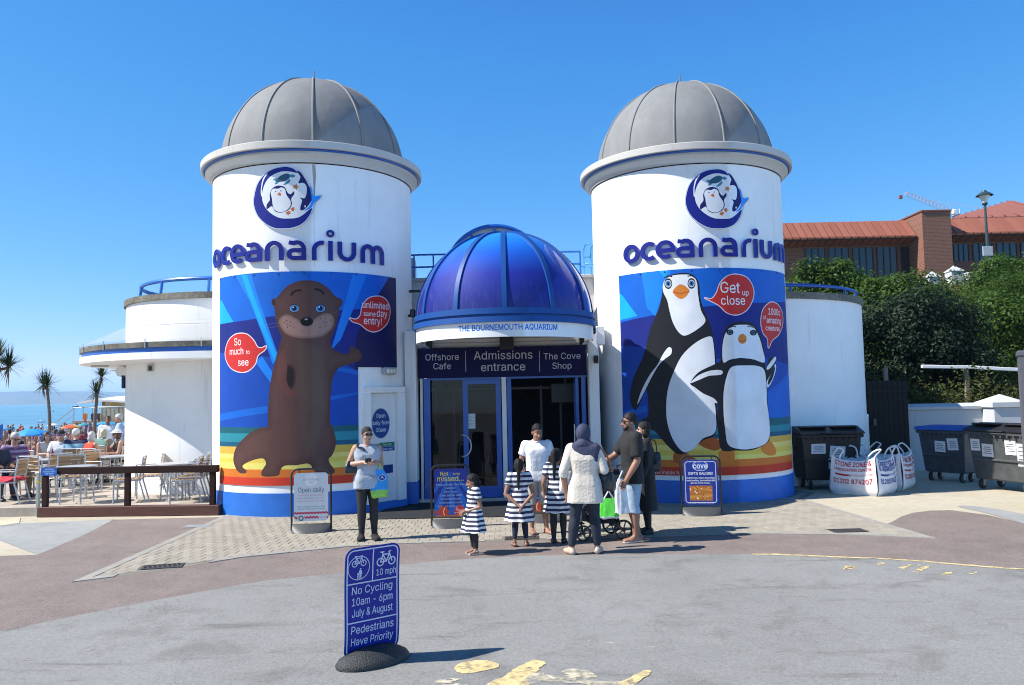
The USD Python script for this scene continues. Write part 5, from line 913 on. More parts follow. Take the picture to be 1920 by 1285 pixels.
hr = thing('handrail', 'white timber handrail on wooden posts along the foot of the bank', 'handrail', (10, 21.8, 1.6)); pts = [PY(1728, 687.5, 21.8), PY(1812, 688.5, 21.8), PY(1960, 696, 21.8)]
for a, b in zip(pts[:-1], pts[1:]):
    m = (a + b) / 2; L_ = np.linalg.norm(b - a); part(hr, 'rail', move(rbx(0, 0, 0, L_, 0.1, 0.09, 0.012), m, ry=-math.asin((b - a)[2] / L_)), m_wpaint, world=True)
for px, z in ((1660, 690), (1811, 690), (1950, 696)): p = PY(px, z, 21.85); zz = float(hill_z(p[0], 21.85)); part(hr, 'post', rbx(p[0], 21.86, (p[2] + zz) / 2 - 0.1, 0.11, 0.09, p[2] - zz + 0.2, 0.01), M('grey_post_timber', (0.22, 0.18, 0.14), 0.85, 0.25, 6, stretch=(6, 6, 0.6)), world=True)

# wheeled bins
def bin_parts(t, body, lid, L=1.3, D=0.9, H=1.3, lidh=0.16, dome=True):
    zb = 0.20; zt = H - lidh; f = lambda s, z: [(sx * (L / 2 - s), sy * (D / 2 - s), z) for sx in (-1, 1) for sy in (-1, 1)]
    def hullb(*rows): return arr(m3.Manifold.hull_points(np.array([p for r in rows for p in r])))
    part(t, 'body', hullb(f(0.13, zb), f(0.10, zb + 0.03), f(0.035, zt - 0.05), f(0.02, zt)), body, 30); part(t, 'rim', cat(*[rbx(0, sy * (D / 2 - 0.01), zt - 0.035, L + 0.04, 0.07, 0.075, 0.015) for sy in (-1, 1)], *[rbx(sx * (L / 2 - 0.01), 0, zt - 0.035, 0.07, D - 0.06, 0.075, 0.015) for sx in (-1, 1)]), body)
    for k in range(9): part(t, 'rim_tooth', bx(-L / 2 + 0.12 + k * (L - 0.24) / 8, -D / 2 - 0.022, zt - 0.085, 0.035, 0.03, 0.05), body)
    prof = [(-D / 2 - 0.05, 0), (-D / 2 - 0.05, 0.03), (-D / 4, lidh * 0.75), (0, lidh), (D / 4, lidh * 0.95), (D / 2 - 0.02, lidh * 0.6), (D / 2 + 0.02, 0.0)] if dome else [(-D / 2 - 0.06, 0), (-D / 2 - 0.06, 0.045), (-D / 2, 0.07), (D / 2, 0.085), (D / 2 + 0.03, 0.0)]
    g = Polygon(prof); v, fc = arr(trimesh.creation.extrude_polygon(g, L + 0.06, engine='earcut')); part(t, 'lid', (np.column_stack([v[:, 2] - L / 2 - 0.03, v[:, 0], v[:, 1] + zt + 0.006]), fc), lid, 25)
    if dome:
        for sx in (-0.25, 0.25): part(t, 'lid_flap', rbx(sx * L * 1.02, -D * 0.16, zt + lidh * 0.93, L * 0.44, D * 0.42, 0.03, 0.012), lid)
        part(t, 'lid_handle', tube([(-0.25, -D / 2 - 0.05, zt + 0.02), (-0.25, -D / 2 - 0.1, zt + 0.02), (0.25, -D / 2 - 0.1, zt + 0.02), (0.25, -D / 2 - 0.05, zt + 0.02)], 0.014, 6), lid)
    part(t, 'front_rib', rbx(0, -D / 2 + 0.055, zt * 0.52, L - 0.16, 0.05, 0.045, 0.01), body)
    for sx in (-1, 1):
        for sy in (-1, 1):
            w = part(t, 'castor', cat(bx(sx * (L / 2 - 0.2), sy * (D / 2 - 0.2), 0.19, 0.09, 0.1, 0.05), bx(sx * (L / 2 - 0.2) - 0.035, sy * (D / 2 - 0.2) - 0.02, 0.13, 0.008, 0.07, 0.13), bx(sx * (L / 2 - 0.2) + 0.035, sy * (D / 2 - 0.2) - 0.02, 0.13, 0.008, 0.07, 0.13)), M('zinc_steel', (0.3, 0.3, 0.3), 0.5, 0.2, 10, metal=0.6))
            part(w, 'wheel', move(lathe([(0.04, -0.026), (0.085, -0.026), (0.1, -0.015), (0.1, 0.015), (0.085, 0.026), (0.04, 0.026)], 20), (sx * (L / 2 - 0.2), sy * (D / 2 - 0.2) - 0.035, 0.1), ry=math.pi / 2), m_rubber)
        part(t, 'trunnion', tube([(sx * (L / 2 - 0.06), 0, zt - 0.3), (sx * (L / 2 + 0.05), 0, zt - 0.3)], 0.028, 8), body)
m_rubber = M('black_rubber', (0.018, 0.018, 0.018), 0.8, 0.3, 15, 0.2)
m_binblk = M('black_bin_plastic', (0.014, 0.013, 0.013), 0.48, 0.3, 5, 0.15, 30); m_bingrey = M('grey_bin_plastic', (0.05, 0.055, 0.062), 0.48, 0.3, 6, 0.15, 30); m_bingrn = M('charcoal_bin_plastic', (0.062, 0.066, 0.066), 0.5, 0.3, 5, 0.15, 30); m_lidblue = M('blue_bin_lid', (0.012, 0.10, 0.42), 0.45, 0.15, 5, 0.1)
m_paper = M('white_paper', (0.66, 0.67, 0.68), 0.7, 0.05, 5); m_ink = M('grey_print', (0.16, 0.17, 0.2), 0.7)
def sticker(t, x, z, w, h, D, H, tilt=0.0, lines=4):
    zt = H - 0.16; y = -(D / 2 - 0.035 + (z - zt) * 0.0 - (zt - z) * 0.085) - 0.016; p = part(t, 'paper_sticker', move(bx(0, 0, 0, w, 0.004, h), (x, y, z), ry=tilt, rx=0.07), m_paper)
    for k in range(lines): part(p, 'print_line', move(bx(0, -0.0045, h * (0.25 - 0.16 * k), w * (0.55 + 0.2 * (k % 2)), 0.003, h * 0.055), (x, y, z), ry=tilt, rx=0.07), m_ink)
bA = thing('wheeled_bin', 'black wheeled bin with paper stickers beside the right tower, behind the bulk bags', 'bin', (6.66, 17.42, 0.0), 0.0); bin_parts(bA, m_binblk, m_binblk, 1.28, 0.86, 1.32); sticker(bA, -0.28, 0.86, 0.30, 0.21, 0.86, 1.32); sticker(bA, 0.12, 0.79, 0.32, 0.24, 0.86, 1.32, 0.08); sticker(bA, 0.08, 0.54, 0.3, 0.22, 0.86, 1.32)
rz = math.atan2(-0.95, 0.57); nrm_ = np.array([math.sin(rz), -math.cos(rz)]); c0 = np.array([9.435, 17.975]) - nrm_ * 0.38
bB = thing('wheeled_bin', 'grey wheeled bin with a flat blue lid in front of the low white wall', 'bin', (c0[0], c0[1], 0.0), rz); bin_parts(bB, m_bingrey, m_lidblue, 1.10, 0.74, 1.30, 0.16, False); sticker(bB, -0.05, 0.78, 0.24, 0.24, 0.74, 1.3, 0.05); sticker(bB, 0.24, 0.84, 0.24, 0.26, 0.74, 1.3, -0.05)
rz = math.atan2(-1.331, 0.433); nrm_ = np.array([math.sin(rz), -math.cos(rz)]); c0 = np.array([9.615, 16.235]) - nrm_ * 0.46
bC = thing('wheeled_bin', 'charcoal wheeled bin with a domed lid, nearest the phone box', 'bin', (c0[0], c0[1], 0.0), rz); bin_parts(bC, m_bingrn, m_binblk, 1.40, 0.9, 1.34); sticker(bC, -0.52, 0.90, 0.22, 0.24, 0.9, 1.34); sticker(bC, -0.24, 0.80, 0.26, 0.26, 0.9, 1.34, 0.03); sticker(bC, 0.29, 0.88, 0.24, 0.28, 0.9, 1.34); sticker(bC, 0.53, 0.78, 0.22, 0.5, 0.9, 1.34)

# bulk bags
m_bag = M('woven_white_polypropylene', (0.74, 0.74, 0.75), 0.55, 0.06, 8, 0.8, 7)
def bag_surf(f, u, v, w=0.98, h=0.78):
    """f: side 0..3; u in [-1, 1] along the side, v in [0, 1] up. bulging sides, corners drawn up"""
    b = 0.060 * (1 - u * u) * np.sin(np.clip(v, 0, 1) * math.pi) ** 0.7 - 0.05 * np.clip(v - 0.75, 0, 1) * 2 * (1 - u * u); hw = w / 2 * (1 - 0.10 * np.clip(0.10 - v, 0, 1) * 10 - 0.10 * np.clip(v - 0.2, 0, 1)); x = u * hw * (1 - 0.04 * abs(u) ** 6); y = -(hw + b + 0.008 * np.sin(u * 9 + v * 7 + f))
    z = v * h * (0.86 + 0.14 * abs(u) ** 3) + 0.0 * u; a = f * math.pi / 2; return np.stack([math.cos(a) * x - math.sin(a) * y, math.sin(a) * x + math.cos(a) * y, z], -1)
def bulk_bag(label, loc, rz, first):
    t = thing('bulk_bag', label, 'bulk bag', loc, rz); ms = []
    U, V_ = np.meshgrid(np.linspace(-1, 1, 17), np.linspace(0, 1, 17), indexing='ij'); I, J = np.meshgrid(np.arange(16), np.arange(16), indexing='ij'); I, J = I.ravel(), J.ravel(); Q = np.stack([I * 17 + J, (I + 1) * 17 + J, (I + 1) * 17 + J + 1, I * 17 + J + 1], 1)
    for f in range(4): ms.append((bag_surf(f, U, V_).reshape(-1, 3), Q))
    m = trimesh.Trimesh(*cat(*ms), process=True); m.merge_vertices(digits_vertex=4); part(t, 'body', m, m_bag, 60)
    g = np.linspace(-1, 1, 15); A, B = np.meshgrid(g, g, indexing='ij'); top = np.stack([A * 0.43, B * 0.43, 0.60 + 0.07 * meshkit.noise(np.stack([A * 2.2, B * 2.2, 0 * A], -1), 3) + 0.05 * (1 - A * A) * (1 - B * B)], -1).reshape(-1, 3); I, J = np.meshgrid(np.arange(14), np.arange(14), indexing='ij'); I, J = I.ravel(), J.ravel()
    part(t, 'filling', (top, np.stack([I * 15 + J, (I + 1) * 15 + J, (I + 1) * 15 + J + 1, I * 15 + J + 1], 1)), M('bag_filling', (0.5, 0.5, 0.52), 0.8, 0.2, 6), True)
    rg = random.Random(int(loc[0] * 10))
    for sx in (-1, 1):
        for sy in (-1, 1):
            c = np.array([sx * 0.42, sy * 0.42, 0.75]); d = np.array([rg.uniform(-.12, .16), rg.uniform(-.1, .1), 0.17]); o = np.array([-sx * 0.13, 0, -0.02]); part(t, 'lifting_loop', tube(spline([c - [0, 0, .25], c, c + d * 0.9, c + d + o * 0.4, c + d * 0.8 + o, c + o * 1.1, c + o * 1.1 - [0, 0, .2]], 4, False), 0.016, 6), m_bag, 50)
    red, blu = (0.52, 0.03, 0.03), (0.03, 0.035, 0.24)
    for f in range(4):
        col, ls = ((red, ('STONE ZONE &', 'LANDSCAPING CENTRE', 'RSB COLLECTIONS')) if (f % 2 == 0) == first else (blu, ('DORSET SOILS', '& AGGREGATES', 'RSB DELIVERIES')))
        L = []
        for w, y, h in ((ls[0], 0.66, 0.105), (ls[1], 0.555, 0.062 if ls[1][0] == 'L' else 0.095), ('01202 874207', 0.27, 0.105)):
            gg = text(w, h, 0, 0, bold=True); b = gg.bounds; gg = affinity.translate(affinity.scale(gg, min(1.0, 0.76 / (b[2] - b[0])), 1, origin=(0, 0)), 0, y); L.append((gg, col, 'print'))
        L += [(sbox(-0.35, 0.445, -0.06, 0.485), col, 'print'), (text(ls[2], 0.04, 0.16, 0.448), col, 'print')]
        def fn(uv, f=f): q = bag_surf(f, uv[:, 0] / 0.47, uv[:, 1] / 0.80); a = f * math.pi / 2; n = np.array([math.sin(a), -math.cos(a), 0]); c_, s_ = math.cos(rz), math.sin(rz); w = q + n * 0.006; return np.stack([c_ * w[:, 0] - s_ * w[:, 1] + loc[0], s_ * w[:, 0] + c_ * w[:, 1] + loc[1], w[:, 2] + loc[2]], 1), np.tile([c_ * n[0] - s_ * n[1], s_ * n[0] + c_ * n[1], 0], (len(uv), 1))
        prints(t, L, fn, m_sign, 0.05)
    return t
bulk_bag('white bulk bag with red lettering on its front side, nearer the black bin', (7.06, 16.50, 0.0), math.radians(-46), True)
bulk_bag('white bulk bag with blue lettering on its front side, half hidden behind the other bag', (7.86, 17.30, 0.0), math.radians(-40), False)

# phone box at the right edge
m_boxgrey = M('grey_booth_metal', (0.085, 0.085, 0.10), 0.4, 0.15, 6); pb = thing('phone_box', 'dark grey phone box with glass sides and a red sign at the right edge', 'phone box', (8.62, 13.75, 0), math.radians(-31)); W_, H_ = 0.95, 2.62
for sx in (0, 1):
    for sy in (0, 1): part(pb, 'corner_post', rbx(0.05 + sx * (W_ - 0.1), 0.05 + sy * (W_ - 0.1), H_ / 2, 0.10, 0.10, H_, 0.015), m_boxgrey)
part(pb, 'roof', cat(rbx(W_ / 2, W_ / 2, H_ + 0.03, W_ + 0.04, W_ + 0.04, 0.10, 0.02), rbx(W_ / 2 + 0.05, W_ / 2, H_ + 0.1, W_ - 0.1, W_ - 0.1, 0.06, 0.02)), m_boxgrey)
for (cx_, cy_, sx_, sy_) in ((W_ / 2, 0.03, W_ - 0.2, 0.04), (W_ / 2, W_ - 0.03, W_ - 0.2, 0.04), (0.03, W_ / 2, 0.04, W_ - 0.2), (W_ - 0.03, W_ / 2, 0.04, W_ - 0.2)):
    part(pb, 'rail', cat(bx(cx_, cy_, 0.28, sx_, sy_, 0.07), bx(cx_, cy_, H_ - 0.08, sx_, sy_, 0.1)), m_boxgrey); part(pb, 'pane', bx(cx_, cy_, (0.315 + H_ - 0.13) / 2, sx_, 0.012 if sx_ > sy_ else sy_, H_ - 0.445) if sx_ > sy_ else bx(cx_, cy_, (0.315 + H_ - 0.13) / 2, 0.012, sy_, H_ - 0.445), m_glassdoor)
part(pb, 'red_sign', bx(W_ / 2, 0.0, H_ - 0.36, W_ - 0.24, 0.02, 0.30), M('booth_red', (0.55, 0.02, 0.05), 0.4)); part(pb, 'green_strip', bx(W_ / 2, -0.002, H_ - 0.19, W_ - 0.24, 0.02, 0.03), M('booth_green', (0.1, 0.45, 0.04), 0.4))
loc_ = lambda x, y, z: np.array([8.62 + math.cos(pb.rz) * x - math.sin(pb.rz) * y, 13.75 + math.sin(pb.rz) * x + math.cos(pb.rz) * y, z]); ux = (math.cos(pb.rz), math.sin(pb.rz), 0)
prints(pb, [(text('C', 0.19, 0, 0, bold=True), (0.8, 0.8, 0.8), 'lettering')], flat_fn(loc_(0.22, -0.013, H_ - 0.455), ux, (0, 0, 1)), m_sign)
part(pb, 'door_pull', rbx(0.13, -0.03, 1.28, 0.12, 0.07, 0.16, 0.015), M('booth_red', (0.55, 0.02, 0.05), 0.4)); part(pb, 'telephone', rbx(W_ / 2, W_ - 0.18, 1.25, 0.4, 0.16, 0.7, 0.03), m_black); part(pb, 'base', rbx(W_ / 2, W_ / 2, 0.03, W_ - 0.02, W_ - 0.02, 0.06, 0.01), m_boxgrey)

# white pillars and wall on the cliff path
for k, (px, py, w) in enumerate(((1675, 520.5, 0.46), (1709, 519.5, 0.48), (1747, 509, 0.50), (1788, 498, 0.56))):
    p = PY(px, py, 36.0); zz = float(hill_z(p[0], 36.0)) - 0.2; wh = ('first from the left', 'second from the left', 'third from the left, wrapped in leaves', 'tallest, at the right end of the row')[k]
    t = thing('stone_pillar', 'white pillar with a pointed cap above the bank, ' + wh, 'pillar', (p[0], 36.0, zz), group='white pillars along the cliff path'); h = p[2] - zz; part(t, 'shaft', rbx(0, 0, (h - 0.3) / 2, w, w, h - 0.3, 0.02), m_wallw); part(t, 'cap', move(arr(m3.Manifold.hull_points(np.array([(x, y, z) for x in (-1, 1) for y in (-1, 1) for z in (0, .08)] + [(0, 0, .3 / (w / 2 + .03))]) * [w / 2 + .03, w / 2 + .03, w / 2 + .03])), (0, 0, h - 0.3)), m_wallw)
a, b = PY(1812, 515, 36.2), PY(1858, 515, 36.2); t = thing('path_wall', 'short white wall beside the tallest pillar on the cliff path', 'wall', (a[0], 36.2, 6.4)); part(t, 'wall', rbx((a[0] + b[0]) / 2, 36.2, a[2] - 0.5, b[0] - a[0], 0.35, 1.0, 0.02), m_wallw, world=True); part(t, 'coping', rbx((a[0] + b[0]) / 2, 36.2, a[2] + 0.04, b[0] - a[0] + 0.06, 0.45, 0.08, 0.02), m_wallw, world=True)

# lamp post on the bank
p = PY(1856, 505, 40.0); zt = PY(1845, 386, 40.0)[2]; xt = PY(1845, 386, 40.0)[0]; lm = thing('street_lamp', 'dark green lamp post with a wide conical lantern on the cliff path', 'street lamp', (p[0], 40.0, 6.8)); m_lpost = M('dark_green_post', (0.02, 0.045, 0.05), 0.45, 0.1, 4)
x = (p[0] * 0.5 + xt * 0.5); part(lm, 'post', tube([(x, 40, 6.6), (x, 40, 8.2), (x, 40, zt)], [0.10, 0.085, 0.055], 10), m_lpost, world=True)
part(lm, 'collar', lathe([(0.06, 0), (0.13, 0.08), (0.13, 0.14), (0.06, 0.16)], 16, c=(x, 40, zt)), m_lpost, world=True); part(lm, 'bowl', lathe([(0.10, 0.15), (0.16, 0.3), (0.26, 0.50), (0.0, 0.50)], 20, c=(x, 40, zt)), M('lamp_bowl', (0.6, 0.62, 0.60), 0.15, 0.05, coat=0.5), world=True); part(lm, 'hood', lathe([(0.40, 0.50), (0.40, 0.52), (0.22, 0.66), (0.12, 0.70), (0.10, 0.76), (0, 0.80)], 24, c=(x, 40, zt)), m_lpost, world=True)
for px, py, w, h, c in ((1852, 471, 0.5, 0.48, (0.38, 0.42, 0.45)), (1855, 494, 0.24, 0.40, (0.6, 0.62, 0.64))): q = PY(px, py, 39.9); part(lm, 'sign_plate', rbx(q[0], 39.9, q[2], w, 0.06, h, 0.01), M(f'plate_{px}', c, 0.5), world=True)

# brick building on the cliff
BY = 60.0; BP = lambda px, py, y=BY: PY(px, py, y)
m_brick = usdkit.material(stage, '/World/Looks/red_brick', {'g': ('texture_coordinate', {}), 'mp': ('mapping', {'mapping_type': 'point', 'rotation': (math.pi / 2, 0, 0)}), 'b': ('brick_texture', {'color1': (0.20, 0.072, 0.040), 'color2': (0.15, 0.052, 0.032), 'mortar': (0.24, 0.17, 0.13), 'scale': 1.0, 'mortar_size': 0.012, 'brick_width': 0.30, 'row_height': 0.1}), 'p': ('principled_bsdf', {'roughness': 0.85})}, [('g.object', 'mp.vector'), ('mp.vector', 'b.vector'), ('b.color', 'p.base_color')], surface='p.BSDF')
m_terra = [M(f'terracotta_panel_{k}', c, 0.6, 0.06, 2) for k, c in zip('abc', ((0.27, 0.092, 0.055), (0.255, 0.086, 0.052), (0.285, 0.10, 0.062)))]; m_eave = M('terracotta_eave', (0.17, 0.055, 0.035), 0.7, 0.1, 2); m_winb = M('dark_window_glass', (0.018, 0.022, 0.03), 0.12, 0.1, 1, coat=0.5)
bb = thing('brick_building', 'red brick building with terracotta panelled mansard roof on the clifftop', 'building', (BP(1755, 500)[0], BY, 7.0)); Q = lambda n, m, mt, **k: part(bb, n, m, mt, world=True, **k)
def quad_slab(p, q, r, s_, th=0.12):
    V = np.array([p, q, r, s_]); n = np.cross(V[1] - V[0], V[3] - V[0]); n /= np.linalg.norm(n); V = np.vstack([V, V - n * th]); return V, np.array([[0, 1, 2], [0, 2, 3], [4, 6, 5], [4, 7, 6], [0, 4, 5], [0, 5, 1], [1, 5, 6], [1, 6, 2], [2, 6, 7], [2, 7, 3], [3, 7, 4], [3, 4, 0]])
def wing(xa, xb, n, z_top, z_mid, z_low, off=0.0):
    for k in range(n):
        x0, x1 = xa + (xb - xa) * k / n + 0.04, xa + (xb - xa) * (k + 1) / n - 0.04
        Q('roof_panel', quad_slab((x0, BY - 1.6, z_mid), (x1, BY - 1.6, z_mid), (x1, BY, z_top), (x0, BY, z_top)), m_terra[k % 3]); Q('eave_panel', quad_slab((x0, BY - 0.35, z_low), (x1, BY - 0.35, z_low), (x1, BY - 1.58, z_mid - 0.03), (x0, BY - 1.58, z_mid - 0.03)), m_eave)
    Q('roof_backing', quad_slab((xa, BY - 1.42, z_mid - 0.06), (xb, BY - 1.42, z_mid - 0.06), (xb, BY + 0.16, z_top - 0.1), (xa, BY + 0.16, z_top - 0.1)), m_dark); Q('flat_roof', bx((xa + xb) / 2, BY + 6, z_top - 0.1, xb - xa, 12, 0.1), m_eave)
zl = BP(1600, 415.5)[2], BP(1600, 445, BY - 1.6)[2], BP(1600, 460, BY - .35)[2]; zr_ = BP(1850, 408.5)[2], BP(1850, 437, BY - 1.6)[2], BP(1850, 452, BY - .35)[2]
xL, xT0, xT1, xR = BP(1380, 450)[0], BP(1731, 450, BY - 2.2)[0], BP(1785, 450, BY - 2.2)[0], BP(2080, 450)[0]
wing(xL, xT0 - 0.1, 24, *zl); wing(xT1, xR, 20, *zr_)
Q('wall', bx((xL + xT0) / 2, BY + 0.3, (5 + zl[0] - .25) / 2, xT0 - xL, 0.6, zl[0] - .25 - 5), m_brick); Q('wall', bx((xR + xT1) / 2, BY + 0.3, (5 + zr_[0] - .25) / 2, xR - xT1, 0.6, zr_[0] - .25 - 5), m_brick)
ztw = BP(1757, 397, BY - 2.2)[2]; Q('stair_tower', bx((xT0 + xT1) / 2, BY + 1.0, (5 + ztw) / 2, xT1 - xT0, 6.4, ztw - 5), m_brick); Q('tower_cap', rbx((xT0 + xT1) / 2, BY + 1.0, ztw + 0.06, xT1 - xT0 + 0.16, 6.56, 0.14, 0.03), m_eave)
Q('rear_roof', quad_slab((BP(1785, 408, BY + 8)[0], BY + 8, BP(1785, 409, BY + 8)[2]), (xR + 3, BY + 8, BP(2080, 402, BY + 8)[2]), (xR + 3, BY + 16, BP(2080, 372, BY + 16)[2]), (BP(1800, 405, BY + 16)[0], BY + 16, BP(1800, 403, BY + 16)[2])), m_terra[0])
for k in range(9):
    f = k / 9; a = np.array([BP(1785, 408, BY + 8)[0], BY + 7.98, BP(1785, 408.5, BY + 8)[2] + .06]) * (1 - f) + np.array([xR + 3, BY + 7.98, BP(2080, 401.5, BY + 8)[2] + .06]) * f; b = np.array([BP(1800, 405, BY + 16)[0], BY + 16, BP(1800, 402.5, BY + 16)[2] + .06]) * (1 - f) + np.array([xR + 3, BY + 16, BP(2080, 371, BY + 16)[2] + .06]) * f; Q('roof_seam', tube([a, b], 0.05, 5), m_eave)
for x0, x1 in ((1509, 1546), (1553, 1590), (1598, 1635), (1643, 1680), (1688, 1725), (1424, 1461)):
    a, b = BP(x0, 463)[0], BP(x1, 463)[0]; zt_, zb_ = zl[2] - 0.15, 7.6; w = Q('window', bx((a + b) / 2, BY - 0.02, (zt_ + zb_) / 2, b - a, 0.06, zt_ - zb_), m_winb)
    for f in (0.0, 0.33, 0.66, 1.0): part(w, 'mullion', bx(a + (b - a) * f, BY - 0.08, (zt_ + zb_) / 2, 0.06, 0.08, zt_ - zb_), m_black, world=True)
    part(w, 'transom', bx((a + b) / 2, BY - 0.09, zb_ + 2.3, b - a, 0.07, 0.08), m_black, world=True)
for x0, x1 in ((1787, 1815), (1823, 1859), (1868, 1905), (1913, 1950), (1960, 1998)):
    a, b = BP(x0, 463)[0], BP(x1, 463)[0]; zt_, zb_ = zr_[2] - 0.15, BP(1850, 489)[2]; w = Q('window', bx((a + b) / 2, BY - 0.02, (zt_ + zb_) / 2, b - a, 0.06, zt_ - zb_), M('blue_window_glass', (0.02, 0.035, 0.06), 0.1, 0.1, 1, coat=0.6))
    for f in (0.0, 0.33, 0.66, 1.0): part(w, 'mullion', bx(a + (b - a) * f, BY - 0.08, (zt_ + zb_) / 2, 0.06, 0.08, zt_ - zb_), m_black, world=True)
q = BP(1786, 398, BY - 2.3); part(bb, 'floodlight', rbx(q[0] + 0.1, BY - 2.3, q[2], 0.3, 0.3, 0.35, 0.05), m_wpaint, world=True)
# tower crane jib beyond the roof
CYD = 190.0; ck = thing('tower_crane', 'pale red lattice crane jib rising beyond the brick building', 'crane', (PY(1775, 402, CYD)[0], CYD, 20)); m_crane = M('faded_red_steel', (0.62, 0.42, 0.42), 0.6, 0.1, 1); A = PY(1693, 366, CYD); B = PY(1790, 405, CYD); d = (B - A) / np.linalg.norm(B - A); up = np.array([-d[2] * -1, 0, -d[0]]) * -1
up = np.array([d[2], 0, -d[0]]); up = up if up[2] > 0 else -up; ch = [np.zeros(3), up * 1.1 + [0, -0.6, 0], up * 1.1 + [0, 0.6, 0]]
for k, o in enumerate(ch): part(ck, 'chord', tube([A + o * 0.5, A + d * 2 + o, B + o], 0.05, 5), m_crane, world=True)
L_ = np.linalg.norm(B - A); ms = []
for k in range(int(L_ / 0.9)): a, b = A + d * (0.9 * k + 0.4), A + d * (0.9 * k + 0.85); ms += [tube([a + ch[0], b + ch[1]], 0.05, 4), tube([a + ch[0], b + ch[2]], 0.05, 4), tube([b + ch[1], A + d * (0.9 * k + 1.3) + ch[0]], 0.05, 4)]
part(ck, 'lattice', cat(*ms), m_crane, kind='stuff', world=True); part(ck, 'mast', cat(*[tube([B + [sx, sy, 1.5], (B[0] + sx, B[1] + sy, 5)], 0.14, 5) for sx in (-.8, .8) for sy in (-.8, .8)]), m_crane, world=True); part(ck, 'pendant_cable', tube([PY(1735, 375, CYD), PY(1850, 392, CYD)], 0.05, 4), m_crane, world=True); part(ck, 'hook_block', rbx(A[0] - 0.6, CYD, A[2] - 0.5, 0.8, 0.6, 0.9, 0.1), M('crane_dark', (0.2, 0.05, 0.05), 0.6), world=True)
# ================================================================== LEFT SIDE: terrace, beach
TZ = 0.17
m_fence = M('dark_brown_timber', (0.026, 0.010, 0.008), 0.75, 0.25, 6, 0.2, 40, stretch=(1, 6, 6), spec=0.2); m_beam = M('brown_timber_beam', (0.085, 0.030, 0.020), 0.75, 0.25, 5, 0.25, 40, stretch=(0.6, 5, 5))
fA, fB = np.array([-9.03, 15.50]), np.array([-5.56, 15.27]); fd = (fB - fA) / np.linalg.norm(fB - fA); fl = np.linalg.norm(fB - fA); fa = math.atan2(fd[1], fd[0])
tf = thing('terrace_fence', 'low dark brown timber fence with two open bays along the cafe terrace', 'fence', (fA[0], fA[1], 0), fa)
part(tf, 'ground_beam', rbx(fl / 2, 0, 0.095, fl + 0.06, 0.14, 0.19, 0.01), m_beam); part(tf, 'top_rail', rbx(fl / 2 - 0.0, 0.02, 0.865, fl - 0.02, 0.10, 0.13, 0.008), m_fence)
for s_ in (0.07, fl * 0.487, fl - 0.13): part(tf, 'post', rbx(s_, 0.03, 0.495, 0.10, 0.08, 0.61, 0.006), m_fence)
for z in (0.35, 0.52, 0.68): part(tf, 'wire', tube([(0.1, 0.03, z), (fl - 0.15, 0.03, z)], 0.0022, 4), m_dkalu)
p = G(71, 969); t = thing('steel_post', 'short grey steel post at the end of the terrace fence', 'post', (p[0], p[1], 0)); part(t, 'tube', rbx(0, 0, 0.42, 0.06, 0.06, 0.84, 0.008), M('galvanised_post', (0.35, 0.37, 0.36), 0.5, 0.15, 8, metal=0.4)); part(t, 'yellow_tape', bx(0, 0, 0.66, 0.066, 0.066, 0.03), M('tape_yellow', (0.6, 0.45, 0.02), 0.6))
t = thing('step_sign', 'small blue notice about the step on the terrace fence', 'sign', (fA[0] + 0.05, fA[1] - 0.06, 0.86), fa); L = [(sbox(-0.02, -0.08, 0.29, 0.075), (0.012, 0.10, 0.42), 'plate')] + [(text(w, 0.026, 0.135, y, bold=True), (0.35, 0.5, 0.7), 'plate') for w, y in (('CAUTION', 0.03), ('PLEASE MIND', -0.012), ('THE STEP', -0.054))]
prints(t, flatten(L), flat_fn((fA[0] + 0.05, fA[1] - 0.052, 0.86), (fd[0], fd[1], 0), (0, 0, 1)), m_sign)
# weeds at the foot of the fence
for k, (px, py) in enumerate(((331, 966), (361, 965))):
    p = G(px, py); rg = np.random.default_rng(40 + k); q = np.array([p[0], p[1] - 0.04, 0.02]) + rg.normal(0, 1, (60, 3)) * [0.05, 0.03, 0.03]; q[:, 2] = np.abs(q[:, 2]); N = rg.normal(size=(60, 3)) + [0, -.5, .6]; N /= np.linalg.norm(N, axis=1, keepdims=True)
    t = thing('weed_tuft', ('larger' if k == 0 else 'smaller') + ' green weed growing at the foot of the terrace fence', 'weed', p); part(t, 'leaves', leaves(q, N, 0.055, rg), lf_light, smooth=False, world=True); part(t, 'stem', tube([p, p + [0, -0.03, 0.08]], 0.004, 4), lf_light, world=True)

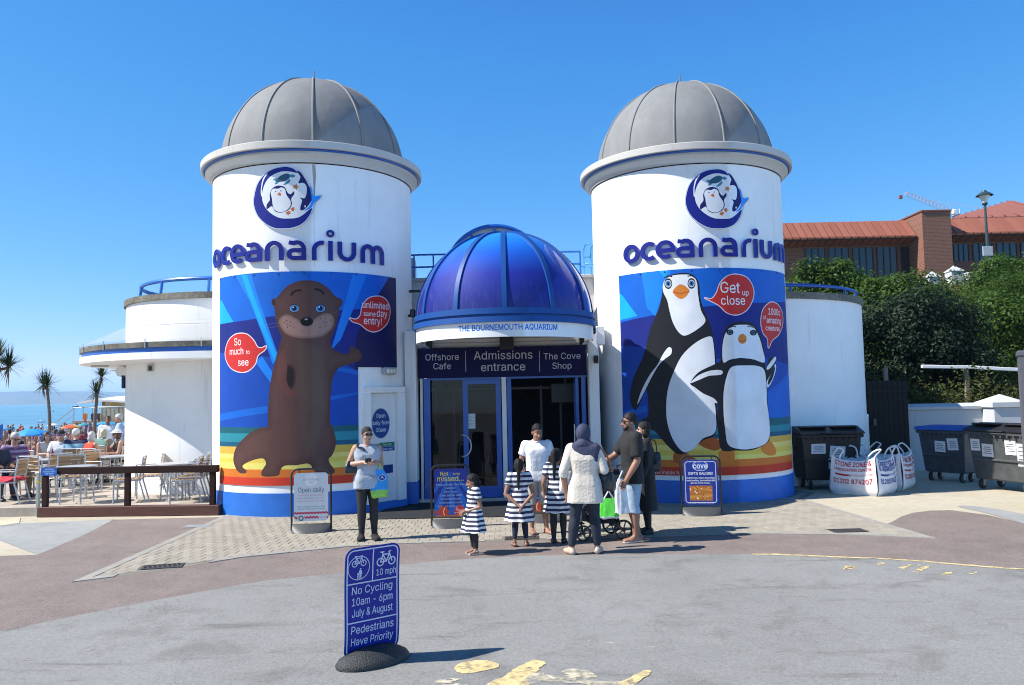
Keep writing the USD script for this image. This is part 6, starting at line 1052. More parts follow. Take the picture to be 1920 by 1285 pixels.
# aluminium chairs with teak slats: built once, then placed
m_alc = M('satin_aluminium', (0.42, 0.43, 0.44), 0.4, 0.06, 10, metal=0.35); m_teak = [M(f'teak_slat_{k}', c, 0.5, 0.18, 8, stretch=(1, 8, 8)) for k, c in zip('ab', ((0.34, 0.20, 0.085), (0.28, 0.155, 0.065)))]
def chair_parts(t):
    for sx in (-1, 1):
        part(t, 'leg', tube(spline([(sx * 0.265, -0.26, 0), (sx * 0.265, -0.255, 0.40), (sx * 0.265, -0.24, 0.64)], 4, False), 0.0155, 7), m_alc); part(t, 'leg', tube(spline([(sx * 0.255, 0.32, 0), (sx * 0.255, 0.24, 0.30), (sx * 0.255, 0.21, 0.46), (sx * 0.25, 0.27, 0.88)], 4, False), 0.0155, 7), m_alc)
        part(t, 'armrest', rbx(sx * 0.265, -0.015, 0.65, 0.045, 0.50, 0.022, 0.008), m_alc)
        part(t, 'seat_rail', rbx(sx * 0.235, 0, 0.435, 0.025, 0.48, 0.03, 0.006), m_alc)
    part(t, 'cross_bar', tube([(-0.25, -0.24, 0.42), (0.25, -0.24, 0.42)], 0.012, 6), m_alc); part(t, 'top_bar', tube([(-0.25, 0.27, 0.88), (0.25, 0.27, 0.88)], 0.0155, 7), m_alc); part(t, 'low_bar', tube([(-0.25, 0.218, 0.56), (0.25, 0.218, 0.56)], 0.012, 6), m_alc)
    for k in range(6): part(t, 'seat_slat', rbx(0, -0.20 + k * 0.08, 0.455, 0.44, 0.066, 0.014, 0.004), m_teak[k % 2])
    for k in range(4): z = 0.60 + k * 0.072; part(t, 'back_slat', move(rbx(0, 0, 0, 0.46, 0.012, 0.060, 0.004), (0, 0.222 + (z - 0.56) * 0.155, z), rx=-0.15), m_teak[(k + 1) % 2])
spots = [ # px, depth, facing (0 = towards camera, 90 = towards +x), label
    (18, 16.3, -80, 'aluminium and teak chair with a red cloth on its seat at the left edge'), (70, 17.3, 172, 'teak chair with its slatted back towards the road, beside the man in the purple polo'),
    (101, 17.9, -118, 'teak chair seen side on between the table and the steel post'), (129, 19.3, -60, 'teak chair in shadow beside the person in the black cap'), (147, 19.8, 178, 'teak chair holding the man in the navy and blue polo'),
    (176, 19.7, 170, 'teak chair holding the woman in the orange red top'), (190, 18.6, 75, 'empty dark backed chair facing the round table by the annex'), (196, 21.0, 165, 'teak chair holding the woman in the teal top'), (136, 17.0, 30, 'low grey chair behind the top rail of the fence'),
    (244, 16.2, -72, 'aluminium chair just behind the fence, half way along'), (281, 17.0, -62, 'aluminium chair against the white annex wall'), (30, 18.9, -10, 'teak chair holding the man in the purple striped polo'), (225, 20.4, -100, 'teak chair holding the woman in the white sunhat'), (112, 19.6, 0, 'teak chair holding the person in the black cap'), (205, 22.3, 40, 'half hidden chair behind the woman in teal')]
gchair = 'aluminium and teak chairs on the cafe terrace'
def spot(px, d): return np.array([(px - 960) / F_PX * d, d, TZ])
proto = None; chair_at = {}
for px, d, a, lb in spots:
    q = spot(px, d); rz = math.radians(a)
    if proto is None: proto = thing('terrace_chair', lb, 'chair', q, rz, gchair); chair_parts(proto)
    else: dup(proto, q, rz, lb, gchair)
    chair_at[lb] = (q, rz)
st = spot(352, 15.95); wh = ('bottom', 'second from bottom', 'third from bottom', 'top')
for k in range(4): dup(proto, st + [0.07 * k - 0.02, 0.17 * k, 0.045 * k], math.radians(-78 + 2 * k), f'{wh[k]} chair of the stack beside the blue tower base', gchair)
# tables
m_ttop = M('table_top_grey', (0.36, 0.36, 0.36), 0.35, 0.08, 6)
def table_parts(t, r):
    part(t, 'table_top', lathe([(0, 0.70), (r, 0.70), (r + 0.008, 0.71), (r, 0.73), (0, 0.732)], 32), m_ttop, smooth=30)
    for k in range(4): a = k * math.pi / 2 + 0.5; part(t, 'leg', tube([(r * 0.72 * math.cos(a), r * 0.72 * math.sin(a), 0.70), (r * 0.86 * math.cos(a), r * 0.86 * math.sin(a), 0)], 0.016, 7), m_alc)
    part(t, 'brace', tube([(r * 0.8 * math.cos(a), r * 0.8 * math.sin(a), 0.3) for a in np.linspace(0, 2 * math.pi, 24, endpoint=False)], 0.008, 5, closed=True), m_alc)
tb = None
for px, d, lb in ((10, 17.6, 'round table with an open newspaper at the left edge'), (112, 18.6, 'round table with drinks in front of the person in the black cap'), (217, 19.0, 'pale round table against the annex wall in front of the woman in the white sunhat'), (146, 16.15, 'grey table just behind the left bay of the fence'), (328, 16.4, 'grey table beside the stacked chairs')):
    q = spot(px, d)
    if tb is None: tb = thing('terrace_table', lb, 'table', q, 0, 'round metal cafe tables'); table_parts(tb, 0.36)
    else: dup(tb, q, random.Random(px).uniform(0, 1.5), lb, 'round metal cafe tables')
q = spot(112, 18.6) + [0, 0, 0.733]
t = thing('drink_bottle', 'dark red bottle on the table in front of the black cap', 'bottle', q + [-0.1, -0.1, 0]); part(t, 'body', lathe([(0, 0), (0.034, 0), (0.036, 0.12), (0.014, 0.18), (0.014, 0.22), (0, 0.22)], 16), M('dark_red_glass', (0.20, 0.01, 0.02), 0.1, coat=0.5)); part(t, 'cap', lathe([(0.016, 0.215), (0.016, 0.235), (0, 0.237)], 12), M('cap_white', (0.6, 0.6, 0.6), 0.4))
for k, (dx, dy) in enumerate(((0.1, -0.05), (0.17, 0.04))): t = thing('drink_glass', ('nearer' if k == 0 else 'further') + ' clear tumbler on the table in front of the black cap', 'glass', q + [dx, dy, 0]); part(t, 'wall', lathe([(0.03, 0.0), (0.036, 0.13), (0.033, 0.13), (0.027, 0.006), (0, 0.006)], 16), glass_mat('tumbler_glass', (0.92, 0.95, 0.97))); part(t, 'foot', lathe([(0, 0), (0.03, 0), (0.03, 0.005), (0, 0.005)], 16), glass_mat('tumbler_glass', (0.92, 0.95, 0.97)))
t = thing('snack_packet', 'bright green packet lying beside the dark red bottle', 'packet', q + [0, -0.16, 0.02]); part(t, 'packet', rbx(0, 0, 0, 0.16, 0.09, 0.03, 0.012), M('green_foil', (0.05, 0.42, 0.08), 0.3))
q, _ = chair_at[spots[0][3]]; rg = np.random.default_rng(8); g_ = np.linspace(-1, 1, 13); A_, B_ = np.meshgrid(g_, g_, indexing='ij'); V = np.stack([A_ * 0.24, B_ * 0.24, 0.03 + 0.05 * meshkit.noise(np.stack([A_ * 3 + 3, B_ * 3, 0 * A_], -1), 2) - 0.11 * np.clip(np.maximum(abs(A_), abs(B_)) - 0.86, 0, 1) * 4], -1).reshape(-1, 3); I, J = np.meshgrid(np.arange(12), np.arange(12), indexing='ij'); I, J = I.ravel(), J.ravel()
tag(part(None, 'red_cloth', move((V, np.stack([I * 13 + J, (I + 1) * 13 + J, (I + 1) * 13 + J + 1, I * 13 + J + 1], 1)), q + [0, 0, 0.465]), M('red_cotton', (0.55, 0.02, 0.04), 0.8, 0.15, 10), smooth=True), 'crumpled red cloth lying on the chair at the left edge', 'cloth')

# parasols
def parasol(label, c, r, h, top, cols, slope=0.3, n=8, group='sun parasols on the beach'):
    t = thing('parasol', label, 'parasol', c, 0.2, group)
    part(t, 'pole', tube([(0, 0, 0), (0, 0, h)], 0.02, 6), m_alc)
    for k in range(n):
        a = np.linspace(2 * math.pi * k / n, 2 * math.pi * (k + 1) / n, 5); V, F_ = [(0, 0, h)], []
        for j, f in enumerate((0.33, 0.66, 1.0)):
            sag = 1 - 0.05 * f * np.sin(np.linspace(0, math.pi, 5)); V += [(r * f * sg * math.cos(x), r * f * sg * math.sin(x), h - slope * r * f ** 1.7) for x, sg in zip(a, sag)]
        V += [(r * math.cos(x), r * math.sin(x), h - slope * r - 0.10 * r) for x in a]
        for i in range(4): F_.append((0, 1 + i, 2 + i))
        for j in range(3):
            for i in range(4): b = 1 + j * 5 + i; F_ += [(b, b + 5, b + 6), (b, b + 6, b + 1)]
        part(t, 'canopy_gore', (np.array(V), np.array(F_)), M('parasol_' + cols[k % len(cols)][0], cols[k % len(cols)][1], 0.7, 0.05, 4), smooth=40)
    return t
azure = ('azure', (0.01, 0.25, 0.62)); sk = ('sky', (0.02, 0.32, 0.68))
def bspot(px, py, d): return PY(px, py, d)
def bz(d): return -1.3 - (d - 33) * 0.0125 if d > 33 else 0.0
for lb, px, py, d, r, cols in (('large bright blue parasol behind the man in the purple polo', 60, 804, 27.0, 0.57, [azure]), ('sky blue parasol behind the two standing men', 200, 791, 31.0, 0.42, [sk]), ('red and orange striped parasol on the beach beyond the black cap', 134, 796, 52.0, 0.58, [('orange', (0.62, 0.12, 0.02)), ('gold', (0.6, 0.42, 0.12)), ('red', (0.55, 0.03, 0.02))]), ('pale cream parasol on the beach right of the left palm', 100, 794, 60.0, 0.42, [('cream', (0.6, 0.6, 0.56))]), ('small green and blue beach tent dome beside the beach hut steps', 157, 794, 56.0, 0.36, [('leaf', (0.02, 0.30, 0.16)), azure]), ('distant blue parasol at the left edge of the beach', 10, 802, 62.0, 0.4, [azure])):
    p = bspot(px, py, d); z0 = bz(d); parasol(lb, (p[0], d, z0), r, p[2] - z0, 0, cols)
p = spot(1.5, 22.0); t = thing('blue_post', 'blue painted post with a cross board at the left edge of the terrace', 'post', p); zt = PY(2, 795, 22)[2] - TZ; part(t, 'post', rbx(0, 0, zt / 2, 0.09, 0.09, zt, 0.01), m_bluemetal); part(t, 'board', rbx(-0.1, -0.06, zt - 0.08, 0.4, 0.03, 0.14, 0.01), m_bluemetal); part(t, 'lower_board', rbx(-0.1, -0.06, zt - 0.62, 0.5, 0.03, 0.1, 0.01), m_bluemetal)

# cabbage palms
m_ptrunk = M('palm_trunk', (0.13, 0.10, 0.085), 0.9, 0.3, 10, 0.5, 40, stretch=(1, 1, 3)); lf_palm = leaf_mat('palm_blade', (0.020, 0.045, 0.018), (0.05, 0.085, 0.03), 0.2); lf_pdry = leaf_mat('palm_dead_blade', (0.12, 0.10, 0.06), (0.2, 0.17, 0.1), 0.2)
def blades(c, n, L_, rng, lo=-0.5, w=0.032):
    V, F_ = [], []
    for i in range(n):
        az = rng.uniform(0, 2 * math.pi); el = lo + (1.45 - lo) * rng.random() ** 0.8; l = L_ * rng.uniform(0.75, 1.15); d = np.array([math.cos(az) * math.cos(el), math.sin(az) * math.cos(el), math.sin(el)]); s_ = np.array([-math.sin(az), math.cos(az), 0]); k = len(V); droop = 0.18 * l * (1 - el / 1.6)
        for f in (0.05, 0.35, 0.7, 1.0): o = c + d * l * f - np.array([0, 0, droop * f ** 2.2]); ww = w * (0.6, 1.0, 0.75, 0.06)[(0.05, 0.35, 0.7, 1.0).index(f)]; V += [o - s_ * ww / 2, o + s_ * ww / 2]
        for j in range(3): a = k + 2 * j; F_ += [(a, a + 1, a + 3), (a, a + 3, a + 2)]
    return np.array(V), np.array(F_)
for lb, d, trunk, heads, L_ in (('slim palm with a double crown left of the beach hut', 30.0, ((93.5, 830), (93, 790), (91, 755), (88.5, 731)), ((88.5, 724), (78, 721)), 0.55), ('forked palm with two crowns at different heights beside the annex', 28.5, ((177, 830), (178, 790), (181, 755), (182, 742)), ((179.5, 737), (188, 706)), 0.44), ('palm whose crowns reach in at the left edge above the sea', 22.0, ((-22, 850), (-20, 780), (-16, 720), (-10, 690)), ((-4, 668), (12, 688)), 0.50)):
    rg = np.random.default_rng(int(d * 10)); tp = [PY(x, y, d) for x, y in trunk]; tp[0][2] = 0.0; t = thing('palm_tree', lb, 'palm', (tp[0][0], d, 0.0), 0, 'palms on the promenade'); part(t, 'trunk', tube(spline(tp, 4, False), np.linspace(0.066, 0.046, 13), 9), m_ptrunk, world=True)
    for k, (hx_, hy_) in enumerate(heads):
        h = PY(hx_, hy_, d) + [0, 0.1 * k, 0]; part(t, 'branch', tube(spline([tp[-1], tp[-1] * 0.4 + h * 0.6 + [0, 0, -0.05], h], 3, False), 0.04, 7), m_ptrunk, world=True); cr_ = part(t, 'crown', blades(h, 95, L_ * 1.2, rg, w=0.024), lf_palm, smooth=False, world=True); part(cr_, 'dead_blades', blades(h - [0, 0, 0.06], 26, L_ * 0.8, rg, -1.4), lf_pdry, smooth=False, world=True)

# lifeguard hut on stilts, with steps
D = 62.0; m_hut = M('cream_hut_board', (0.62, 0.54, 0.38), 0.6, 0.08, 3); hp = lambda px, py: PY(px, py, D); hut = thing('beach_hut', 'cream lifeguard hut with curved white roof on a raised deck', 'hut', (hp(211, 790)[0], D, bz(D))); x0, x1 = hp(189, 770)[0], hp(250, 770)[0]; zf, zr2_ = hp(200, 788)[2], hp(200, 752)[2]
Q = lambda n, m, mt, **k: part(hut, n, m, mt, world=True, **k)
Q('wall', cat(bx((x0 + x1) / 2, D + 1.5, (zf + zr2_) / 2, x1 - x0, 2.6, zr2_ - zf)), m_hut)
rp = [hp(155, 754), hp(172, 751), hp(188, 749), hp(215, 750), hp(255, 752.5)]; V = []
for q in spline(rp, 4, False): V += [(q[0], D - 0.7, q[2]), (q[0], D + 3.4, q[2] + 0.25), (q[0], D - 0.7, q[2] - 0.14), (q[0], D + 3.4, q[2] + 0.11)]
n_ = len(V) // 4; Fq = [t_ for i in range(n_ - 1) for (a, b) in ((0, 1), (1, 3), (3, 2), (2, 0)) for t_ in ((4 * i + a, 4 * i + b, 4 * i + 4 + b), (4 * i + a, 4 * i + 4 + b, 4 * i + 4 + a))] + [(0, 2, 3), (0, 3, 1), (4 * n_ - 4, 4 * n_ - 3, 4 * n_ - 1), (4 * n_ - 4, 4 * n_ - 1, 4 * n_ - 2)]
Q('roof', (np.array(V), np.array(Fq)), m_wpaint, smooth=30)
for a, b, c_, d_, mt in ((190, 199, 761, 781, 'pale_glass'), (206, 216, 762, 776, 'pale_glass'), (219.5, 227, 762, 776, 'dark_glass'), (192.5, 197.5, 770, 776, 'dark_glass')):
    p0, p1 = hp(a, d_), hp(b, c_); Q('window', bx((p0[0] + p1[0]) / 2, D + 0.18, (p0[2] + p1[2]) / 2, p1[0] - p0[0], 0.05 if mt == 'pale_glass' else 0.09, p1[2] - p0[2]), M('hut_' + mt, (0.30, 0.50, 0.58) if mt == 'pale_glass' else (0.06, 0.08, 0.10), 0.2))
Q('badge', bx(hp(191.5, 757)[0], D + 0.18, hp(191.5, 757)[2], 0.18, 0.05, 0.22), M('badge_green', (0.2, 0.22, 0.05), 0.5)); Q('name_board', bx(hp(213, 759)[0], D + 0.18, hp(213, 758.5)[2], 0.62, 0.05, 0.09), M('board_yellow', (0.55, 0.40, 0.05), 0.5))
Q('deck', bx((x0 + x1) / 2 - 0.9, D + 1.2, zf - 0.08, x1 - x0 + 1.8, 3.8, 0.14), M('deck_board', (0.3, 0.26, 0.2), 0.8, 0.2, 4))
for k in range(5): Q('stilt', bx(x0 - 1.6 + k * (x1 - x0 + 1.5) / 4, D - 0.4, (zf + bz(D)) / 2 - 0.1, 0.14, 0.14, zf - bz(D)), M('deck_board', (0.3, 0.26, 0.2), 0.8, 0.2, 4))
zrail = hp(170, 780)[2]; Q('rail', tube([(x0 - 1.75, D - 0.6, zf + 1.0), (x1, D - 0.6, zf + 1.0)], 0.04, 5), m_alc)
for k in range(26): Q('baluster', tube([(x0 + 0.2 + k * 0.1, D - 0.6, zf), (x0 + 0.2 + k * 0.1, D - 0.6, zf + 1.0)], 0.02, 4), m_hut)
for k in range(4): Q('rail_post', tube([(x0 - 1.75 + k * 0.7, D - 0.6, zf), (x0 - 1.75 + k * 0.7, D - 0.6, zf + 1.0)], 0.035, 5), m_alc)
sx0 = x0 - 1.75
for k in range(9): Q('step', bx(sx0 - 0.25 - 0.28 * k, D, zf - 0.2 * (k + 1), 0.3, 1.0, 0.05), M('deck_board', (0.3, 0.26, 0.2), 0.8, 0.2, 4))
Q('stair_rail', tube([(sx0, D - 0.5, zf + 1.0), (sx0 - 2.5, D - 0.5, zf - 0.9)], 0.04, 5), m_alc); Q('stair_rail', tube([(sx0, D - 0.5, zf + 0.5), (sx0 - 2.5, D - 0.5, zf - 1.4)], 0.03, 5), m_alc)
for px, c_, nm in ((169, (0.55, 0.12, 0.02), 'orange and black wetsuit drying on the hut rail'), (183, (0.03, 0.03, 0.06), 'small dark cloth hanging on the hut rail beside the forked palm'), (194, (0.05, 0.02, 0.04), 'dark wetsuit hanging on the hut rail below the hut window')):
    q = hp(px, 781.5); t = thing('hung_wetsuit', nm, 'wetsuit', (q[0], D - 0.68, q[2])); w = 0.2; part(t, 'body', rbx(0, 0, 0.1, w, 0.05, 0.36, 0.02), M(f'suit_{px}', c_, 0.7)); part(t, 'sleeve', cat(bx(-w * 0.62, 0, 0.02, 0.07, 0.04, 0.42)), M(f'suit_{px}', c_, 0.7)); part(t, 'sleeve', bx(w * 0.62, 0, 0.04, 0.07, 0.04, 0.38), M('suit_trim', (0.4, 0.35, 0.03), 0.7)); part(t, 'leg', bx(-0.05, 0, -0.22, 0.08, 0.04, 0.3), M(f'suit_{px}', c_, 0.7)); part(t, 'leg', bx(0.05, 0, -0.2, 0.08, 0.04, 0.28), M(f'suit_{px}', c_, 0.7))
# boats and a buoy on the water
def hull(L_, W_, H_): 
    p = [(x * L_ / 2, y * W_ / 2 * (1 - max(x, 0) ** 3), z) for x in np.linspace(-1, 1, 9) for y in (-1, 1) for z in (H_ * (1 + 0.35 * max(x, 0)),)] + [(x * L_ / 2 * 0.9, y * W_ / 2 * 0.6 * (1 - max(x, 0) ** 2), 0) for x in np.linspace(-1, 1, 9) for y in (-1, 1)]; return arr(m3.Manifold.hull_points(np.array(p)))
def spt(px, py): q = G(px, py, -2.45); return q
q = spt(142, 763.5); k = q[1] / F_PX; t = thing('motor_boat', 'dark hulled motor boat with a white cabin far out on the bay', 'boat', q); part(t, 'hull', hull(11.5 * k, 3 * k, 1.6 * k), M('dark_hull', (0.02, 0.03, 0.05), 0.4)); part(t, 'cabin', move(rbx(0, 0, 0, 4.5 * k, 2 * k, 1.8 * k, 0.3 * k), (-0.5 * k, 0, 2.4 * k)), m_wpaint); part(t, 'windscreen', move(bx(0, 0, 0, 1.0 * k, 1.8 * k, 0.8 * k), (2.2 * k, 0, 2.4 * k)), m_black)
q = spt(78, 792); k = q[1] / F_PX; t = thing('pedal_boat', 'white pedal boat near the shore with a dark figure on it', 'boat', q); part(t, 'hull', hull(16 * k, 6 * k, 2.6 * k), m_wpaint); part(t, 'seat', move(rbx(0, 0, 0, 3 * k, 4 * k, 1.5 * k, 0.3 * k), (-1 * k, 0, 3.2 * k)), m_alc)
q = spt(100, 772); k = q[1] / F_PX; t = thing('sea_buoy', 'tiny dark buoy floating right of the left palm trunk', 'buoy', q); part(t, 'float', move(trimesh.creation.icosphere(2, 1.0), (0, 0, 0.6 * k), s=(1.2 * k, 1.2 * k, 1.0 * k)), m_black); part(t, 'mast', tube([(0, 0, 1 * k), (0.2 * k, 0, 2.6 * k)], 0.3 * k, 5), m_black)
# ================================================================== FREE STANDING SIGNS
def rrect(w, h, r, cx=0.0, cy=0.0): return affinity.translate(sbox(-w / 2 + r, -h / 2 + r, w / 2 - r, h / 2 - r).buffer(r, 8), cx, cy)
def bike(x, y, s, w=0.07):
    w2 = w * s; R = lambda cx: Point(x + cx * s, y + 0.26 * s).buffer(0.26 * s, 12).difference(Point(x + cx * s, y + 0.26 * s).buffer(0.26 * s - w2, 12)); l = lambda *p: LineString([(x + a * s, y + b * s) for a, b in p]).buffer(w2 / 2)
    return unary_union([R(-0.38), R(0.40), l((-0.38, 0.26), (-0.24, 0.70), (0.20, 0.70), (0.02, 0.26), (-0.24, 0.70)), l((0.40, 0.26), (0.17, 0.84), (0.28, 0.88)), l((-0.24, 0.70), (-0.28, 0.84), (-0.38, 0.86)), l((-0.38, 0.26), (0.02, 0.26)), l((-0.36, 0.86), (-0.18, 0.86))])
def walker(x, y, s):
    l = lambda w, *p: LineString([(x + a * s, y + b * s) for a, b in p]).buffer(w * s / 2)
    return unary_union([Point(x, y + 0.92 * s).buffer(0.075 * s), l(0.2, (0, 0.5), (0, 0.72)), l(0.09, (0.05, 0.45), (0.07, 0.02)), l(0.09, (-0.05, 0.45), (-0.06, 0.02)), l(0.07, (0.10, 0.76), (0.15, 0.44)), l(0.07, (-0.10, 0.76), (-0.18, 0.42)),
        Point(x - 0.26 * s, y + 0.50 * s).buffer(0.06 * s), l(0.12, (-0.26, 0.26), (-0.26, 0.38)), l(0.06, (-0.23, 0.24), (-0.22, 0.02)), l(0.06, (-0.29, 0.24), (-0.31, 0.02))])
def fit(g, w): b = g.bounds; return affinity.scale(g, min(1.0, w / (b[2] - b[0])), 1)
sb, sw = (0.007, 0.017, 0.22), (0.55, 0.58, 0.66); RZ = math.radians(38); sc = np.array([-1.165, 6.66]); SW, SH, Z0 = 0.495, 0.87, 0.075
U_ = np.array([math.cos(RZ), math.sin(RZ), 0]); N_ = np.array([math.sin(RZ), -math.cos(RZ), 0])
def bend(v): t = np.clip(v / SH, 0, 1); return -0.055 * np.sin(t * 2.6) + 0.03 * t ** 2 - 0.10 * (1 - t) ** 4 + 0.03
def flex(off=0.0):
    def fn(uv):
        lean = 0.035 * (uv[:, 1] / SH - 0.5); p = np.array([sc[0], sc[1], Z0]) + (uv[:, :1] - lean[:, None] * 0.6) * U_ + uv[:, 1:] * [0, 0, 1] + (bend(uv[:, 1]) + off)[:, None] * N_
        e = 1e-3; d = (bend(uv[:, 1] + e) - bend(uv[:, 1] - e)) / (2 * e); n = N_[None] - d[:, None] * np.array([0, 0, 1.0]); return p, n / np.linalg.norm(n, axis=1, keepdims=True) * (1 if off >= 0 else -1)
    return fn
full = rrect(SW, SH + 0.02, 0.075, 0, SH / 2 - 0.01); inner = full.buffer(-0.016); line = inner.difference(inner.buffer(-0.010))
L = [(full, sb, 'panel'), (line, sw, 'panel'), (sbox(-SW / 2 + 0.02, 0.575, SW / 2 - 0.02, 0.585), sw, 'panel'), (sbox(-SW / 2 + 0.02, 0.265, SW / 2 - 0.02, 0.275), sw, 'panel'), (sbox(-0.005, 0.58, 0.005, SH - 0.03), sw, 'panel')]
o = Point(-0.125, 0.705).buffer(0.098, 20); L += [(o.difference(o.buffer(-0.006)), sw, 'panel'), (bike(-0.125, 0.715, 0.10), sw, 'panel'), (walker(-0.11, 0.617, 0.085), sw, 'panel'), (bike(0.120, 0.690, 0.135, 0.075), sw, 'panel'), (fit(text('10 mph', 0.052, 0.125, 0.618), 0.18), sw, 'panel')]
for w, y in (('No Cycling', 0.495), ('10am - 6pm', 0.405), ('July & August', 0.315)): L.append((fit(text(w, 0.060, 0, y, shear=0.08), 0.37), sw, 'panel'))
for w, y in (('Pedestrians', 0.180), ('Have Priority', 0.085)): L.append((fit(text(w, 0.062, 0, y, shear=0.08), 0.385), sw, 'panel'))
fs = thing('flexible_sign', 'curved blue no cycling sign in a black rubber base standing on the road', 'sign', (sc[0], sc[1], 0), RZ)
prints(fs, flatten(L), flex(), m_sign, 0.03, 1)
bk = flatten([(full, sb, 'back')]); prints(fs, bk, flex(-0.006), m_sign, 0.03, 1)
rp = []; r_ = full.exterior.segmentize(0.03); rc = np.array(r_.coords)[:-1]; A_, B_ = flex()(rc)[0], flex(-0.006)(rc)[0]; n = len(rc); k = np.arange(n); j = (k + 1) % n; part(fs, 'edge', (np.vstack([A_, B_]), np.vstack([np.stack([k, j, j + n], 1), np.stack([k, j + n, k + n], 1)])), M('sign_edge', (0.012, 0.02, 0.2), 0.5), smooth=False, world=True)
bp = []
for z, a, b in ((0, .365, .205), (.03, .375, .215), (.065, .345, .19), (.10, .27, .14), (.128, .2, .085), (.135, .1, .04)): bp += [(.86 * a * math.cos(t), .9 * b * math.sin(t) + 0.02, z) for t in np.linspace(0, 2 * math.pi, 40, endpoint=False)]
part(fs, 'rubber_base', m3.Manifold.hull_points(np.array(bp)), M('rubber_base', (0.022, 0.024, 0.024), 0.45, 0.2, 10, 1.0, 110), 50)
m_frame = M('black_tube_frame', (0.014, 0.014, 0.015), 0.35, 0.1, 6); m_foot = M('grey_sign_foot', (0.050, 0.052, 0.054), 0.5, 0.15, 6, 0.2)
def a_board(label, p, rz, bg, layers, w=0.62, h=1.03, extra=None):
    t = thing('pavement_sign', label, 'sign', (p[0], p[1], 0.012), rz); r = 0.11
    path = [(-w / 2, 0, 0.03), (-w / 2, 0.0, h - r)] + [(-w / 2 + r - r * math.cos(a), 0, h - r + r * math.sin(a)) for a in np.linspace(0.2, math.pi / 2, 6)] + [(w / 2 - r + r * math.sin(a), 0, h - r + r * math.cos(a)) for a in np.linspace(0, math.pi / 2 - 0.2, 6)] + [(w / 2, 0, h - r), (w / 2, 0, 0.03)]
    part(t, 'frame', tube(path, 0.0165, 8), m_frame)
    for sx in (-0.3, 0.3): part(t, 'hook', bx(sx * w, 0, h - 0.045, 0.014, 0.02, 0.07), m_frame)
    pts = [(x * w / 2, 0.17, z) for x in (-1, 1) for z in (0, 0.05)] + [(0.5 * w * math.sin(a) * 1.02, -0.17 * math.cos(a) - 0.02, 0) for a in np.linspace(-1.3, 1.3, 14)] + [(0.47 * w * math.sin(a), -0.13 * math.cos(a), 0.04) for a in np.linspace(-1.3, 1.3, 14)] + [(x * w * 0.48, y, 0.13) for x in (-1, 1) for y in (-0.02, 0.02)]
    part(t, 'foot', m3.Manifold.hull_points(np.array(pts)), m_foot, 40)
    pw, ph, pz = w - 0.085, h - 0.235, 0.17 + (h - 0.235) / 2 + 0.005; pan = rrect(pw, ph, 0.06); part(t, 'board', move(trimesh.creation.extrude_polygon(pan, 0.012, engine='earcut'), (0, 0.006, pz), rx=math.pi / 2), M('board_back', (0.25, 0.26, 0.28), 0.5))
    L = [(pan, bg, 'poster')] + [(g.intersection(pan), c, 'poster') for g, c in layers(pw, ph)]
    o = np.array([p[0] + 0.0135 * math.sin(rz) * 1.0, p[1] - 0.0135 * math.cos(rz), pz + 0.012]); prints(t, flatten(L), flat_fn(o, (math.cos(rz), math.sin(rz), 0), (0, 0, 1)), m_sign); return t
def wave(y, amp, n, th, w): x = np.linspace(-w / 2, w / 2, 8 * n + 1); return LineString(np.column_stack([x, y + amp * np.sin(np.linspace(0, 2 * math.pi * n, 8 * n + 1))])).buffer(th / 2)
def cafe(w, h):
    ink, red = (0.05, 0.07, 0.10), (0.42, 0.04, 0.09); L = [(Point(0, 0.27).buffer(0.105, 20), (0.62, 0.66, 0.70)), (text('OFFSHORE', 0.036, 0, 0.255), (0.22, 0.27, 0.33)), (text('cafe', 0.02, 0, 0.22), red), (text('~  ~', 0.03, 0, 0.31), (0.3, 0.35, 0.4)), (text('Open daily', 0.075, 0, 0.075, sx=0.8), ink)]
    for k, s_ in enumerate(('Hot and Cold Beverages,', 'Cakes, Breakfasts, Light Bites,', 'Salads, Kids Meals, Hot Meals')): L.append((fit(text(s_, 0.026, 0, 0.015 - 0.047 * k, shear=0.2), w * .82), (0.45, 0.22, 0.26)))
    for k, s_ in enumerate(('Why not enjoy with your coffee', 'pleasant views across the bay')): L.append((text(s_, 0.022, 0, -0.165 - 0.034 * k), ink))
    L += [(wave(-0.255, 0.009, 11, 0.026, w), red), (wave(-0.325, 0.009, 11, 0.026, w).difference(Point(-w * .30, -0.335).buffer(0.055)).difference(sbox(w * .22, -0.37, w * .46, -0.29)), red), (Point(-w * .30, -0.335).buffer(0.042), (0.04, 0.10, 0.10)), (Point(-w * .30, -0.335).buffer(0.024), (0.5, 0.55, 0.55)), (text('FRESH', 0.03, w * .33, -0.342), (0.5, 0.2, 0.25))]; return L
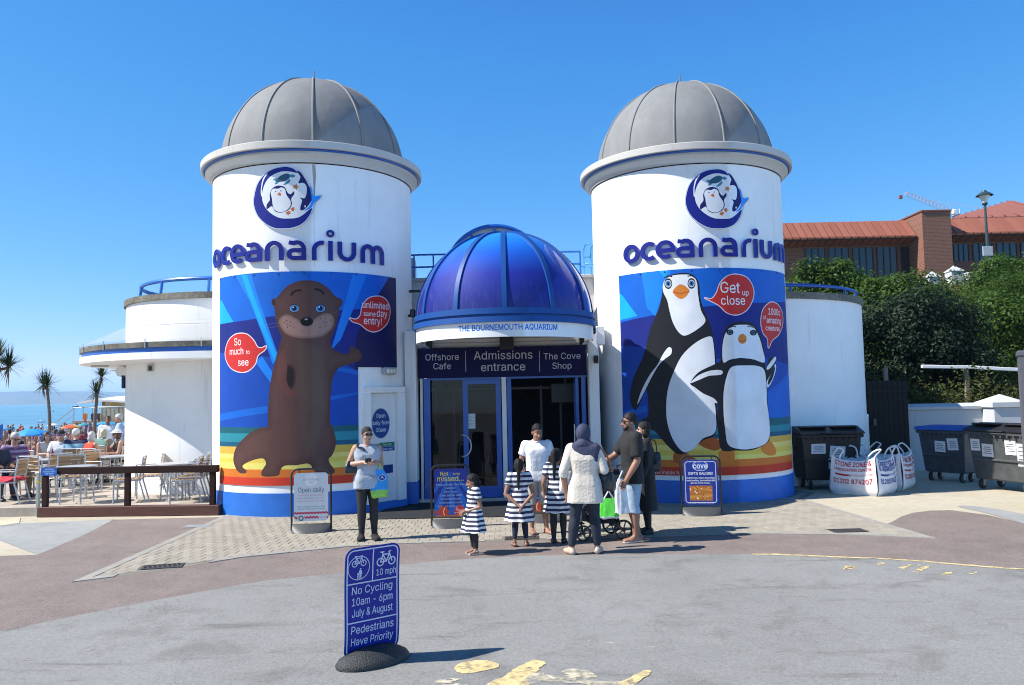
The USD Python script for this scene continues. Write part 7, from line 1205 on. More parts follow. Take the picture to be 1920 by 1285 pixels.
def missed(w, h):
    yel, cy_, red = (0.62, 0.55, 0.05), (0.30, 0.42, 0.60), (0.55, 0.03, 0.025); L = []
    for a0, a1 in ((-0.9, -0.7), (-0.45, -0.25), (-0.05, 0.12), (0.3, 0.5), (0.7, 0.95)): L.append((Polygon([(0, 0.34), (a0 * 0.9, -0.5), (a1 * 0.9, -0.5)]), (0.012, 0.11, 0.46)))
    L += [(text('Not', 0.062, -0.10, 0.275), yel), (text('to be', 0.036, 0.10, 0.285), yel), (fit(text('missed...', 0.085, 0.0, 0.185), w * .8), yel)]
    for k, s_ in enumerate(('Penguin Beach Encounter', 'Jellyfish', 'Otter Oasis', 'Great Barrier Reef', 'Crocodile Rocks', 'Underwater tunnel', "Kids' Adventure Trail")): L.append((fit(text(s_, 0.031, 0, 0.115 - 0.058 * k), w * .88), cy_))
    L += [(Point(0.14, -0.30).buffer(0.085), red), (text('So', 0.026, 0.10, -0.265), (0.7, 0.6, 0.6)), (text('much', 0.036, 0.145, -0.30), (0.7, 0.6, 0.6)), (text('to discover', 0.024, 0.14, -0.335), (0.7, 0.6, 0.6)), (affinity.scale(Point(-0.12, -0.31).buffer(0.08), 1.15, 0.8), (0.50, 0.05, 0.02)), (Polygon([(-0.19, -0.27), (-0.16, -0.20), (-0.12, -0.235), (-0.08, -0.205), (-0.06, -0.27)]), (0.55, 0.07, 0.02)),
          (LineString([(-0.10, -0.25), (-0.125, -0.31), (-0.10, -0.37)]).buffer(0.006), (0.7, 0.65, 0.6)), (Polygon([(-0.21, -0.31), (-0.27, -0.27), (-0.27, -0.35)]), (0.5, 0.05, 0.02)), (sbox(-w / 2, -h / 2, w / 2, -h / 2 + 0.022), (0.5, 0.12, 0.03))]; return L
def cove(w, h):
    wh_ = (0.65, 0.68, 0.72); fr = rrect(w - 0.05, h - 0.06, 0.05); L = [(fr.difference(fr.buffer(-0.010)), wh_), (affinity.scale(Point(0, 0.275).buffer(0.105), 1.25, 0.82), wh_), (affinity.scale(Point(0, 0.275).buffer(0.098), 1.25, 0.80), (0.02, 0.07, 0.36)), (text('cove', 0.085, 0, 0.235, bold=True, sx=0.9), wh_), (text('the', 0.025, -0.02, 0.325), (0.5, 0.25, 0.2)), (text('shop', 0.018, 0.0, 0.205), (0.5, 0.25, 0.2)), (fit(text('GIFTS GALORE!', 0.045, 0, 0.125, bold=True), w * .72), wh_)]
    for k, s_ in enumerate(('Cuddly toys, beach essentials,', 'funky jewellery, personalised gifts', 'and so much more...')): L.append((fit(text(s_, 0.026, 0, 0.06 - 0.043 * k, bold=True), w * .84), wh_))
    x0, y0, pw, ph = -0.19, -0.315, 0.38, 0.255; L.append((sbox(x0, y0, x0 + pw, y0 + ph), (0.35, 0.13, 0.03))); rg = np.random.default_rng(6)
    for r0, c in ((0.0, (0.52, 0.20, 0.03)), (0.33, (0.40, 0.15, 0.03)), (0.66, (0.50, 0.24, 0.05))): L.append((Polygon([(x0, y0 + ph * (1 - r0)), (x0 + pw, y0 + ph * (0.75 - r0 * 0.5)), (x0 + pw, y0 + ph * (0.6 - r0 * 0.5)), (x0, y0 + ph * (0.80 - r0))]).intersection(sbox(x0, y0, x0 + pw, y0 + ph)), c))
    for i in range(60): cx_, cy_ = x0 + pw * rg.random(), y0 + ph * rg.random(); s_ = 0.022 * (1.2 - (cx_ - x0) / pw); L.append((sbox(cx_, cy_, cx_ + s_, cy_ + s_ * 1.3).intersection(sbox(x0, y0, x0 + pw, y0 + ph)), ((0.72, 0.66, 0.5), (0.65, 0.42, 0.08), (0.25, 0.06, 0.02), (0.6, 0.28, 0.04), (0.5, 0.12, 0.03))[rg.integers(5)]))
    L.append((fit(text('NO NEED TO ENTER TO SHOP', 0.022, 0, -0.36, bold=True), w * .75), wh_)); return L
a_board('white framed board reading Open daily in front of the otter banner', G(584, 999), math.radians(6), (0.50, 0.57, 0.64), cafe, 0.62, 1.0)
a_board('blue board reading Not to be missed, left of the smallest striped girl', G(846, 990), math.radians(4), (0.016, 0.03, 0.24), missed, 0.62, 1.0)
a_board('blue board of red and yellow print half hidden behind the man in the white polo', G(1020, 980), math.radians(-4), (0.016, 0.03, 0.24), missed, 0.62, 1.0)
a_board('blue gift shop board with a photo of shelves in front of the penguin banner', G(1316, 967), math.radians(-8), (0.014, 0.035, 0.25), cove, 0.66, 1.0)
# ================================================================== PEOPLE
def sph(p, r, n=14): return m3.Manifold.sphere(float(r), n).translate([float(x) for x in p])
def hull(*s): return m3.Manifold.batch_hull([sph(p, r) for p, r in s])
def uni(ms): return m3.Manifold.batch_boolean(ms, m3.OpType.Add)
def smooth_m(m, l, it=8):
    m = m.refine_to_length(l); v, f = arr(m); t = trimesh.Trimesh(v, f, process=False); t.merge_vertices(); trimesh.smoothing.filter_taubin(t, 0.5, 0.53, it); return t
def to_m(t): return m3.Manifold(m3.Mesh(np.asarray(t.vertices, np.float32), np.asarray(t.faces, np.uint32)))
def skin_mat(name, c): return M(name, c, 0.5, 0.06, 10, 0.1, 60)
def stripe_mat(name, a, b, period, rough=0.8):
    if name in _mats: return _mats[name]
    _mats[name] = usdkit.material(stage, '/World/Looks/' + name, {'g': ('texture_coordinate', {}), 's': ('separate_xyz', {}), 'k': ('math', {'math_type': 'multiply', 'value2': 1.0 / period}), 'f': ('math', {'math_type': 'fraction'}), 't': ('math', {'math_type': 'greater_than', 'value2': 0.5}), 'm': ('mix', {'mix_type': 'mix', 'color1': a, 'color2': b}), 'p': ('principled_bsdf', {'roughness': rough}),
        'bn': ('noise_texture', {'scale': 14.0, 'detail': 3.0}), 'bu': ('bump', {'strength': 0.5, 'distance': 0.01})}, [('g.object', 's.vector'), ('s.z', 'k.value1'), ('k.value', 'f.value1'), ('f.value', 't.value1'), ('t.value', 'm.fac'), ('m.color', 'p.base_color'), ('g.object', 'bn.vector'), ('bn.fac', 'bu.height'), ('bu.normal', 'p.normal')], surface='p.BSDF'); return _mats[name]
def cloth(name, c, rough=0.85, bump=0.9, var=0.10): return M('cloth_' + name, c, rough, var, 9, bump, 16)
BASE = dict(head=(0, -.012, .932), neck=(0, .010, .850), chest=(0, .004, .735), waist=(0, 0, .625), pelvis=(0, .005, .535), shL=(.105, .008, .812), elL=(.135, .022, .635), wrL=(.135, -.03, .492), hipL=(.050, 0, .52), knL=(.052, -.012, .285), anL=(.052, .012, .045), toeL=(.062, -.085, .017))
for k_ in list(BASE):
    if k_.endswith('L'): x_, y_, z_ = BASE[k_]; BASE[k_[:-1] + 'R'] = (-x_, y_, z_)
def person(label, loc, face, H, skin, J=None, build=1.0, head=1.0, yaw=0.0, pitch=0.0, top=None, legs=None, dress=None, shoes=None, hair=None, beard=None, glasses=None, hat=None, scarf=None, z=0.012, group=None, res=1.0, hands=None, fem=False, cat_='person'):
    """one figure facing -y before it is turned; joints are fractions of the height H, L is the figure's own left (+x)."""
    j = dict(BASE); 
    if fem:
        for s_ in 'LR': j['sh' + s_] = (j['sh' + s_][0] * .92, *j['sh' + s_][1:])
    j.update(J or {}); j = {k: np.array(v, float) * H for k, v in j.items()}; b = build; r = lambda f: f * H * b
    t = thing('person', label, cat_, (loc[0], loc[1], z), math.radians(face), group); l = 0.03 * res * H / 1.7
    hs = (1.13 if fem else 1.0)
    def torso(e=0.0): 
        R = lambda f: r(f) + e; sx = lambda p, d: p + np.array([d * H, 0, 0])
        return [hull((j['shL'] - [0.012 * H, 0, 0.01 * H], R(.036)), (j['shR'] - [-0.012 * H, 0, 0.01 * H], R(.036)), (sx(j['chest'], .048), R(.058)), (sx(j['chest'], -.048), R(.058))), hull((sx(j['chest'], .046), R(.058)), (sx(j['chest'], -.046), R(.058)), (sx(j['waist'], .034), R(.052)), (sx(j['waist'], -.034), R(.052))),
                hull((sx(j['waist'], .034), R(.052)), (sx(j['waist'], -.034), R(.052)), (j['hipL'] + [0, .006 * H, .012 * H], R(.052 * hs)), (j['hipR'] + [0, .006 * H, .012 * H], R(.052 * hs)))]
    def arm(s_, e=0.0, t1=2.0):
        S, E, Wr = j['sh' + s_], j['el' + s_], j['wr' + s_]; R = lambda f: r(f) + e
        if t1 <= 1.0:
            q = S + (E - S) * t1; d = (E - S) / np.linalg.norm(E - S); m = hull((S, R(.034)), (S + (E - S) * (t1 + .12), R(.034) * (1 - .18 * t1) + e * .3)); return [m.trim_by_plane([float(x) for x in -d], float(-np.dot(d, q)))]
        o = [hull((S, R(.034)), (S + (E - S) * .45, R(.028)), (E, R(.0225)))]
        if t1 < 2.0:
            f = t1 - 1; q = E + (Wr - E) * f; d = (Wr - E) / np.linalg.norm(Wr - E); m = hull((E, R(.0225)), (E + (Wr - E) * (f + .12), R(.021))); return o + [m.trim_by_plane([float(x) for x in -d], float(-np.dot(d, q)))]
        return o + [hull((E, R(.0225)), (E + (Wr - E) * .3, R(.0235)), (Wr, R(.0155)))]
    def leg(s_, e=0.0, cut=None):
        Hp, K, A = j['hip' + s_], j['kn' + s_], j['an' + s_]; R = lambda f: r(f) + e
        m = [hull((Hp, R(.052)), (Hp + (K - Hp) * .5, R(.043)), (K, R(.031))), hull((K, R(.031)), (K + (A - K) * .3 + [0, .008 * H, 0], R(.033)), (A + (K - A) * .12, R(.019)), (A, R(.018)))]
        if cut is not None: m = [q.trim_by_plane([0., 0., 1.], float(cut * H)) for q in m]
        return m
    def foot(s_, e=0.0):
        A, T = j['an' + s_], j['toe' + s_]; d = T - A; d[2] = 0; d = d / max(np.linalg.norm(d), 1e-6) * H; w = np.cross([0, 0, 1], d); g = lambda f, s, z, rr: (np.array([A[0], A[1], A[2]]) + d * f + w * s + np.array([0, 0, z * H]), rr * H + e); zb = -.026
        return [hull((A, .018 * H + e), g(-.022, 0, zb, .018), g(.045, .012, zb, .017), g(.045, -.012, zb, .017)), hull(g(.03, .012, zb, .018), g(.03, -.012, zb, .018), g(.088, .012, zb - .004, .014), g(.092, -.008, zb - .004, .014))]
    # hands: palm, four fingers of unequal length, thumb from the side of the palm
    def hand(s_, curl=0.5):
        E, Wr = j['el' + s_], j['wr' + s_]; d = (Wr - E) / np.linalg.norm(Wr - E); sd = 1 if s_ == 'L' else -1
        fwd = np.array([0, -1.0, 0]) - d * np.dot([0, -1.0, 0], d); 
        if np.linalg.norm(fwd) < 0.35: fwd = np.array([0, 0, 1.0]) - d * np.dot([0, 0, 1.0], d)
        fwd /= np.linalg.norm(fwd); pn = np.cross(d, fwd) * -sd; k = H * head ** 0.3 * 0.105; a = lambda f, w, p: Wr + d * k * f + fwd * k * w + pn * k * p
        o = [hull((a(0, 0, 0), .014 * H), (a(.45, .17, 0), .0085 * H), (a(.45, -.17, 0), .0085 * H)), hull((a(.05, .1, 0), .009 * H), (a(.3, .33, .06), .006 * H)), hull((a(.3, .33, .06), .006 * H), (a(.55, .38, .14), .0048 * H))]
        for w, L_ in ((.17, .40), (.06, .46), (-.06, .43), (-.17, .34)):
            c1, c2 = curl * .9, curl * 1.8; p1 = a(.45, w, 0); p2 = p1 + (d * math.cos(c1) + pn * math.sin(c1)) * k * L_ * .5; p3 = p2 + (d * math.cos(c2) + pn * math.sin(c2)) * k * L_ * .5; o += [hull((p1, .0058 * H), (p2, .0052 * H)), hull((p2, .0052 * H), (p3, .0045 * H))]
        return o
    ms = torso() + [hull((j['neck'], r(.030)), (j['chest'] + (j['neck'] - j['chest']) * .55, r(.042)))] + sum([arm(s_) + leg(s_) + foot(s_) for s_ in 'LR'], [])
    body = to_m(smooth_m(uni(ms), l, 8)); body = uni([body] + sum([hand(s_, (hands or {}).get(s_, .45)) for s_ in 'LR'], []))
    # head
    hk = H * head; hw, hd, hh = .0415 * hk, .053 * hk, .0655 * hk; cy_, sy_, cp_, sp2 = math.cos(yaw), math.sin(yaw), math.cos(pitch), math.sin(pitch)
    Rm = np.array([[cy_, -sy_, 0], [sy_, cy_, 0], [0, 0, 1]]) @ np.array([[1, 0, 0], [0, cp_, -sp2], [0, sp2, cp_]]); hc = j['head'].copy(); hc[2] += .0 if head == 1 else -.01 * H
    def hp_(p): return hc + Rm @ (np.array(p) * hk)
    def tf(m): return m.transform(np.column_stack([Rm, hc]))
    S_ = lambda p, s, n=20: m3.Manifold.sphere(1.0, n).scale([float(x) for x in s]).translate([float(x) for x in p])
    cran = S_((0, .008 * hk, .016 * hk), (hw, hd * .98, .052 * hk), 28); jaw = m3.Manifold.batch_hull([S_((0, -.018 * hk, -.018 * hk), (hw * .86, .033 * hk, .03 * hk)), S_((0, -.030 * hk, -.055 * hk), (.016 * hk, .013 * hk, .011 * hk)), S_((0, .006 * hk, -.03 * hk), (hw * .8, .03 * hk, .025 * hk))])
    bits = [cran, jaw, m3.Manifold.batch_hull([S_((0, -.048 * hk, .004 * hk), (.0055 * hk,) * 3, 10), S_((0, -.062 * hk, -.020 * hk), (.0075 * hk,) * 3, 10), S_((0, -.047 * hk, -.021 * hk), (.012 * hk, .006 * hk, .006 * hk), 10)]), S_((0, -.0455 * hk, -.039 * hk), (.015 * hk, .007 * hk, .006 * hk), 10)]
    bits += [S_((sx * hw * .99, .012 * hk, -.006 * hk), (.006 * hk, .011 * hk, .018 * hk), 12) for sx in (-1, 1)]
    hm = to_m(smooth_m(uni(bits), .010 * hk / 1.7 * 1.4 * res, 4)); neckm = hull((j['neck'] - [0, 0, .02 * H], r(.030)), (hp_((0, .012, -.03)), .030 * hk))
    part(t, 'body', uni([body, tf(hm), neckm]), skin, 60)
    # face
    if res < 1.6:
        for sx in (-1, 1):
            e = part(t, 'eye', tf(S_((sx * .018 * hk, -.0445 * hk, .006 * hk), (.0085 * hk, .005 * hk, .0055 * hk), 12)), M('eye_white', (0.16, 0.14, 0.13), 0.5)); part(e, 'iris', tf(S_((sx * .018 * hk, -.0482 * hk, .006 * hk), (.004 * hk, .0025 * hk, .004 * hk), 10)), M('dark_iris', (0.015, 0.01, 0.008), 0.2))
            part(t, 'eyebrow', tf(S_((sx * .0185 * hk, -.0475 * hk, .0185 * hk), (.0125 * hk, .004 * hk, .0028 * hk), 10)), M('dark_brow', (0.015, 0.012, 0.01), 0.8))
        part(t, 'mouth', tf(S_((0, -.0495 * hk, -.039 * hk), (.0125 * hk, .004 * hk, .0032 * hk), 10)), M('lips', (0.22, 0.075, 0.06), 0.5))
    if glasses is not None:
        g = [S_((sx * .0195 * hk, -.051 * hk, .005 * hk), (.0165 * hk, .006 * hk, .0115 * hk), 14) for sx in (-1, 1)] + [S_((0, -.052 * hk, .008 * hk), (.01 * hk, .003 * hk, .003 * hk), 8)]
        part(t, 'sunglasses', cat(*[tf(q) for q in g], *[tube([hp_((sx * .036, -.045, .008)), hp_((sx * .046, .012, .004))], .0022 * hk, 5) for sx in (-1, 1)]), glasses, 40)
    # hair: a cap over the skull cut back from the face, then whatever hangs from it
    if hair:
        hmat, kind = hair; g = .0035 if kind == 'short' else .007; cap = S_((0, .012 * hk, .020 * hk), (hw + g * hk, hd + g * hk, .053 * hk + g * hk), 26)
        n_ = np.array([0, .78, .62]) if kind == 'bald' else np.array([0, .58, .81]); n_ /= np.linalg.norm(n_); cap = cap.trim_by_plane([float(x) for x in n_], float(.0065 * hk if kind != 'bald' else .022 * hk)) if kind != 'full' else cap.trim_by_plane([0., .86, .5], float(-.012 * hk))
        if kind in ('pony', 'bun', 'full', 'bob'): cap = uni([cap, S_((0, .026 * hk, -.004 * hk), (hw + .009 * hk, .042 * hk, .055 * hk), 22).trim_by_plane([0., 1., 0.], float(.004 * hk))])
        if kind == 'bob': cap = uni([cap, S_((0, .020 * hk, -.028 * hk), (hw + .014 * hk, .045 * hk, .052 * hk), 22).trim_by_plane([0., 1., 0.], float(-.002 * hk))])
        sm_ = smooth_m(cap, .012 * hk, 2); v_ = np.array(sm_.vertices); v_ *= 1 + .16 * (meshkit.noise(v_ * (1.0 / (.011 * hk)) + 7, 3) - .45)[:, None] * (1 if kind != 'pony' else .4); sm_.vertices = v_; hb = part(t, 'hair', tf(to_m(sm_)), hmat, 60)
        if isinstance(kind, str) and kind == 'pony':
            a = hp_((0, .060, .034)); L_ = hair_len.get(label[:18], .3) * H; pts = [a, a + np.array([0, .02, .008]) * H, a + np.array([0.0, .026, -.35 * L_ / H]) * H, a + np.array([.004, .016, -.7 * L_ / H]) * H, a + np.array([-.002, .012, -L_ / H]) * H]
            part(hb, 'ponytail', tube(spline(pts, 4, False), np.interp(np.linspace(0, 1, 17), [0, .1, .5, 1], [.012, .026, .021, .005]) * H, 9), hmat, 60); part(hb, 'hair_tie', move(trimesh.creation.icosphere(2, 0.02 * H), a + np.array([0, .006, .0]) * H), M('hair_tie', (0.12, 0.02, 0.18), 0.6))
        if kind == 'bun':
            a = hp_((0, .062, .012)); rg = np.random.default_rng(3); part(hb, 'bunch', uni([sph(a + rg.normal(0, .012, 3) * H + np.array([0, .010, -.004 - .010 * i]) * H, .022 * H) for i in range(9)]), hmat, 60)
    if beard is not None: part(t, 'beard', tf(uni([m3.Manifold.batch_hull([S_((0, -.022 * hk, -.030 * hk), (hw * .90, .034 * hk, .018 * hk)), S_((0, -.034 * hk, -.058 * hk), (.019 * hk, .015 * hk, .013 * hk))]).trim_by_plane([0., .55, -1.], float(.018 * hk))])), beard, 50)
    if hat:
        hmat, kind = hat; part(t, 'hat', cat(arr(tf(S_((0, .010 * hk, .036 * hk), (hw + .014 * hk, hd + .012 * hk, .045 * hk), 24).trim_by_plane([0., 0., 1.], float(.024 * hk)))), arr(tf(S_((0, (-.055 if kind == 'cap' else .004) * hk, .028 * hk), (.040 * hk if kind == 'cap' else .085 * hk, .045 * hk if kind == 'cap' else .095 * hk, .005 * hk), 24)))), hmat, 40)
    if top:
        tm, sl, hem, e = top[:4]; flare = top[4] if len(top) > 4 else 0.0; P_ = torso(e * H)
        if hem < .60: P_.append(hull((j['hipL'] + [0, 0, .02 * H], r(.054 * hs) + e * H), (j['hipR'] + [0, 0, .02 * H], r(.054 * hs) + e * H), (np.array([j['hipL'][0], j['hipL'][1], hem * H - .02 * H]), r(.050 * hs) + e * H + flare * H), (np.array([j['hipR'][0], j['hipR'][1], hem * H - .02 * H]), r(.050 * hs) + e * H + flare * H)))
        P_ = [uni(P_).trim_by_plane([0., 0., 1.], float(hem * H))]
        if sl > 0: P_ += [q for s_ in 'LR' for q in arm(s_, e * H, sl)]
        else: P_[0] = P_[0] - uni([sph(j['sh' + s_] + np.array([(1 if s_ == 'L' else -1) * .024 * H, 0, .012 * H]), r(.043)) for s_ in 'LR'])
        tp = part(t, 'top', smooth_m(uni(P_), l * 0.8, 5), tm, 50)
        if sl > 0: a_ = np.linspace(0, 2 * math.pi, 24, endpoint=False); part(tp, 'collar', tube([j['neck'] + np.array([.036 * H * b * math.cos(q), .034 * H * b * math.sin(q), -.012 * H + .010 * H * math.sin(q)]) for q in a_], .008 * H, 7, closed=True), tm, 50)
    if dress:
        dm, sl, hem, fl = dress; e = .006 * H; P_ = uni(torso(e)).trim_by_plane([0., 0., 1.], float(.60 * H)); P_ = uni([P_] + [q for s_ in 'LR' for q in arm(s_, e * 1.6, sl)])
        rows, n_ = 12, 40; a_ = np.arange(n_) * 2 * math.pi / n_; V = []
        for i in range(rows):
            f = i / (rows - 1); zz = (.665 * (1 - f) + hem * f) * H; R_ = (.083 * b + (fl) * f ** 0.85) * H; w_ = 1 + .085 * f * np.cos(7 * a_ + .8) + .04 * f * np.cos(11 * a_); V.append(np.stack([R_ * w_ * np.cos(a_), .80 * R_ * w_ * np.sin(a_) + .004 * H, np.full(n_, zz) + .008 * H * f * np.cos(7 * a_)], 1))
        V = np.vstack(V + [[[0, 0, .665 * H]], [[0, 0, (hem + .06) * H]]]); Fq = []
        for i in range(rows - 1):
            for k in range(n_): q = (k + 1) % n_; Fq += [(i * n_ + k, (i + 1) * n_ + k, (i + 1) * n_ + q), (i * n_ + k, (i + 1) * n_ + q, i * n_ + q)]
        for k in range(n_): q = (k + 1) % n_; Fq += [(rows * n_, k, q), (rows * n_ + 1, (rows - 1) * n_ + q, (rows - 1) * n_ + k)]
        part(t, 'dress', cat(smooth_m(P_, l * .8, 4), (V, np.array(Fq))), dm, 60)
    if legs:
        lm, cut, e = legs; P_ = [q for s_ in 'LR' for q in leg(s_, e * H, cut)] + [hull((j['hipL'] + [0, .006 * H, .012 * H], r(.052 * hs) + e * H), (j['hipR'] + [0, .006 * H, .012 * H], r(.052 * hs) + e * H), (j['waist'] + [.03 * H, 0, -.03 * H], r(.05) + e * .5 * H), (j['waist'] + [-.03 * H, 0, -.03 * H], r(.05) + e * .5 * H))]; part(t, 'trousers' if cut < .2 else 'shorts', smooth_m(uni(P_), l * .8, 5), lm, 50)
    if shoes:
        smt, kind = shoes
        for s_ in 'LR':
            A, T = j['an' + s_], j['toe' + s_]
            if kind == 'shoe': part(t, 'shoe', uni([q.trim_by_plane([0., 0., -1.], float(-.052 * H)) for q in foot(s_, .005 * H)]), smt, 50)
            elif kind == 'boot': part(t, 'boot', smooth_m(uni(foot(s_, .007 * H) + [hull((A, .026 * H), (A + (j['kn' + s_] - A) * .28, .030 * H))]), l * .7, 3), smt, 50)
            else:
                d = T - A; d[2] = 0; d /= np.linalg.norm(d); w = np.array([-d[1], d[0], 0]); c0 = A + d * .035 * H; poly = [c0 + d * x * H + w * y * H for x, y in ((-.068, 0), (-.06, .02), (-.01, .022), (.04, .030), (.065, .02), (.072, 0), (.065, -.02), (.04, -.028), (-.01, -.022), (-.06, -.02))]; g = Polygon([(q[0], q[1]) for q in poly]); sh_ = part(t, 'sandal', extrude(g, .009 * H, .0), smt, 30)
                part(sh_, 'strap', tube([c0 + w * .024 * H + d * .01 * H + [0, 0, .006 * H - c0[2]], c0 + d * .03 * H + [0, 0, .030 * H - c0[2]], c0 - w * .022 * H + d * .012 * H + [0, 0, .006 * H - c0[2]]], .0055 * H, 6), smt, 50)
                if kind == 'ankle': part(sh_, 'ankle_strap', tube([A + np.array([.022 * H * math.cos(q), .024 * H * math.sin(q) + .002 * H, -.004 * H]) for q in np.linspace(0, 2 * math.pi, 16, endpoint=False)], .005 * H, 6, closed=True), smt, 50)
    if scarf is not None:
        sc_ = [S_((0, .014 * hk, .016 * hk), (hw + .017 * hk, hd + .015 * hk, .072 * hk), 26).trim_by_plane([0., .8, .25], float(-.020 * hk)), m3.Manifold.batch_hull([S_((0, .018 * hk, -.045 * hk), (.05 * hk, .045 * hk, .03 * hk)), S_((0, .010 * hk, -.085 * hk), (.062 * hk, .052 * hk, .02 * hk))])]
        dr = [hull((j['neck'] + [0, .02 * H, .01 * H], .045 * H), (j['shL'] + [-.03 * H, .015 * H, .012 * H], .040 * H), (j['shR'] + [.03 * H, .015 * H, .012 * H], .040 * H)), hull((j['shL'] + [-.04 * H, .025 * H, 0], .036 * H), (j['shR'] + [.0 * H, .03 * H, .01 * H], .036 * H), (j['shR'] + [.01 * H, .035 * H, -.075 * H], .030 * H), (j['chest'] + [0, .05 * H, .03 * H], .022 * H))]
        part(t, 'headscarf', smooth_m(uni([tf(q) for q in sc_] + dr), l * .7, 5), scarf, 60)
    t.j = {k: np.array([math.cos(t.rz) * v[0] - math.sin(t.rz) * v[1] + loc[0], math.sin(t.rz) * v[0] + math.cos(t.rz) * v[1] + loc[1], v[2] + z]) for k, v in j.items()}
    return t
hair_len = {}
sk_tan, sk_brown, sk_dk, sk_pink = skin_mat('tan_skin', (0.40, 0.225, 0.155)), skin_mat('brown_skin', (0.29, 0.145, 0.092)), skin_mat('dark_skin', (0.17, 0.078, 0.05)), skin_mat('pink_skin', (0.42, 0.21, 0.155))
hr_blk = M('black_hair', (0.012, 0.010, 0.010), 0.6, 0.4, 30, 0.9, 45, stretch=(1, 1, 0.15), spec=0.25); hr_grey = M('grey_hair', (0.42, 0.41, 0.40), 0.6, 0.15, 30, 0.4, 60); hr_white = M('white_hair', (0.6, 0.59, 0.56), 0.6, 0.1, 30, 0.4, 60); hr_blond = M('blond_hair', (0.42, 0.32, 0.17), 0.5, 0.15, 30, 0.4, 60); hr_brn = M('brown_hair', (0.05, 0.028, 0.018), 0.5, 0.2, 30, 0.4, 60)
c_black, c_white, c_navy, c_leg = cloth('black', (0.011, 0.011, 0.012)), cloth('white', (0.72, 0.72, 0.72)), cloth('navy', (0.018, 0.020, 0.045)), cloth('black_legging', (0.012, 0.012, 0.014), 0.7, 0.3)
m_shade = M('dark_lens', (0.008, 0.008, 0.010), 0.12, coat=0.8)
# --- the woman on her own
P1 = G(690, 1014); w1 = person('woman with cropped dark hair and sunglasses holding a small camera, in a grey blue tunic', (P1[0], P1[1]), 14, 1.68, sk_tan, dict(elR=(-.168, .03, .665), wrR=(-.035, -.088, .695), elL=(.125, .045, .66), wrL=(.045, -.10, .70), anL=(.058, .0, .045), toeL=(.078, -.095, .017), anR=(-.055, .02, .045), toeR=(-.075, -.075, .017)), 1.12, 1.0, 0.30, 0.05,
    top=(cloth('grey_blue_jersey', (0.36, 0.40, 0.45)), 0, .455, .006, .004), legs=(c_leg, .05, .003), shoes=(M('black_suede', (0.014, 0.013, 0.013), 0.9), 'boot'), hair=(M('cropped_hair', (0.022, 0.016, 0.013), 0.8, 0.2, 40, 0.5, 120), 'short'), glasses=m_shade, fem=True, hands=dict(L=1.1, R=1.0))
# --- girls in striped dresses
st_ = stripe_mat('navy_white_stripe', (0.66, 0.66, 0.68), (0.018, 0.020, 0.055), 0.071); st_s = stripe_mat('navy_white_stripe_fine', (0.66, 0.66, 0.68), (0.018, 0.020, 0.055), 0.058)
G1 = G(889, 1040); girl1 = person('smallest girl in a striped dress standing in profile with her hair bunched behind', (G1[0], G1[1]), -68, 1.06, sk_brown, dict(elL=(.135, .05, .60), wrL=(.06, -.10, .545), elR=(-.12, .04, .60), wrR=(-.02, -.115, .54), head=(0, -.012, .915)), 1.12, 1.30, -0.25, 0.22, dress=(st_s, .55, .285, .105), legs=(c_leg, .075, .004), shoes=(M('white_leather', (0.65, 0.62, 0.6), 0.5), 'ankle'), hair=(hr_blk, 'bun'), fem=True, hands=dict(L=.6, R=.6))
G2 = G(976, 1025); hair_len['middle girl in a s'] = .36; girl2 = person('middle girl in a striped dress, seen from behind with her hands clasped behind her back', (G2[0], G2[1]), 184, 1.22, sk_brown, dict(elL=(.165, .045, .60), wrL=(.035, .115, .485), elR=(-.165, .045, .60), wrR=(-.03, .12, .475), hipL=(.052, 0, .52), head=(0, -.012, .92), anL=(.068, .012, .045), toeL=(.085, -.085, .017), anR=(-.068, .012, .045), toeR=(-.085, -.085, .017)), 1.04, 1.17, -0.15, 0.05, dress=(st_, .5, .285, .085), legs=(c_navy, .085, .004), shoes=(M('brown_sandal', (0.10, 0.035, 0.02), 0.6), 'ankle'), hair=(hr_blk, 'pony'), fem=True, hands=dict(L=.9, R=.5))
G3 = G(1048, 1019); hair_len['tallest girl in a '] = .38; girl3 = person('tallest girl in a striped dress, seen from behind beside the woman in the headscarf', (G3[0], G3[1]), 176, 1.34, sk_brown, dict(elR=(-.150, .0, .665), wrR=(-.13, -.12, .66), elL=(.150, .02, .635), wrL=(.135, -.02, .50), head=(0, -.012, .925)), 1.06, 1.12, -0.45, 0.05, dress=(st_, .55, .325, .062), legs=(c_leg, .05, .004), shoes=(M('black_leather', (0.012, 0.012, 0.012), 0.4), 'shoe'), hair=(hr_blk, 'pony'), fem=True)
# --- man in white polo
MW = G(1010, 1002); person('man in a white polo shirt and beige shorts standing by the doors', (MW[0], MW[1]), 4, 1.68, sk_brown, dict(elL=(.150, .025, .635), wrL=(.150, -.05, .50), elR=(-.150, .02, .635), wrR=(-.120, -.05, .50), anL=(.075, .0, .045), toeL=(.11, -.075, .017), anR=(-.06, .0, .045), toeR=(-.05, -.095, .017), head=(.006, -.028, .925), shL=(.100, .008, .802), shR=(-.100, .008, .802)), 1.04, 1.06, 0.20, 0.22, top=(c_white, .56, .475, .011, .008), legs=(cloth('beige', (0.40, 0.37, 0.32)), .265, .008), shoes=(M('flip_flop_grey', (0.10, 0.08, 0.10), 0.7), 'flip'), hair=(hr_blk, 'short'))
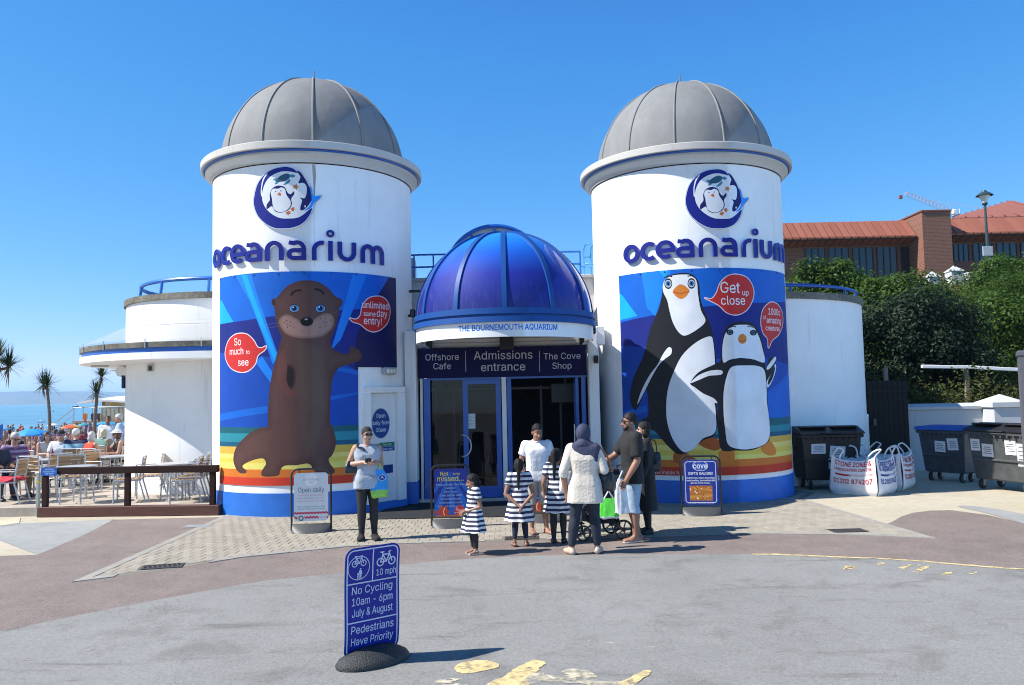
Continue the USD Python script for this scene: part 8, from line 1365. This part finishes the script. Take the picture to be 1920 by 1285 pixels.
# --- woman in headscarf
HW = G(1100, 1040); hw_ = person('woman in a navy headscarf and cream lace tunic, seen from behind', (HW[0], HW[1]), 172, 1.70, sk_brown, dict(elL=(.165, .03, .635), wrL=(.150, .0, .475), elR=(-.155, .03, .65), wrR=(-.11, -.10, .66), anL=(.115, .02, .045), toeL=(.155, -.055, .017), anR=(-.085, -.03, .045), toeR=(-.10, -.125, .017), knL=(.085, -.01, .285), knR=(-.068, -.03, .285)), 1.15, 1.02, -0.15, 0.05, top=(M('cream_lace', (0.56, 0.51, 0.44), 0.85, 0.22, 60, 0.9, 28), 1.25, .395, .012, .020), legs=(cloth('dark_denim', (0.013, 0.018, 0.032)), .062, .006), shoes=(M('beige_flat', (0.45, 0.34, 0.27), 0.6), 'shoe'), scarf=cloth('navy_scarf', (0.028, 0.034, 0.075), 0.8, 0.9), fem=True)
# --- man in black T-shirt, and the woman behind him
MB = G(1189, 1016); mb = person('bearded man in a black T-shirt and pale denim shorts holding the pushchair handle', (MB[0], MB[1]), -82, 1.82, sk_brown, dict(elL=(.135, .005, .635), wrL=(.125, -.085, .485), elR=(-.135, -.10, .66), wrR=(-.10, -.235, .595), anL=(.05, .0, .045), anR=(-.05, .05, .045), toeL=(.058, -.10, .017), toeR=(-.058, -.05, .017)), 1.16, 1.0, -0.02, 0.05, top=(c_black, .85, .455, .014, .010), legs=(M('cloth_pale_denim', (0.28, 0.38, 0.48), 0.85, 0.3, 6, 0.9, 16), .225, .010), shoes=(M('flip_flop_white', (0.5, 0.45, 0.42), 0.7), 'flip'), hair=(hr_blk, 'short'), beard=M('black_beard', (0.012, 0.010, 0.009), 0.8, 0.2, 40), glasses=m_shade, hands=dict(R=1.2, L=.7))
BW = G(1214, 1002); person('woman in long black clothes with dark hair, half hidden behind the bearded man', (BW[0], BW[1]), -100, 1.66, sk_tan, dict(elL=(.13, .01, .635), wrL=(.12, -.05, .50)), 1.12, 1.0, 0.0, 0.0, top=(c_black, 1.9, .22, .014, .03), legs=(c_leg, .05, .005), shoes=(M('black_leather', (0.012, 0.012, 0.012), 0.4), 'shoe'), hair=(hr_blk, 'bob'), fem=True)

# --- what they carry
m_hb = M('black_leather_bag', (0.014, 0.014, 0.018), 0.35, 0.2, 8, 0.4, 14, coat=0.3)
def soft_bag(name, label, cat_, c, rz, w, d, h, mat, taper=0.8, sag=0.0):
    t = thing(name, label, cat_, c, rz); pts = [(x * w / 2 * f, y * d / 2 * g, z) for x in (-1, 1) for y in (-1, 1) for z, f, g in ((0.0, .86, .7), (h * .12, 1, 1), (h * .6, .95, .85), (h, taper, .25))]; m = smooth_m(m3.Manifold.hull_points(np.array(pts)), 0.03, 3)
    v = m.vertices; n = meshkit.noise(v * 14 + 3, 5) - .5; m.vertices = v + np.column_stack([n * .018, n * .022, n * 0.004]); part(t, 'body', m, mat, 60); return t
p = PY(669, 888, P1[1] - 0.02); hb = soft_bag('handbag', 'black leather handbag under the arm of the woman in the grey blue tunic', 'handbag', p, 0.25, 0.36, 0.15, 0.20, m_hb, .7)
s_ = w1.j['shR']; part(hb, 'strap', tube(spline([p + [0.10, 0, .18], p + [0.13, -.07, .36], s_ + [0.03, -.065, .03], s_ + [0.04, .02, .065], s_ + [0.03, .08, 0.02], p + [0.10, .10, .30], p + [0.06, .04, .18]], 4, False), 0.012, 6), m_hb, world=True)
cm = thing('small_camera', 'small black camera in the hands of the woman in the grey blue tunic', 'camera', (w1.j['wrL'] + w1.j['wrR']) / 2 + [0.01, -0.075, 0.03], 0.2); part(cm, 'body', rbx(0, 0, 0, 0.10, 0.03, 0.06, 0.01), m_black); part(cm, 'lens', tube([(0.01, -0.01, 0), (0.01, -0.035, 0)], 0.02, 12), m_black)
def carrier(name, label, top_c, rz, w, h, d, layers_mat, handle_mat, band=None):
    t = thing(name, label, 'carrier bag', top_c - np.array([0, 0, h + 0.10]), rz); n = 28; a = np.arange(n) * 2 * math.pi / n; rows = 12; V = []; rg = np.random.default_rng(len(label))
    for i in range(rows):
        f = i / (rows - 1); ww = w / 2 * (0.86 + 0.2 * math.sin(math.pi * (1 - f) * 0.9)) * (1 - 0.55 * max(0, f - .75) ** 1.0 * 2.2); dd = d / 2 * (1.05 - .75 * f); q = np.sign(np.cos(a)) * np.abs(np.cos(a)) ** 0.6; s2 = np.sign(np.sin(a)) * np.abs(np.sin(a)) ** 0.8; w_ = 1 + .07 * np.cos(5 * a + 3 * f) + .05 * np.cos(9 * a - 5 * f); V.append(np.stack([ww * q * w_, dd * s2 * w_, np.full(n, h * f) + (0.02 * (1 - f) * np.abs(np.cos(2 * a)))], 1))
    V = np.vstack(V); Fq = [x for i in range(rows - 1) for k in range(n) for x in ((i * n + k, i * n + (k + 1) % n, (i + 1) * n + (k + 1) % n), (i * n + k, (i + 1) * n + (k + 1) % n, (i + 1) * n + k))] + [(0, k + 1, k) for k in range(1, n - 1)]; Fq = np.array(Fq)
    if band:
        lo = V[Fq][:, :, 2].mean(1) < h * band[0]; part(t, 'lower_body', (V, Fq[lo]), band[1], 60); part(t, 'body', (V, Fq[~lo]), layers_mat, 60)
    else: part(t, 'body', (V, Fq), layers_mat, 60)
    for sx in (-1, 1): part(t, 'handle', tube(spline([(sx * w * .26, 0, h * .97), (sx * w * .10, 0, h + .06), (0, 0, h + .105)], 4, False), .011, 6), handle_mat)
    return t
m_poly = lambda n, c: M(n, c, 0.35, 0.1, 8, 0.9, 14)
q = w1.j['wrL'] * 0.45 + w1.j['elL'] * 0.55; cb = carrier('carrier_bag', 'blue and green carrier bag on the arm of the woman in the grey blue tunic', q + [0.02, -0.02, -0.0], 0.5, 0.26, 0.42, 0.13, m_poly('blue_polythene', (0.02, 0.30, 0.68)), m_poly('lime_polythene', (0.30, 0.60, 0.08)), (0.30, m_poly('lime_polythene', (0.30, 0.60, 0.08))))
em = [(affinity.scale(Point(0, 0).buffer(0.05), 1.25, 0.9), (0.6, 0.62, 0.66), 'badge'), (affinity.scale(Point(0, 0).buffer(0.042), 1.25, 0.9), (0.02, 0.05, 0.30), 'badge'), (Polygon([(-.03, -.02), (0.0, .03), (.03, -.02), (0, 0)]), (0.6, 0.6, 0.65), 'badge')]; prints(cb, flatten(em), flat_fn(cb.loc + [0.07 * math.sin(0.5) + 0.03, -0.07 * math.cos(0.5) - 0.015, 0.31], (math.cos(0.5), math.sin(0.5), 0), (0, 0.15, 1)), m_sign)
p = PY(1138, 921, HW[1] + 0.0); sb_ = soft_bag('shoulder_bag', 'black shoulder bag with tan trim on the woman in the headscarf', 'handbag', p, -0.5, 0.22, 0.14, 0.28, m_hb, .8); s_ = hw_.j['shR']; m_tan = M('tan_leather', (0.30, 0.10, 0.035), 0.5, 0.15, 8); part(sb_, 'trim', move(rbx(0, 0, 0, 0.19, 0.07, 0.05, 0.02), (0, 0, 0.27)), m_tan)
part(sb_, 'strap', tube(spline([p + [0.06, -.03, .27], p + [0.03, -.06, .42], s_ + [0.045, -.062, .03], s_ + [0.02, .01, .065], s_ + [0.02, .08, 0.02], p + [-.01, .05, .40], p + [-.04, .02, .27]], 4, False), 0.014, 6), m_tan, world=True)
p = PY(1067, 924, HW[1] + 0.28); pbg = soft_bag('white_bag', 'plain white bag between the tallest girl and the woman in the headscarf', 'bag', p, 0.3, 0.26, 0.09, 0.30, M('white_canvas', (0.72, 0.72, 0.70), 0.8, 0.05, 6, 0.5, 14), .75); part(pbg, 'handle', tube(spline([(-.06, 0, .28), (-.03, 0, .38), (.03, 0, .38), (.06, 0, .28)], 4, False), .01, 6), M('white_canvas', (0.72, 0.72, 0.70), 0.8))
p = PY(1224, 885, BW[1]); tb_ = soft_bag('tote_bag', 'black tote bag at the back of the woman in long black clothes', 'handbag', p, -0.2, 0.26, 0.12, 0.30, m_hb, .95); part(tb_, 'handle', tube(spline([(-.07, 0, .28), (-.05, 0, .46), (.05, 0, .46), (.07, 0, .28)], 4, False), .01, 6), m_hb)
# --- pushchair
PC = np.array([1.30, 12.02]); pc = thing('pushchair', 'black pushchair with spoked wheels between the woman in the headscarf and the bearded man', 'pushchair', (PC[0], PC[1], 0.012), math.radians(12)); m_pf = M('pushchair_frame', (0.03, 0.03, 0.033), 0.35, 0.1, 8, metal=0.5); m_pfab = M('pushchair_fabric', (0.016, 0.020, 0.034), 0.85, 0.2, 8, 0.5, 20)
def pwheel(x, y, r):
    w = part(pc, 'wheel', move(lathe([(r * .80, -.018), (r * .97, -.02), (r, 0), (r * .97, .02), (r * .80, .018), (r * .80, -.018)], 28), (x, y, r), rx=math.pi / 2), m_rubber, 40); part(w, 'hub', tube([(x, y - .025, r), (x, y + .025, r)], .03, 10), m_pf)
    for k in range(5): a = k * 2 * math.pi / 5; part(w, 'spoke', tube([(x, y, r), (x + r * .84 * math.cos(a), y, r + r * .84 * math.sin(a))], .011, 5), M('spoke_grey', (0.12, 0.12, 0.12), 0.4))
pwheel(0.20, -0.27, .145); pwheel(0.20, 0.27, .145); pwheel(-0.38, -0.20, .115); pwheel(-0.38, 0.20, .115)
for y in (-.25, .25):
    part(pc, 'chassis_tube', tube([(0.20, y * .96, .15), (-.05, y, .38), (-.38, y * .8, .15)], .014, 7), m_pf); part(pc, 'push_tube', tube(spline([(-.22, y, .30), (0.05, y, .62), (0.24, y, .92), (0.34, y, 1.03)], 4, False), .014, 7), m_pf)
part(pc, 'axle', tube([(0.20, -.27, .145), (0.20, .27, .145)], .012, 6), m_pf); part(pc, 'handlebar', tube([(0.34, -.25, 1.03), (0.36, -.1, 1.05), (0.36, .1, 1.05), (0.34, .25, 1.03)], .018, 8), m_rubber)
part(pc, 'seat', smooth_m(uni([hull(((.02, y, .42), .05), ((-.30, y, .46), .05), ((0.16, y, .86), .045)) for y in (-.17, .17)] + [hull(((.02, -.17, .42), .04), ((.02, .17, .42), .04), ((0.16, -.17, .86), .035), ((0.16, .17, .86), .035)), hull(((.02, -.17, .42), .04), ((.02, .17, .42), .04), ((-.3, -.17, .45), .035), ((-.3, .17, .45), .035))]), .04, 3), m_pfab, 60)
V = []; nA, nB = 10, 9
for i in range(nA):
    a = math.radians(-10 + 105 * i / (nA - 1))
    for k in range(nB): q = math.pi * k / (nB - 1); V.append((0.15 - .36 * math.sin(a) * (.55 + .45 * math.sin(q)), -.24 * math.cos(q), .70 + .30 * math.cos(a) * math.sin(q) ** .5 + .02))
part(pc, 'hood', (np.array(V), np.array([(i * nB + k, (i + 1) * nB + k, (i + 1) * nB + k + 1, i * nB + k + 1) for i in range(nA - 1) for k in range(nB - 1)])), m_pfab, True); part(pc, 'basket', cat(rbx(-.05, 0, .24, .40, .36, .02, .005), bx(.15, 0, .29, .02, .36, .10), bx(-.25, 0, .29, .02, .36, .10)), m_pfab); part(pc, 'footrest', rbx(-.42, 0, .24, .16, .30, .02, .006), m_rubber); part(pc, 'leg_panel', rbx(-.34, 0, .36, .03, .32, .18, .01), m_pfab)
hbp = np.array([PC[0] + .34 * math.cos(math.radians(12)), PC[1] + .34 * math.sin(math.radians(12)), 1.03]); carrier('carrier_bag', 'white carrier bag hanging from the pushchair handle in front of the bearded man', np.array(PY(1167, 884, 11.62)), 0.35, 0.24, 0.50, 0.15, m_poly('white_polythene', (0.62, 0.66, 0.72)), m_poly('white_polythene', (0.62, 0.66, 0.72)))
carrier('carrier_bag', 'bright green and white carrier bag hanging low on the pushchair', np.array([*PY(1141, 925, 11.72)[:2], PY(1141, 921, 11.72)[2]]), 0.1, 0.27, 0.30, 0.13, m_poly('green_polythene', (0.10, 0.62, 0.06)), m_poly('white_polythene', (0.62, 0.66, 0.72)), (0.14, m_poly('white_polythene', (0.62, 0.66, 0.72))))

# --- cafe guests and passers-by on the left
SIT = dict(pelvis=(0, .05, .29), waist=(0, .045, .375), chest=(0, .03, .485), neck=(0, .02, .60), head=(0, -.005, .682), shL=(.105, .03, .562), shR=(-.105, .03, .562), elL=(.145, -.02, .40), elR=(-.145, -.02, .40), wrL=(.09, -.16, .41), wrR=(-.09, -.16, .41), hipL=(.055, .03, .275), hipR=(-.055, .03, .275), knL=(.075, -.22, .285), knR=(-.075, -.22, .285), anL=(.075, -.21, .045), anR=(-.075, -.21, .045), toeL=(.08, -.30, .017), toeR=(-.08, -.30, .017))
gs = 'people sitting and standing on the cafe terrace'
def guest(label, px, d, face, H, skin, **k): q = spot(px, d); return person(label, (q[0], q[1]), face, H, skin, k.pop('J', SIT), z=TZ if d < 22.4 else 0.0, res=1.7, group=gs, **k)
tr = lambda n, c: (cloth(n, c), .06, .006)
guest('grey haired man in a purple striped polo reading at the round table', 29, 17.6, 52, 1.82, sk_pink, yaw=0.1, pitch=0.4, build=1.15, top=(stripe_mat('purple_stripe', (0.10, 0.05, 0.13), (0.30, 0.22, 0.36), 0.11), .8, .27, .008), legs=tr('tan_trouser', (0.2, 0.15, 0.1)), shoes=(m_black, 'shoe'), hair=(hr_grey, 'short'), glasses=m_shade)
guest('person in a white T-shirt, black cap and mirrored blue sunglasses at the round table', 114, 19.8, 12, 1.75, sk_tan, yaw=0.15, build=1.1, top=(c_white, .7, .27, .009), legs=tr('dark_short', (0.03, 0.03, 0.04)), shoes=(m_black, 'shoe'), hair=(hr_brn, 'short'), hat=(M('black_cap', (0.012, 0.012, 0.014), 0.8), 'cap'), glasses=M('blue_mirror_lens', (0.02, 0.08, 0.5), 0.1, coat=1.0))
guest('white haired man in a pale blue and navy polo with his back to the road', 144, 19.9, 197, 1.80, sk_pink, yaw=-0.5, build=1.22, top=(stripe_mat('blue_navy_band', (0.22, 0.42, 0.55), (0.02, 0.03, 0.08), 0.22), .8, .27, .010), legs=tr('grey_trouser', (0.15, 0.15, 0.16)), shoes=(m_black, 'shoe'), hair=(hr_white, 'short'))
guest('grey haired woman in an orange red strappy top sitting beside the pale blue polo', 172, 19.9, 160, 1.68, sk_tan, yaw=0.6, build=1.18, top=(cloth('orange_red', (0.60, 0.06, 0.025)), 0, .27, .008), legs=tr('pale_trouser', (0.4, 0.38, 0.36)), shoes=(m_black, 'shoe'), hair=(hr_grey, 'bob'), fem=True)
guest('blond woman in a sea green top sitting with her back to the road', 195, 21.6, 175, 1.68, sk_pink, build=1.2, top=(cloth('sea_green', (0.13, 0.26, 0.23)), .8, .27, .010), legs=tr('grey_trouser', (0.15, 0.15, 0.16)), shoes=(m_black, 'shoe'), hair=(M('pale_blond_hair', (0.5, 0.45, 0.30), 0.5, 0.1, 30, 0.4, 60), 'bob'), fem=True)
guest('dark haired woman in a black vest and white sunhat beside the annex wall', 219, 20.6, -48, 1.70, sk_tan, yaw=-0.2, build=1.1, J={**SIT, 'wrR': (-.05, -.10, .56), 'elR': (-.13, -.09, .42)}, top=(c_black, 0, .27, .007), legs=tr('black_skirt', (0.012, 0.012, 0.014)), shoes=(m_black, 'shoe'), hair=(hr_brn, 'bob'), hat=(M('white_sunhat', (0.62, 0.63, 0.70), 0.8), 'brim'), glasses=m_shade, fem=True)
guest('woman in a pale vest sitting low behind the left palm trunk', 88, 21.5, 60, 1.62, sk_tan, build=1.05, top=(cloth('pale_vest', (0.5, 0.48, 0.46)), 0, .27, .007), legs=tr('dark_short', (0.03, 0.03, 0.04)), shoes=(m_black, 'shoe'), hair=(hr_brn, 'bob'), fem=True)
guest('person in a dark navy top cut off by the left edge', -3, 17.0, 60, 1.72, sk_brown, build=1.2, top=(c_navy, .8, .27, .010), legs=tr('dark_short', (0.03, 0.03, 0.04)), shoes=(m_black, 'shoe'), hair=(hr_brn, 'short'))
guest('bald tanned man in an open white shirt standing beyond the sea green top', 202, 24.6, 20, 1.72, sk_dk, J={}, build=1.15, top=(c_white, 1.5, .46, .010), legs=tr('tan_trouser', (0.2, 0.15, 0.1)), shoes=(m_black, 'shoe'), hair=(hr_brn, 'bald'))
guest('white haired man in a pale blue shirt standing close to the annex wall', 223, 24.6, -60, 1.78, sk_pink, J={}, build=1.12, pitch=0.2, top=(cloth('pale_blue', (0.38, 0.50, 0.66)), 1.5, .46, .010), legs=tr('grey_trouser', (0.15, 0.15, 0.16)), shoes=(m_black, 'shoe'), hair=(hr_white, 'short'))
# open newspaper on the left table
q = spot(10, 17.6) + [0.04, -0.05, 0.90]; np_ = thing('newspaper', 'open newspaper held over the round table at the left edge', 'newspaper', q, 0.6); part(np_, 'page', move(bx(0, 0, 0, 0.28, 0.004, 0.36), (-0.13, 0, 0), rx=-0.6, rz=0.25), m_paper); part(np_, 'page', move(bx(0, 0, 0, 0.28, 0.004, 0.36), (0.13, 0, 0), rx=-0.6, rz=-0.25), m_paper)

# --- crowd on the beach: small figures, one mass
rg = np.random.default_rng(12); figs, cols = [], []
def crowd_col(): return [(0.42, 0.22, 0.15), (0.36, 0.18, 0.12), (0.48, 0.27, 0.2), (0.30, 0.15, 0.1), (0.5, 0.04, 0.05), (0.04, 0.08, 0.3), (0.5, 0.5, 0.5), (0.02, 0.02, 0.03), (0.02, 0.25, 0.4), (0.45, 0.3, 0.05), (0.35, 0.05, 0.2)][rg.integers(11)]
for i in range(210):
    d = rg.uniform(34, 105); px = rg.uniform(-30, 236); x = (px - 960) / F_PX * d; stand = rg.random() < (0.45 if d > 60 else 0.2); z0 = bz(d) + 0.05; sk_ = np.array((0.42, 0.22, 0.15)) * rg.uniform(0.6, 1.15); c1, c2 = crowd_col(), crowd_col(); s_ = rg.uniform(0.85, 1.05); hz_ = (1.58 if stand else 0.72) * s_
    def add(m, c): v, f = arr(m); figs.append((v, f)); cols.append(np.tile(c, (len(v), 1)))
    lean = rg.uniform(-.12, .12); add(hull(((x, d, z0 + hz_ - .14 * s_), .16 * s_), ((x + lean, d + .05, z0 + hz_ - .62 * s_), .15 * s_)).simplify(0.03), c1); add(move(trimesh.creation.icosphere(1, 0.115 * s_), (x - lean * .3, d, z0 + hz_ + .13 * s_)), sk_); add(move(trimesh.creation.icosphere(1, 0.118 * s_), (x - lean * .3, d + 0.03, z0 + hz_ + .16 * s_)), crowd_col() if rg.random() < .25 else np.array((0.05, 0.03, 0.02)) * rg.uniform(.5, 6))
    if stand:
        for sx in (-1, 1): add(tube([(x + lean + sx * .08, d, z0 + .9 * s_), (x + lean + sx * .1, d, z0)], [.09, .05], 5), sk_ if rg.random() < .7 else c2)
    else:
        fx = rg.uniform(-.7, .7)
        for sx in (-1, 1): add(tube([(x + sx * .1, d - .05, z0 + .12), (x + fx * .5 + sx * .1, d - .35, z0 + .38), (x + fx + sx * .1, d - .6, z0 + .06)], [.09, .07, .05], 5), sk_)
    for sx in (-1, 1): add(tube([(x + sx * .19 * s_, d, z0 + hz_ - .08), (x + sx * .27 * s_, d - .05, z0 + hz_ - .38), (x + sx * .2, d - .2, z0 + hz_ - .52)], [.05, .045, .035], 5), sk_)
v, f = cat(*figs); tag(part(None, 'beach_crowd', (v, f), print_mat('crowd_cloth', 0.8, 0.2), col=np.vstack(cols)), 'crowd of sunbathers sitting and standing along the beach', 'crowd', kind='stuff')
towels = []; tcol = []
for i in range(60):
    d = rg.uniform(34, 95); x = (rg.uniform(-30, 236) - 960) / F_PX * d; m = bx(x, d, bz(d) + .05, rg.uniform(.8, 1.8), .7, .04, rg.uniform(0, 3)); towels.append(m); tcol.append(np.tile(crowd_col(), (8, 1)))
tag(part(None, 'beach_towels', cat(*towels), print_mat('crowd_cloth', 0.8, 0.2), col=np.vstack(tcol)), 'towels and mats spread over the beach', 'towels', kind='stuff')
# ================================================================== AIR
usdkit.material(stage, '/World/Looks/sea_haze', {'v': ('principled_volume', {'color': (0.50, 0.74, 1.0), 'density': 0.00015, 'anisotropy': 0.0})}, [], volume='v.volume')
tag(part(None, 'haze', cat(bx(-3000, 4440, 72, 12400, 9080, 152)), '/World/Looks/sea_haze', smooth=False), 'thin blue sea haze over the bay', 'haze', kind='stuff')
